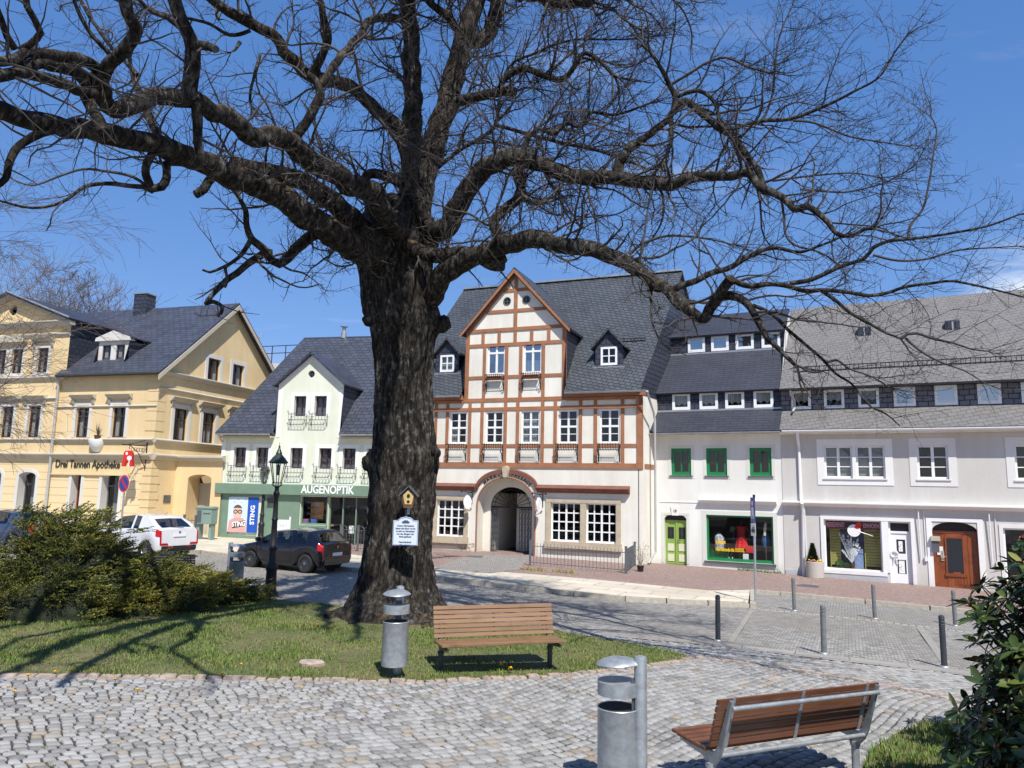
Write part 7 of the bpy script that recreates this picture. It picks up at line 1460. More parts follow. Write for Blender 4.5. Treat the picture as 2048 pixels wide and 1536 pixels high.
# ------------------------------------------------------------------ street furniture
M['benchwood'] = wood('weathered_bench_wood', (.215, .115, .055), (.31, .18, .09), 'x', 1, .55); M['benchred'] = wood('oiled_bench_wood', (.15, .058, .029), (.225, .092, .044), 'x', 1, .42)
M['darksteel'] = simple('dark_painted_steel', (.045, .052, .058), .45, .3, .15); M['darkslat'] = simple('dark_slats', (.05, .045, .04), .6, 0, .2)
def bench(label, wm, fm, L=1.86, group=None):
    t = proto('park_bench', label, 'bench', group); s = MB()
    for k in range(6): y = .015-.085*k; s.box(-L/2, L/2, y-.075, y, .425+.004*k*(k-2)*.3, .455+.004*k*(k-2)*.3)
    s.build('seat', wm, t, bevel=.005)
    b = MB(); n = 7; th = radians(17)
    for k in range(n):
        z0 = .475+.062*k; y0 = .05+(z0-.45)*math.tan(th); dz, dy = .052, .052*math.tan(th)
        b.add([(x, y+o, z) for x in (-L/2, L/2) for (y, z) in ((y0, z0), (y0+dy, z0+dz)) for o in (0, .032)], [(0,1,3,2),(4,6,7,5),(0,4,5,1),(2,3,7,6),(0,2,6,4),(1,5,7,3)])
    b.build('backrest', wm, t, bevel=.004)
    for sx in (-1, 1):
        x = sx*(L/2-.09); f = MB(); pr = [(-.46, .375), (-.46, .415), (-.1, .41), (.04, .415), (.075, .46), (.255, .90), (.295, .90), (.15, .45), (.10, .36), (.02, .28), (-.06, .28), (-.12, .34)]
        f.prism(pr, x-.012, x+.012, axis=0); f.build('frame', fm, t, bevel=.003)
        l = MB(); l.tube([(x, -.02, -.25), (x, -.02, .30)], .038, 14); l.tube([(x, -.02, .27), (x, -.02, .31)], .048, 14); l.build('leg', fm, t)
    for y, z in ((.285, .835), (.10, .40)): MB().tube([(-L/2+.09, y, z), (L/2-.09, y, z)], .021, 12).build('rail', fm, t)
    for x in (-L/2+.16, 0, L/2-.16):
        z0, z1 = .46, .90; q = MB(); y0, y1 = .085+(z0-.45)*math.tan(th), .085+(z1-.45)*math.tan(th); q.add([(x+a, y+o, z) for a in (-.018, .018) for (y, z) in ((y0, z0), (y1, z1)) for o in (0, .008)], [(0,1,3,2),(4,6,7,5),(0,4,5,1),(2,3,7,6),(0,2,6,4),(1,5,7,3)]); q.build('strap', fm, t)
    return t
b = bench('brown slatted bench with dark legs on the lawn beside the oak', M['benchwood'], M['darksteel'], 1.84); place(b, (-.15, 11.42, G(-.1, 11.4)-.015), radians(17.3))
b = bench('reddish slatted bench seen from behind beside the glossy bush', M['benchred'], M['galv'], 1.90); place(b, (2.63, 7.36, G(2.65, 7.4)-.03), radians(203.0))
b = bench('dark slatted bench half hidden behind the junipers', M['darkslat'], M['darksteel'], 1.8); place(b, (-8.3, 18.2, G(-8.3, 18.2)), radians(186))
def litter_bin(label, ang, mat='galv'):
    t = proto('litter_bin', label, 'bin', 'round steel litter bins on the square'); mt = M[mat]
    MB().lathe([(.055, -.3), (.055, 1.165), (.05, 1.185), (.02, 1.195)], n=18).build('post', mt, t)
    c = (-.20, 0, 0); body = MB(); n = 36
    prof = [(.170, .17), (.175, .175), (.175, .735), (.180, .745), (.175, .752), (.168, .745), (.166, .20)]
    body.lathe(prof, c, n); body.build('body', mt, t); MB().lathe([(.164, .5), (.1656, .744)], c, n).build('dark_mouth', M['dark_in'], t)  # black plug paints the shade inside the open bin
    rg = MB(); rg.lathe([(.170, .855), (.176, .855), (.176, .965), (.170, .965)], c, n); rg.build('ash_ring', mt, t); MB().lathe([(.168, .87), (.169, .94)], c, n).build('ash_tray', M['dark_in'], t)
    cp = MB(); cp.lathe([(.186, 1.10), (.19, 1.108), (.182, 1.118), (.15, 1.138), (.09, 1.155), (.03, 1.163), (.01, 1.164)], c, n); cp.box(-.12, -.02, -.03, .03, 1.09, 1.12)
    for i, v in enumerate(cp.v):
        u = (v.x-c[0])/.19
        if u > 0: cp.v[i] = Vector((c[0]+(v.x-c[0])*1.18, v.y*(1-.68*u*u), v.z+.015*u))
        else: cp.v[i] = Vector((v.x, v.y, v.z-.012*u*u))
    cp.build('cap', mt, t)
    br = MB()
    for z0, z1 in ((.62, .74), (.84, .99)): br.box(-.075, -.03, -.035, .035, z0, z1)
    br.box(-.066, -.05, -.045, .045, .5, 1.0)
    br.build('bracket', M['irongrey'], t); bo = MB()
    for z in (.66, .9): bo.tube([(-.055, -.05, z), (-.055, -.035, z)], .011, 8)
    bo.build('bolt', M['darksteel'], t)
    return t
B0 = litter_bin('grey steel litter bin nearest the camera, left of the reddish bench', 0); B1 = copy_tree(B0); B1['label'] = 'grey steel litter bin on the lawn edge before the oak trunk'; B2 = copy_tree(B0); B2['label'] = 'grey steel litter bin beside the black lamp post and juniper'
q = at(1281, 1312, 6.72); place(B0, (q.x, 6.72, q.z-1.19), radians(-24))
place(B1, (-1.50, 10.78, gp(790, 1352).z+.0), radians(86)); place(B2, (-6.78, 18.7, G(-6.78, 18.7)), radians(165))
MB().box(-.02, .02, -.005, 0, -.03, .03).build('sticker', M['white_plastic'], None) if 0 else None
def bollard(label, mat, grp='bollards between the road and the square'):
    t = proto('bollard', label, 'bollard', grp)
    MB().lathe([(.048, -.2), (.048, .70), (.044, .705), (.044, .72), (.048, .725), (.048, .75), (.044, .755), (.044, .77), (.048, .775), (.048, .815), (.042, .838), (.025, .852), (.004, .856)], n=20).build('post', mat, t)
    MB().lathe([(.085, -.1), (.085, .012), (.07, .03), (.05, .034)], n=18).build('foot', M['galv'], t); return t
M['boll_dark'] = simple('dark_bollard_paint', (.045, .05, .058), .5, .2, .2); M['boll_grey'] = simple('grey_bollard_paint', (.17, .175, .175), .6, .2, .25, 10)
bd = bollard('x', M['boll_dark']); bg_ = bollard('x', M['boll_grey'])
sp_ = [(1436, 1282, bd, 'dark bollard on the plaza edge right of the oak, leftmost of the front row'), (1648, 1308, bg_, 'grey bollard in the middle of the front row on the plaza edge'), (1889, 1335, bd, 'dark bollard on the plaza edge beside the glossy bush'), (1589, 1222, bg_, 'grey bollard at the parking bay nearest the blue road sign'), (1750, 1238, bg_, 'grey bollard before the white shop door across the road'), (1911, 1252, bg_, 'grey bollard before the brown front door across the road')]
used = set()
for x, y, src, lb in sp_:
    p = gp(x, y); o = src if src.name not in used else copy_tree(src); used.add(src.name); o['label'] = lb; place(o, p, 0, R.uniform(-.012, .012), R.uniform(-.015, .015))
def lamp():
    t = proto('street_lamp', 'x', 'street lamp', 'black old style street lamps'); b = M['iron']
    MB().lathe([(.20, -.1), (.20, .10), (.17, .12), (.145, .16), (.13, .62), (.15, .67), (.16, .74), (.14, .79), (.098, .86), (.09, 1.15), (.12, 1.18), (.12, 1.22), (.085, 1.27), (.068, 1.9), (.085, 1.94), (.068, 1.98), (.056, 2.5), (.075, 2.54), (.085, 2.62), (.055, 2.67), (.055, 2.76), (.08, 2.79)], n=18).build('post', b, t)
    z0 = 2.80; n = 6
    fr_ = MB()
    for k in range(n):
        q = 2*pi*k/n; c, s = cos(q), sin(q); fr_.tube([(.11*c, .11*s, z0+.08), (.215*c, .215*s, z0+.60)], .012, 5); fr_.tube([(.02*c, .02*s, z0-.02), (.13*c, .13*s, z0+.02), (.125*c, .125*s, z0+.10)], .011, 5)
    for r, z in ((.11, z0+.08), (.215, z0+.60)): fr_.tube([(r*cos(2*pi*k/n), r*sin(2*pi*k/n), z) for k in range(n+1)], .014, 5)
    fr_.build('lantern_frame', b, t)
    gl = MB(); gl.add([(r*cos(2*pi*k/n), r*sin(2*pi*k/n), z) for r, z in ((.105, z0+.085), (.208, z0+.595)) for k in range(n)], [(k, (k+1) % n, n+(k+1) % n, n+k) for k in range(n)]); gl.build('lantern_glass', glassmat('lantern_glass', .95, -.02), t)
    MB().lathe([(.03, z0+.28), (.045, z0+.30), (.05, z0+.5), (.02, z0+.58)], n=12).build('burner', M['irongrey'], t)
    MB().lathe([(.255, z0+.60), (.26, z0+.615), (.16, z0+.74), (.075, z0+.83), (.085, z0+.85), (.06, z0+.90), (.035, z0+.97), (.02, z0+1.0), (.03, z0+1.03), (.008, z0+1.07), (.004, z0+1.16)], n=12).build('lantern_roof', simple('lamp_roof', (.05, .065, .055), .4, .5, .2), t)
    return t
l1 = lamp(); l2 = copy_tree(l1); l1['label'] = 'black street lamp beside the low juniper, nearer of the two'; l2['label'] = 'black street lamp before the optician advert, farther of the two'
p = gp(540, 1192); l1.location = p; l1.scale = (.93, .93, .93); p = gp(521, 1079, .12); l2.location = p; l2.rotation_euler = (0, 0, .4); k_ = .93; l2.scale = (k_, k_, k_)
# tree plaque and nesting box in front of the trunk
t = thing('tree_plaque', 'white information plaque with arched top fixed before the oak trunk', 'sign', at(810, 1062, 14.88)); c = at(811, 1063, 14.88); w, h = .245, .27
f = Fr((c.x, c.y), 1.5); W_ = lambda a, z: (a, z)
def plq(k): return [(-w*k, c.z-h*k), (w*k, c.z-h*k), (w*k, c.z+h*.78*k), (w*.62*k, c.z+h*.80*k), (w*.42*k, c.z+h*.98*k), (0, c.z+h*1.06*k), (-w*.42*k, c.z+h*.98*k), (-w*.62*k, c.z+h*.80*k), (-w*k, c.z+h*.78*k)]
m = MB(f); m.prism(plq(1), 0, .02); m.build('board', simple('plaque_white', (.60, .66, .72), .4, 0, .04), t, bevel=.004)
m = MB(f); o1 = plq(.95); m.tube([(a, .021, z) for a, z in o1+[o1[0]]], .005, 4); m.build('border', M['blue_sign'], t)
m = MB(f)
for i, (l, s) in enumerate((('Unsere Markteiche', .042), ('dieser alte Baum wurde', .04), ('im Jahr am Marktplatz', .04), ('von den Bürgern der', .04), ('Stadt gepflanzt', .04), ('', .04), ('Naturdenkmal', .042), ('Bitte schonen', .036))): 
    if l: m.text(l, lambda u, v, d, i=i: (u, .021+d, c.z+h*.36-.052*i+v), s, .003, bold=.0016)
m.prism([(-.06, c.z+h*.58), (.06, c.z+h*.58), (.08, c.z+h*.66), (.03, c.z+h*.80), (-.03, c.z+h*.80), (-.08, c.z+h*.66)], .021, .024); m.build('lettering', simple('plaque_lettering', (.05, .07, .14), .6), t)
m = MB(f); gz = G(c.x, c.y); m.tube([(0, -.03, c.z+.1), (0, -.03, c.z+.42)], .022, 10); m.build('post', M['irongrey'], t)
c2 = at(818, 995, 14.88); t = thing('nesting_box', 'small yellow and brown bird house above the tree plaque', 'bird house', (c2.x, c2.y, c2.z-.2)); f = Fr((c2.x, c2.y), 1.5); z = c2.z
m = MB(f); m.prism([(-.085, z-.2), (.085, z-.2), (.14, z+.06), (0, z+.2), (-.14, z+.06)], -.1, .1); m.build('box', simple('dark_box_wood', (.11, .05, .025), .7, 0, .2), t)
m = MB(f); m.prism([(-.065, z-.13), (.065, z-.13), (.105, z+.05), (0, z+.15), (-.105, z+.05)], .101, .112); fr_ = m.build('front', simple('yellow_front', (.55, .40, .16), .6, 0, .1), t); m = MB(f); m.prism([(.032*cos(2*pi*k/14), z+.03+.04*sin(2*pi*k/14)) for k in range(14)], .113, .118); m.prism([(.03*cos(2*pi*k/14), z-.08+.03*sin(2*pi*k/14)) for k in range(14)], .113, .116); m.build('entrance_hole', M['black'], fr_)
m = MB(f)
for s in (-1, 1): m.slab([(0, -.15, z+.235), (0, .16, z+.235), (s*.2, .16, z+.03), (s*.2, -.15, z+.03)], .02)
m.build('roof', M['irongrey'], t); m = MB(f); m.tube([(0, 0, z-.32), (0, 0, z-.2)], .028, 10); m.build('post', M['galv'], t)
# road sign seen nearly edge-on
p = gp(1511, 1213); t = thing('road_sign', 'blue and white road sign on a grey pole seen nearly edge-on', 'road sign', p); top = at(1520, 995, p.y-.1)
m = MB(); m.tube([p-Vector((0, 0, .3)), Vector((p.x+.03, p.y, p.z+2.93))], .032, 12); m.build('pole', M['galv'], t); MB().lathe([(.036, 2.9), (.036, 2.97), (.01, 2.98)], p+Vector((.03, 0, 0)), 10).build('cap', M['black'], t)
f = Fr((p.x+.03, p.y), -91); z = p.z
m = MB(f); m.box(-.21, .21, .036, .042, z+2.22, z+2.90); pl = m.build('blue_plate', M['blue_sign'], t, bevel=.0); m = MB(f)
m.prism([(-.03+.07*cos(2*pi*k/14), z+2.74+.07*sin(2*pi*k/14)) for k in range(14)], .043, .045); m.prism([(-.12, z+2.32), (-.05, z+2.32), (0, z+2.46), (.07, z+2.32), (.13, z+2.32), (.05, z+2.64), (-.1, z+2.64)], .043, .045); m.build('symbol', M['white_plastic'], pl)
m = MB(f); m.box(-.21, .21, .036, .042, z+1.86, z+2.20); pl = m.build('white_plate', M['white_plastic'], t); m = MB(f); m.tube([(-.08+.05*cos(2*pi*k/12), .044, z+2.0+.05*sin(2*pi*k/12)) for k in range(13)], .012, 4); m.tube([(.08+.05*cos(2*pi*k/12), .044, z+2.0+.05*sin(2*pi*k/12)) for k in range(13)], .012, 4); m.tube([(-.08, .044, z+2.0), (-.03, .044, z+2.1), (.05, .044, z+2.1), (.08, .044, z+2.0)], .01, 4); m.build('lettering', M['black'], pl)
# no stopping sign
c = at(250, 967, 26.4); gz = G(c.x, c.y); t = thing('no_stopping_sign', 'round blue and red no stopping sign on a pole behind the juniper', 'road sign', (c.x, c.y, gz)); f = Fr((c.x, c.y), -30)
MB().tube([(c.x, c.y, gz-.2), (c.x, c.y, c.z+.3)], .03, 10).build('pole', M['galv'], t); disc = lambda r, a, b: MB(f).prism([(r*cos(2*pi*k/32), c.z+r*sin(2*pi*k/32)) for k in range(32)], a, b)
d = disc(.31, .035, .04); d = d.build('disc', M['white_plastic'], t); disc(.297, .041, .042).build('red_rim', M['red'], d); disc(.235, .043, .044).build('blue_field', M['blue_sign'], d); m = MB(f); s = .035; a = .24*.707; m.prism([(-a-s, c.z+a-s), (-a+s, c.z+a+s), (a+s, c.z-a+s), (a-s, c.z-a-s)], .045, .046); m.build('red_bar', M['red'], d)
# pharmacy sign on its iron bracket
f = YS; c = YS.P(-.0, 0, 0); zs = Y.z(258, 917, .9); t = thing('pharmacy_sign', 'red pharmacy letter sign hanging on an iron bracket at the corner', 'sign', Y.P(-.3, .2, Y.z(285, 905)))
f = Fr((Y.P(-.55, .95, 0).x, Y.P(-.55, .95, 0).y), 8); zz = at(257, 917, f.o.y).z
def fat_a(k=.84): return [(-.30*k, zz-.42*k), (-.12*k, zz-.42*k), (-.08*k, zz-.18*k), (.08*k, zz-.18*k), (.12*k, zz-.42*k), (.32*k, zz-.42*k), (.24*k, zz-.1*k), (.22*k, zz+.3*k), (.12*k, zz+.42*k), (-.14*k, zz+.42*k), (-.22*k, zz+.3*k), (-.24*k, zz-.1*k)]
ca = f.a(257, 917); m = MB(f); m.prism([(a+ca, z) for a, z in fat_a()], -.13, .13); m.build('letter', M['red'], t, bevel=.02); m = MB(f); m.prism([(ca+.08+.1*cos(2*pi*k/14), zz+.02+.1*sin(2*pi*k/14)) for k in range(14)], .131, .137); m.tube([(ca+.08, .135, zz-.05), (ca+.08, .135, zz-.35)], .022, 6); m.prism([(ca-.05+.05*cos(2*pi*k/10), zz+.22+.07*sin(2*pi*k/10)) for k in range(10)], .131, .134); m.build('emblem', M['white_plastic'], t)
w0 = Y.P(-.35, .02, 0); m = MB(); e = f.P(ca, 0, zz+.62); m.tube([(w0.x, w0.y, zz+.62), e+Vector((-.3, -.1, 0))], .025, 6); m.tube([(w0.x, w0.y, zz+.95), (w0.x, w0.y, zz-.5)], .03, 6); m.tube([(w0.x, w0.y, zz-.4), (w0.x*.5+e.x*.5, w0.y*.5+e.y*.5, zz+.3), e], .018, 5); m.tube([e, e-Vector((0, 0, .2))], .015, 5); m.tube([(w0.x, w0.y, zz+.9), e+Vector((-.1, 0, .0))], .014, 5)
for k in range(5):
    q = w0.lerp(e, .2+.15*k); m.tube([(q.x+.08*cos(a), q.y, zz+.42+.08*sin(a)) for a in [2*pi*j/10 for j in range(11)]], .01, 4)
m.build('bracket', M['iron'], t)
# hanging white shop signs either side of the archway
for i, (x, y, lb) in enumerate(((935, 1004, 'white oval hanging sign left of the arched passage'), (1078, 1009, 'white oval hanging sign right of the arched passage'))):
    q = at(x, y, 32.6 if i == 0 else 31.4); a0 = H.a(951 if i == 0 else 1066, 990); wl = H.P(H.a(x, y, .5)+(.3 if i == 0 else -.25), 0.0, q.z)
    q = H.P(H.a(x, y, .55), .55, H.z(x, y, .55)); t = thing('hanging_sign', lb, 'sign', H.P(H.a(x, y, .5), 0, q.z+.4), 'white signs beside the passage'); f = Fr((q.x, q.y), 28 if i == 0 else 52)
    m = MB(f); m.prism([(.19*cos(2*pi*k/24)*(1+.06*cos(8*pi*k/24)), q.z+.30*sin(2*pi*k/24)*(1+.05*cos(6*pi*k/24))) for k in range(24)], -.02, .02); s_ = m.build('board', M['white_plastic'], t); m = MB(f); m.tube([(.12*cos(2*pi*k/20), .023, q.z+.16*sin(2*pi*k/20)) for k in range(21)], .008, 4); m.tube([(.05*cos(2*pi*k/12), .023, q.z+.05*sin(2*pi*k/12)) for k in range(13)], .01, 4); m.build('emblem', M['greytrim'], s_)
    b = H.P(H.a(x, y, .5), .02, 0); m = MB(); m.tube([(b.x, b.y, q.z+.42), (q.x, q.y, q.z+.42), q+H.n*.2+Vector((0, 0, .46))], .018, 6); m.tube([(b.x, b.y, q.z+.65), (b.x, b.y, q.z-.1)], .02, 6); m.tube([(b.x, b.y, q.z+.05), (b.x*.5+q.x*.5, b.y*.5+q.y*.5, q.z+.3), (q.x, q.y, q.z+.42)], .012, 5)
    for s in (-1, 1): m.lathe([(.005, -.06), (.05, 0), (.005, .06)], (q.x+s*.28, q.y-.02, q.z+.47), 8); m.tube([(q.x, q.y, q.z+.43), (q.x+s*.28, q.y-.02, q.z+.47)], .012, 5)
    m.build('bracket', M['iron'], t)
# low railings
def rail_fence(label, pts, h, step, mat, loops=False):
    t = thing('low_railing', label, 'fence', (*pts[0], G(*pts[0])+.12))
    for i, q in enumerate(pts):
        z = G(*q)+.12; m = MB(); m.box(q[0]-.04, q[0]+.04, q[1]-.04, q[1]+.04, z-.2, z+h+.08); m.box(q[0]-.05, q[0]+.05, q[1]-.05, q[1]+.05, z+h+.08, z+h+.1); m.build('post', mat, t)
    for i in range(len(pts)-1):
        a, b = Vector((*pts[i], 0)), Vector((*pts[i+1], 0)); L = (b-a).length; n = max(2, int(L/step)); m = MB(); g = lambda s, z: (a.lerp(b, s).x, a.lerp(b, s).y, G(a.lerp(b, s).x, a.lerp(b, s).y)+.12+z)
        for z in (.12, h-.12): m.tube([g(0, z), g(1, z)], .014, 5)
        for k in range(1, n): s = k/n; m.tube([g(s, .05), g(s, h if not loops else h-.1)], .009, 5)
        if loops:
            for k in range(0, n-1, 2):
                s0, s1 = k/n, (k+2)/n; m.tube([g(s0+(s1-s0)*(.5-.5*cos(pi*j/8)), h-.1+.14*sin(pi*j/8)) for j in range(9)], .011, 5)
        m.build('railing', mat, t)
    return t
P_ = lambda x, y: pt(x, y, .12)
rail_fence('grey thin barred railing round the bed right of the arched passage', [P_(1060, 1131), P_(1252, 1147), (H.P(HALF[3]-.1, .9, 0).x, H.P(HALF[3]-.1, .9, 0).y)], .84, .13, M['irongrey'])
q0, q1 = P_(680, 1100), P_(750, 1105); rail_fence('grey looped railing before the optician shop window', [q0, ((q0[0]+q1[0])/2, (q0[1]+q1[1])/2), q1, ext(q0, q1, 1.2)], .95, .12, M['irongrey'], True)
# planters and pots
p = Vector((*[c_ for c_ in S.P(S.a(1630, 1140, .55), .55, 0)][:2], 0)); p.z = G(p.x, p.y)+.11; t = thing('concrete_planter', 'round pebble concrete planter against the grey wall beside the travel window', 'planter', p)
MB().lathe([(.30, 0), (.32, .02), (.33, .55), (.33, .60), (.28, .61), (.27, .52), (.01, .5)], p, 26).build('tub', M['concrete'], t)
def conifer(p, h, r, seed, root, mat, n=2600):
    g = random.Random(seed); m = MB()
    for k in range(n):
        u = g.random()**1.4; q = g.uniform(0, 2*pi); rr = r*(1-u)*g.uniform(.75, 1.05)+.01; c = p+Vector((rr*cos(q), rr*sin(q), h*u)); o = Vector((cos(q), sin(q), .6)).normalized(); s = o.cross(Vector((0, 0, 1))).normalized()*.02; m.add([c-s, c+s, c+o*.085], [(0,1,2)])
    m.tube([p-Vector((0, 0, .05)), p+Vector((0, 0, h*.9))], [.02, .005], 5); return m.build('foliage', mat, root, uv=False)
cf = thing('dwarf_conifer', 'small cone shaped conifer growing in the concrete planter', 'shrub', p+Vector((0, .02, .55))); conifer(p+Vector((-.05, .05, .54)), .72, .22, 4, cf, simple('conifer_green', (.03, .06, .02), .8, 0, .4, 20))
fl = thing('yellow_pansies', 'yellow and orange pansies round the foot of the planter conifer', 'flowers', p+Vector((0, -.1, .55))); g = random.Random(8); m1, m2, m3 = MB(), MB(), MB()
for k in range(90):
    q, rr = g.uniform(0, 2*pi), .27*sqrt(g.random()); c = p+Vector((rr*cos(q), rr*sin(q), .58+g.uniform(0, .1))); s = g.uniform(.018, .032); (m1 if g.random() < .4 else m2 if g.random() < .5 else m3).add([c+Vector((s*cos(a), s*sin(a)-.3*s*sin(a), s*sin(a)*.8)) for a in [2*pi*j/6 for j in range(6)]], [tuple(range(6))])
m1.build('yellow_petals', M['yellow_paint'], fl, uv=False); m2.build('orange_petals', simple('orange_petal', (.5, .12, .02), .6, 0, .2), fl, uv=False); m3.build('leaves', simple('pansy_leaf', (.05, .10, .02), .7, 0, .3), fl, uv=False)
p = gp(1281, 1143, .12); t = thing('potted_rose', 'thorny bare shrub in a black pot at the end of the railing', 'plant', p); MB().lathe([(.10, 0), (.13, .2), (.14, .21), (.12, .18), (.01, .17)], p, 14).build('pot', M['black'], t); m = MB(); lf = MB(); g = random.Random(2)
for k in range(16):
    d = Vector((g.uniform(-.35, .35), g.uniform(-.3, .3), g.uniform(.5, 1.1))); m.tube([p+Vector((0, 0, .15)), p+d*.5+Vector((0, 0, .2)), p+d+Vector((0, 0, .1))], [.008, .006, .003], 4)
    for j in range(5): c = p+d*g.uniform(.2, .9)+Vector((g.uniform(-.06, .06), g.uniform(-.06, .06), .12)); lf.add([c, c+Vector((.03, 0, .01)), c+Vector((.02, -.02, .04))], [(0,1,2)])
m.build('stems', M['sandstone'], t, uv=False); lf.build('leaves', simple('rose_leaf', (.06, .12, .03), .7, 0, .3), t, uv=False)
# weeds along the walls
g = random.Random(14); wm = simple('weed_green', (.09, .13, .025), .8, 0, .4, 20); wm2 = simple('weed_yellow', (.22, .20, .03), .8, 0, .3, 20)
for i, (x, y, fr2, lb, mm) in enumerate(((1497, 1143, S, 'weeds at the foot of the white wall, left tuft under the shop window', wm), (1540, 1147, S, 'weeds at the foot of the white wall, right tuft by the grey house', wm), (1065, 1141, None, 'yellow green weeds below the left end of the railing', wm2), (1130, 1146, None, 'yellow green weeds below the middle of the railing', wm2))):
    p = fr2.P(fr2.a(x, y, .1), .1, 0) if fr2 else gp(x, y, .12); p.z = G(p.x, p.y)+.11; m = MB()
    for k in range(90):
        a, d = g.uniform(-.45, .45), g.uniform(-.08, .08); b = p+(fr2 or H).u*a+(fr2 or H).n*d; q = g.uniform(0, 6.28); h = g.uniform(.05, .2); m.add([b-Vector((.012, 0, 0)), b+Vector((.012, 0, 0)), b+Vector((cos(q)*h*.6, sin(q)*h*.6, h))], [(0,1,2)])
    tag(m.build('weeds', mm, uv=False), lb, 'weeds')
# box on a stand, and an advertising board
p = gp(408, 1079, .12); t = thing('letter_box', 'grey green letter box on a stand beside the yellow archway', 'letter box', p); f = Fr((p.x, p.y), -13); gz = p.z; bm = simple('grey_green_paint', (.20, .28, .23), .5, 0, .08)
m = MB(f); m.box(-.38, .42, -.25, .2, gz+.68, gz+1.32); m.prism([(-.27, gz+1.32), (.22, gz+1.32), (.24, gz+1.38), (-.1, gz+1.44), (-.27, gz+1.40)], -.4, .44, axis=0); m.build('box', bm, t, bevel=.01); m = MB(f); m.box(-.0, .36, .2, .215, gz+1.12, gz+1.16); m.box(-.3, -.08, .2, .21, gz+.74, gz+1.26); m.build('slot', M['irongrey'], t)
for s in (-.3, .3): m = MB(f); m.box(s-.05, s+.08, -.2, .1, gz-.1, gz+.68); m.build('leg', bm, t)
t_ = rail_fence('small grey bicycle railing beside the letter box', [pt(365, 1082, .12), pt(388, 1084, .12)], 1.0, .18, M['irongrey'])
p = gp(567, 1090, .12); p = Vector((-9.3, 31.2, G(-9.3, 31.2)+.12)); t = thing('pavement_board', 'white pavement advertising board behind the black car', 'sign board', p); f = Fr((p.x, p.y), -12); gz = p.z
m = MB(f); m.box(-.36, .36, 0, .03, gz+.15, gz+1.12); m.box(-.40, -.35, -.01, .04, gz, gz+1.25); m.box(.35, .40, -.01, .04, gz, gz+1.25); b = m.build('board', M['white_plastic'], t); m = MB(f); g = random.Random(6)
for k in range(14): c = (g.uniform(-.25, .25), g.uniform(.35, .95)); m.tube([(c[0]+g.uniform(-.1, .1), .033, gz+c[1]+g.uniform(-.12, .12)), (c[0], .033, gz+c[1]), (c[0]+g.uniform(-.1, .1), .033, gz+c[1]+g.uniform(-.12, .12))], .012, 4)
m.build('print', simple('grey_print', (.45, .46, .48), .6), b)
# stone in the lawn
p = gp(622, 1332); m = MB(); n = 9
m.add([(p.x+.19*cos(2*pi*k/n)*(1+.15*sin(k*2.3))*s, p.y+.12*sin(2*pi*k/n)*(1+.15*cos(k*1.7))*s, p.z+z) for s, z in ((1, -.05), (1, .05), (.85, .075)) for k in range(n)], [(i*n+k, i*n+(k+1) % n, (i+1)*n+(k+1) % n, (i+1)*n+k) for i in range(2) for k in range(n)]+[tuple(2*n+k for k in range(n))]); tag(m.build('flat_stone', M['pinksett']), 'flat pinkish stone lying in the lawn', 'stone')
# dandelions
dn = proto('dandelion', 'yellow dandelion flowering at the lawn edge or in the paving', 'dandelion', 'dandelions at the lawn edge'); MB().tube([(0, 0, -.02), (.004, 0, .05)], .003, 4).build('stem', simple('stem_green', (.10, .15, .04), .7), dn); m = MB(); g = random.Random(5)
for k in range(34):
    q = g.uniform(0, 6.28); e = g.uniform(.05, .8); d = Vector((cos(q)*cos(e), sin(q)*cos(e), sin(e)))*.026; s = Vector((-sin(q), cos(q), 0))*.005; c = Vector((.004, 0, .05)); m.add([c-s, c+s, c+d+s, c+d-s], [(0,1,2,3)])
m.build('flower', M['yellow_paint'], dn, uv=False)
for i, (x, y) in enumerate(((1003, 1343), (1020, 1349), (635, 1257), (482, 1338), (390, 1337), (142, 1352), (110, 1352), (28, 1392), (56, 1362), (275, 1390), (604, 1384), (15, 1382), (443, 1357), (230, 1368))):
    p = gp(x, y); o = dn if i == 0 else copy_tree(dn); place(o, p+Vector((0, 0, .02 if y < 1350 else .0)), R.uniform(0, 6)); k = R.uniform(.8, 1.35); o.scale = (k, k, k)
# iron covers in the pavement
for i, (x, y, off, lb) in enumerate(((1615, 1172, .12, 'round iron manhole cover in the pink pavement before the planter'), (948, 1113, .13, 'iron drain cover in the forecourt of the arched passage'))):
    p = gp(x, y, off); m = MB(); m.lathe([(.36, 0), (.36, .012), (.32, .012), (.31, .009), (.01, .009)], p, 28); tag(m.build('manhole_cover', M['irongrey']), lb, 'manhole cover')
p = gp(1550, 1358); m = MB(); m.lathe([(.17, -.01), (.17, .008), (.15, .005), (.01, .005)], p, 24); tag(m.build('manhole_cover', M['pinksett']), 'small brown round cover set in the plaza paving', 'manhole cover')
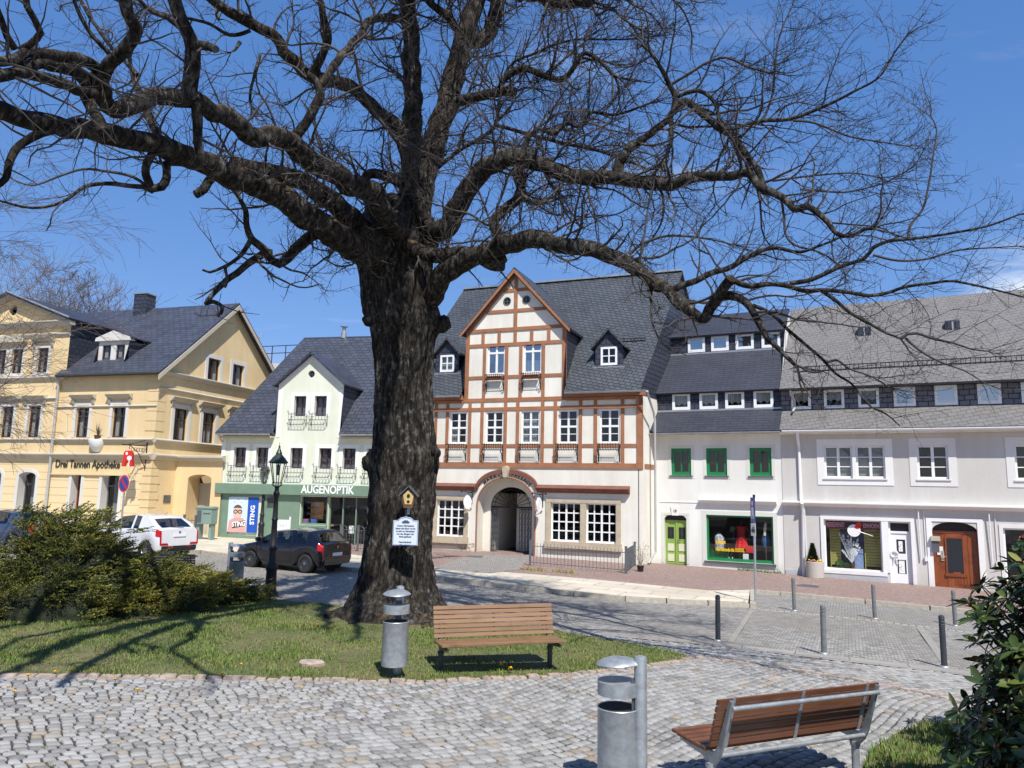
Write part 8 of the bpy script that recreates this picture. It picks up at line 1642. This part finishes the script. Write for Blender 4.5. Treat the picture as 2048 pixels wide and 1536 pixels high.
# ------------------------------------------------------------------ parked cars
def carpaint(name, c, rough=.25):
    m, nt, b = newmat(name); b.inputs['Base Color'].default_value = rgb(c); b.inputs['Roughness'].default_value = rough; b.inputs['Coat Weight'].default_value = .8; b.inputs['Coat Roughness'].default_value = .04; b.inputs['Metallic'].default_value = .15; return m
M['tyre'] = simple('tyre_rubber', (.022, .022, .022), .85, 0, .2); M['lamp_red'] = simple('red_lamp_glass', (.42, .008, .008), .15, 0, .05); M['lamp_clear'] = simple('clear_lamp_glass', (.55, .57, .6), .1, .3, .1); M['rim'] = simple('steel_rim', (.30, .30, .31), .35, .8, .1); M['rim_dark'] = simple('dark_rim', (.06, .06, .065), .4, .5, .1)
M['carglass'] = glassmat('car_glass', .32, .03)
def car(label, L, W, Hh, paint, roof, stern, bonnet, rim='rim', lower=None, group='cars parked along the far kerb', trim_low=False):
    """x: length (front at +L/2), y: width, z up. roof: [(x, z)] of the upper outline from nose to tail; belt line between body and glass"""
    t = proto('parked_car', label, 'car', group)
    xf, xr = L/2, -L/2; wb = .62*L; axf, axr = xf-.205*L, xf-.205*L-wb; zb = .20
    ws0, ws1, rf1, rw1 = roof          # windscreen foot, roof front, roof rear, rear window foot, each (x, z)
    belt = lambda x: ws0[1]-.03+.07*(ws0[0]-x)/(ws0[0]-rw1[0])
    def top(x):
        P = [(xf, .52), (xf-.03*L, .66), (xf-.08*L, bonnet-.08), ws0, ws1, ((ws1[0]+rf1[0])/2, Hh), rf1, rw1, (xr+.02, rw1[1]-.03), (xr, stern)]
        for (a, za), (b, zb_) in zip(P, P[1:]):
            if a >= x >= b: return za+(zb_-za)*(a-x)/max(a-b, 1e-6)
        return P[-1][1]
    xs = sorted({xf, xf-.015*L, xf-.03*L, xf-.055*L, xf-.08*L, xf-.14*L, ws0[0], ws1[0], rf1[0], rw1[0], xr, xr+.02, xr+.06, axf, axr, axf+.36, axf-.36, axr+.36, axr-.36, (ws0[0]+ws1[0])/2, (ws1[0]+rf1[0])/2, (rf1[0]+rw1[0])/2, rf1[0]*.78+rw1[0]*.22, rf1[0]*.08+rw1[0]*.92, (ws1[0]*.75+rf1[0]*.25), (ws1[0]*.25+rf1[0]*.75), (ws1[0]+rf1[0])/2-.09, (ws1[0]+rf1[0])/2+.03, rf1[0]+.12, rf1[0]+.34}, reverse=True)
    def section(x):
        u = (x-xr)/L; pl = min(1, (1-u)/.10); pr_ = min(1, u/.06); hw = W/2*(1-.20*(1-pl)**2-.09*(1-pr_)**2); zt = top(x); zb_l = belt(x); cab = ws0[0] >= x >= rw1[0]
        arch = 0
        for ax in (axf, axr):
            dd = abs(x-ax); arch = max(arch, sqrt(max(0, .37**2-dd*dd)) if dd < .37 else 0)
        zlow = max(zb, .31+arch-.03) if arch > .05 else zb+(.12*(1-pl)+.10*(1-pr_))
        if cab and zt > zb_l+.05:
            k = min(1, (zt-zb_l)/(Hh-zb_l)); tw = hw*(1-.22*k); return [(0, zlow), (hw*.93, zlow), (hw*.985, zlow+.10), (hw, (zlow+zb_l)*.5+.04), (hw*.985, zb_l-.05), (hw*.955, zb_l), (tw, zt-.045*k), (tw*.76, zt-.006), (0, zt+.012)]
        z1 = zt; return [(0, zlow), (hw*.93, zlow), (hw*.985, min(zlow+.10, z1-.1)), (hw, zlow+(z1-zlow)*.5), (hw*.985, z1-.10), (hw*.95, z1-.05), (hw*.88, z1-.02), (hw*.7, z1), (0, z1+.02)]
    secs = [section(x) for x in xs]; n = 9; body = MB(); gl = {}
    def vid(i, j, s): return None
    V_ = []; 
    for s in (1, -1):
        base = len(V_)
        for x, sc_ in zip(xs, secs): V_ += [(x, s*y, z) for y, z in sc_]
        for i in range(len(xs)-1):
            xm = (xs[i]+xs[i+1])/2; cab = ws0[0] > xm > rw1[0]
            for j in range(n-1):
                q = (base+i*n+j, base+i*n+j+1, base+(i+1)*n+j+1, base+(i+1)*n+j)
                kind = None
                if cab:
                    scr = ws0[0] >= xm >= ws1[0]; rear = rf1[0] >= xm >= rw1[0]
                    pillar = abs(xm-((ws1[0]+rf1[0])/2-.03)) < .061 or (rf1[0]+(.34 if trim_low else .12) > xm > rf1[0]) or xm < rf1[0]
                    if j == 5 and not pillar and not (rear and xm < (rf1[0]+rw1[0])/2) and not (scr and xm > (ws0[0]+ws1[0])/2): kind = 'side'
                    if j in (6, 7) and scr: kind = 'front'
                    if j == 7 and rear and rf1[0]*.8+rw1[0]*.2 > xm > rf1[0]*.07+rw1[0]*.93: kind = 'back'
                if kind:
                    key = kind if kind in ('front', 'back') else kind+('L' if s > 0 else 'R')+('f' if xm > (ws1[0]+rf1[0])/2-.03 else 'r'); gl.setdefault(key, []).append(q)
                else: body.f.append(q); body.m.append(0)
    # ends
    for e, i in ((0, 0), (1, len(xs)-1)):
        a = [0*0+i*n+j for j in range(n)]; b = [len(xs)*n+i*n+j for j in range(n)]; body.f.append(tuple(a+b[::-1][1:-1])); body.m.append(0)
    body.v = [Vector(v) for v in V_]; bo = body.build('body', paint, t, sharp=40, uv=False)
    for key, fs in gl.items():
        ids = sorted({k for f in fs for k in f}); mp = {k: i for i, k in enumerate(ids)}; m = MB(); m.v = [Vector(V_[k]) for k in ids]; m.f = [tuple(mp[k] for k in f) for f in fs]; m.m = [0]*len(fs)
        m.build({'front': 'windscreen', 'back': 'rear_window'}.get(key, 'side_window'), M['carglass'], t, uv=False)
    # cabin floor, seats
    m = MB(); m.box(rw1[0]+.1, ws0[0]-.1, -W/2+.14, W/2-.14, .35, .55); 
    for x in (.25, -.65):
        for y in (-.36, .36): m.box(x-.05+.0, x+.08, y-.22, y+.22, .5, 1.12); m.box(x-.03, x+.04, y-.12, y+.12, 1.12, 1.28)
    m.build('seats', M['dark_in'], t, bevel=.02)
    for ax in (axf, axr):
        for s in (1, -1):
            y = s*(W/2-.10); w = MB(); prof = [(.19, -.10), (.27, -.105), (.305, -.08), (.31, 0), (.305, .08), (.27, .105), (.19, .10)]; k = 28
            w.add([(ax+r*cos(2*pi*i/k), y+o, .31+r*sin(2*pi*i/k)) for r, o in prof for i in range(k)], [(a*k+i, a*k+(i+1) % k, (a+1)*k+(i+1) % k, (a+1)*k+i) for a in range(len(prof)-1) for i in range(k)]); wh = w.build('wheel', M['tyre'], t, uv=False)
            r = MB(); r.add([(ax+q*cos(2*pi*i/k), y+s*o, .31+q*sin(2*pi*i/k)) for q, o in ((.20, .09), (.19, .07), (.06, .085), (.0, .088)) for i in range(k)], [(a*k+i, a*k+(i+1) % k, (a+1)*k+(i+1) % k, (a+1)*k+i) for a in range(3) for i in range(k)]); r.build('rim', M[rim], wh, uv=False)
            if rim == 'rim_dark':
                c_ = MB(); c_.lathe([(.05, 0), (.05, .01), (.01, .015)], (0, 0, 0), 10); c_.v = [Vector((ax+v.x, y+s*(.088+v.z), .31+v.y)) for v in c_.v]; c_.build('hub_cap', M['rim'], wh, uv=False)
            a = MB(); a.add([(ax+q*cos(2*pi*i/k), s*(W/2-.30+o), .31+q*sin(2*pi*i/k)) for q, o in ((.365, .0), (.365, .285)) for i in range(k)], [(i, (i+1) % k, k+(i+1) % k, k+i) for i in range(k) if sin(2*pi*(i+.5)/k) > -.2]); a.add([(ax+.365*cos(2*pi*i/k), s*(W/2-.30), .31+.365*sin(2*pi*i/k)) for i in range(k)], [tuple(range(k))]); a.build('wheel_arch', M['black'], t, uv=False)
    hb = section(xr)[3][0]
    for s in (1, -1):
        m = MB(); st_ = [section(x) for x in (xr, xr+.02, xr+.06, xr+.13, xr+.20)]; xx_ = (xr, xr+.02, xr+.06, xr+.13, xr+.20); pts = []
        for x, q in zip(xx_, st_):
            lo, mi_, hi = Vector(q[3]).lerp(Vector(q[4]), .45), Vector(q[5]), Vector(q[5]).lerp(Vector(q[6]), .55)
            pts += [(x-.012, s*(v.x+.008), v.y) for v in (lo, Vector(q[4]), mi_, hi)]
        m.add(pts, [(i*4+j, i*4+j+1, i*4+5+j, i*4+4+j) for i in range(4) for j in range(3)]); q = st_[0]; m.add([(xr-.012, s*(q[3][0]*.55+.0), q[3][1]*.5+q[4][1]*.5), (xr-.012, s*q[4][0]*.62, q[5][1]), (xr-.012, s*(q[5][0]+.008), q[5][1]), (xr-.012, s*(q[4][0]+.008), q[3][1]*.5+q[4][1]*.5)], [(0,1,2,3)]) if trim_low else None
        m.build('tail_light', M['lamp_red'], t, uv=False)
        hf = section(xf-.03*L)[3][0]; m = MB(); m.add([(xf-.028*L, s*hf*.55, .68), (xf-.02*L, s*hf*.97, .60), (xf-.15*L, s*(W/2+.0), .78), (xf-.12*L, s*hf*.85, .80)], [(0,1,2,3)]); m.build('headlight', M['lamp_clear'], t, uv=False)
        m = MB(); x = ws0[0]-.28; m.box(x-.05, x+.09, s*(W/2+.01), s*(W/2+.20), ws0[1]+.02, ws0[1]+.17); m.build('mirror', paint, t, bevel=.03)
        m = MB(); x = (ws1[0]+rf1[0])/2+.05; m.box(x-.0, x+.2, s*(W/2-.004), s*(W/2+.022), belt(x)-.14, belt(x)-.105); m.build('door_handle', paint, t, bevel=.008)
        m = MB(); xx = (ws1[0]+rf1[0])/2-.03; m.box(xx-.005, xx+.005, s*(W/2-.02), s*(W/2+.003), .32, belt(xx)); m.box(ws0[0]-.10, ws0[0]-.09, s*(W/2-.02), s*(W/2+.003), .32, belt(ws0[0])-.03); m.box(xx, ws0[0]-.1, s*(W/2-.02), s*(W/2+.002), .315, .325); m.build('door_seam', M['black'], t)
    m = MB(); m.box(xr-.022, xr, -.26, .26, .56 if not trim_low else .80, .67 if not trim_low else .91); m.build('number_plate', M['white_plastic'], t)
    m = MB(); m.box(xr-.03, xr+.3, -W/2+.12, W/2-.12, zb+.06, .50); m.build('bumper', lower or paint, t, bevel=.04)
    m = MB(); m.box(xr-.034, xr-.028, -.5, -.3, .42, .46); m.box(xr-.034, xr-.028, .3, .5, .42, .46); m.build('reflector', M['lamp_red'], t)
    m = MB(); m.tube([((rf1[0])-.02, 0, Hh-.02), (rf1[0]-.12, 0, Hh+.10)], .006, 5); m.build('aerial', M['black'], t)
    m = MB(); m.box(rw1[0]+.12-.12, rf1[0]+.05, -.5, .5, .0, .0) if 0 else None
    m = MB(); m.tube([(rw1[0]-.02, -.25, rw1[1]+.03), (rw1[0]+.06, .25, rw1[1]+.06)], .009, 5); m.build('wiper', M['black'], t)
    m = MB(); m.lathe([(.045, 0), (.045, .012), (.02, .016)], n=14); m.v = [Vector((xr-.004-v.z, v.x, rw1[1]-.13+v.y)) for v in m.v]; m.build('badge', M['rim'], t)
    return t
def park(t, x, y, heading, ox=0):
    """heading: degrees the nose points to the left of straight ahead; x, y of the ground under the middle"""
    place(t, (x, y, G(x, y)), radians(90+heading))
blk = car('black hatchback parked at the far kerb behind the lamp post', 4.03, 1.69, 1.45, carpaint('black_paint', (.004, .004, .008)), ((1.0, .95), (.18, 1.37), (-1.42, 1.40), (-1.90, .99)), .55, .90, 'rim_dark')
park(blk, -6.98, 24.75, 64); blk.scale = (.90, .90, .90)
wht = car('white compact crossover with dark lower bumper partly behind the juniper', 4.4, 1.80, 1.62, carpaint('white_paint', (.75, .75, .75)), ((1.0, 1.06), (.25, 1.54), (-1.25, 1.56), (-2.06, 1.10)), .62, 1.0, 'rim', M['black'], trim_low=True)
park(wht, -12.95, 27.1, 60); wht.scale = (.90, .90, .88)
blu = car('blue grey saloon at the left edge behind the juniper', 4.4, 1.74, 1.46, carpaint('blue_grey_paint', (.055, .075, .14)), ((.95, .97), (.30, 1.40), (-1.15, 1.41), (-1.75, 1.03)), .60, .93, 'rim')
park(blu, -17.3, 26.3, 72); blu.scale = (.95, .95, .95)
# ------------------------------------------------------------------ camera, sun and sky
cd = bpy.data.cameras.new('camera'); cam = bpy.data.objects.new('camera', cd); col.objects.link(cam); sc.camera = cam
cd.sensor_width = 36; cd.sensor_fit = 'HORIZONTAL'; cd.lens = 36*F_PX/2048; cd.clip_end = 3000; cd.clip_start = .05
cam.matrix_world = Matrix(((_r.x, _u.x, -_f.x, CAM.x), (_r.y, _u.y, -_f.y, CAM.y), (_r.z, _u.z, -_f.z, CAM.z), (0, 0, 0, 1)))
EL = radians(54); SD = Vector((.28, -.96, 0)).normalized(); sun_dir = Vector((SD.x*cos(EL), SD.y*cos(EL), sin(EL)))
sl = bpy.data.lights.new('sun', 'SUN'); sl.energy = 4.9; sl.angle = radians(.53); sl.color = (1, .968, .92); so = bpy.data.objects.new('sun', sl); col.objects.link(so); so.rotation_euler = sun_dir.to_track_quat('Z', 'Y').to_euler()
wd = bpy.data.worlds.new('World'); sc.world = wd; wd.use_nodes = True; nt = wd.node_tree; bg = nt.nodes['Background']
sky = nt.nodes.new('ShaderNodeTexSky'); sky.sky_type = 'NISHITA'; sky.sun_disc = False; sky.sun_elevation = EL; sky.sun_rotation = atan2(SD.x, SD.y); sky.altitude = 400; sky.air_density = 1.0; sky.dust_density = .35; sky.ozone_density = 2.6
tc = nt.nodes.new('ShaderNodeTexCoord'); sp = nd(nt, 'ShaderNodeSeparateXYZ', {0: tc.outputs['Generated']})
# thin cloud: a few wisps overhead, a low bank far off
zc = math_(nt, 'MAXIMUM', sp.outputs[2], .05); pv = nd(nt, 'ShaderNodeCombineXYZ', {0: math_(nt, 'DIVIDE', sp.outputs[0], zc), 1: math_(nt, 'DIVIDE', sp.outputs[1], zc), 2: 0.0}).outputs[0]
w1 = noi(nt, nd(nt, 'ShaderNodeMapping', {'Vector': pv, 'Scale': (.9, 2.2, 1), 'Rotation': (0, 0, .5)}).outputs[0], .8, 8, .62)
f1 = ramp(nt, w1, [(.56, (0,0,0)), (.78, (.4,.4,.4))])
w2 = noi(nt, nd(nt, 'ShaderNodeMapping', {'Vector': tc.outputs['Generated'], 'Scale': (5, 5, 16)}).outputs[0], 1.2, 6, .6)
f2 = math_(nt, 'MULTIPLY', ramp(nt, w2, [(.46, (0,0,0)), (.6, (1,1,1))]), ramp(nt, sp.outputs[2], [(.22, (.9,.9,.9)), (.30, (0,0,0))]))
f2 = math_(nt, 'MULTIPLY', f2, ramp(nt, sp.outputs[0], [(.50, (0,0,0)), (.56, (1,1,1))]))
ff = math_(nt, 'MAXIMUM', math_(nt, 'MULTIPLY', f1, .6), f2)
hs = nd(nt, 'ShaderNodeHueSaturation', {'Saturation': 1.2, 'Value': 1.0, 'Color': sky.outputs[0]})
tint = mixc(nt, 1.0, hs.outputs[0], (1.16, 1.0, 1.10), 'MULTIPLY')
rv = nd(nt, 'ShaderNodeVectorMath', {0: ramp(nt, sp.outputs[2], [(.0, (1.0, 1.0, 1.0)), (.18, (.20, .415, .85)), (.42, (.125, .31, .74)), (.75, (.085, .235, .62)), (1.0, (.07, .20, .55))]), 'Scale': 8.6}, operation='SCALE').outputs[0]
tint = mixc(nt, .6, tint, rv)
nt.links.new(mixc(nt, ff, tint, (8.5, 9.0, 9.6)), bg.inputs[0]); bg.inputs[1].default_value = .095
sc.view_settings.view_transform = 'Standard'; sc.view_settings.look = 'None'; sc.view_settings.exposure = 0.34; sc.view_settings.gamma = 1
sc.cycles.max_bounces = 6; sc.cycles.transparent_max_bounces = 10; sc.cycles.sample_clamp_indirect = 6; sc.cycles.use_denoising = True
try: sc.cycles.denoiser = 'OPENIMAGEDENOISE'
except Exception: pass
sc.render.film_transparent = False
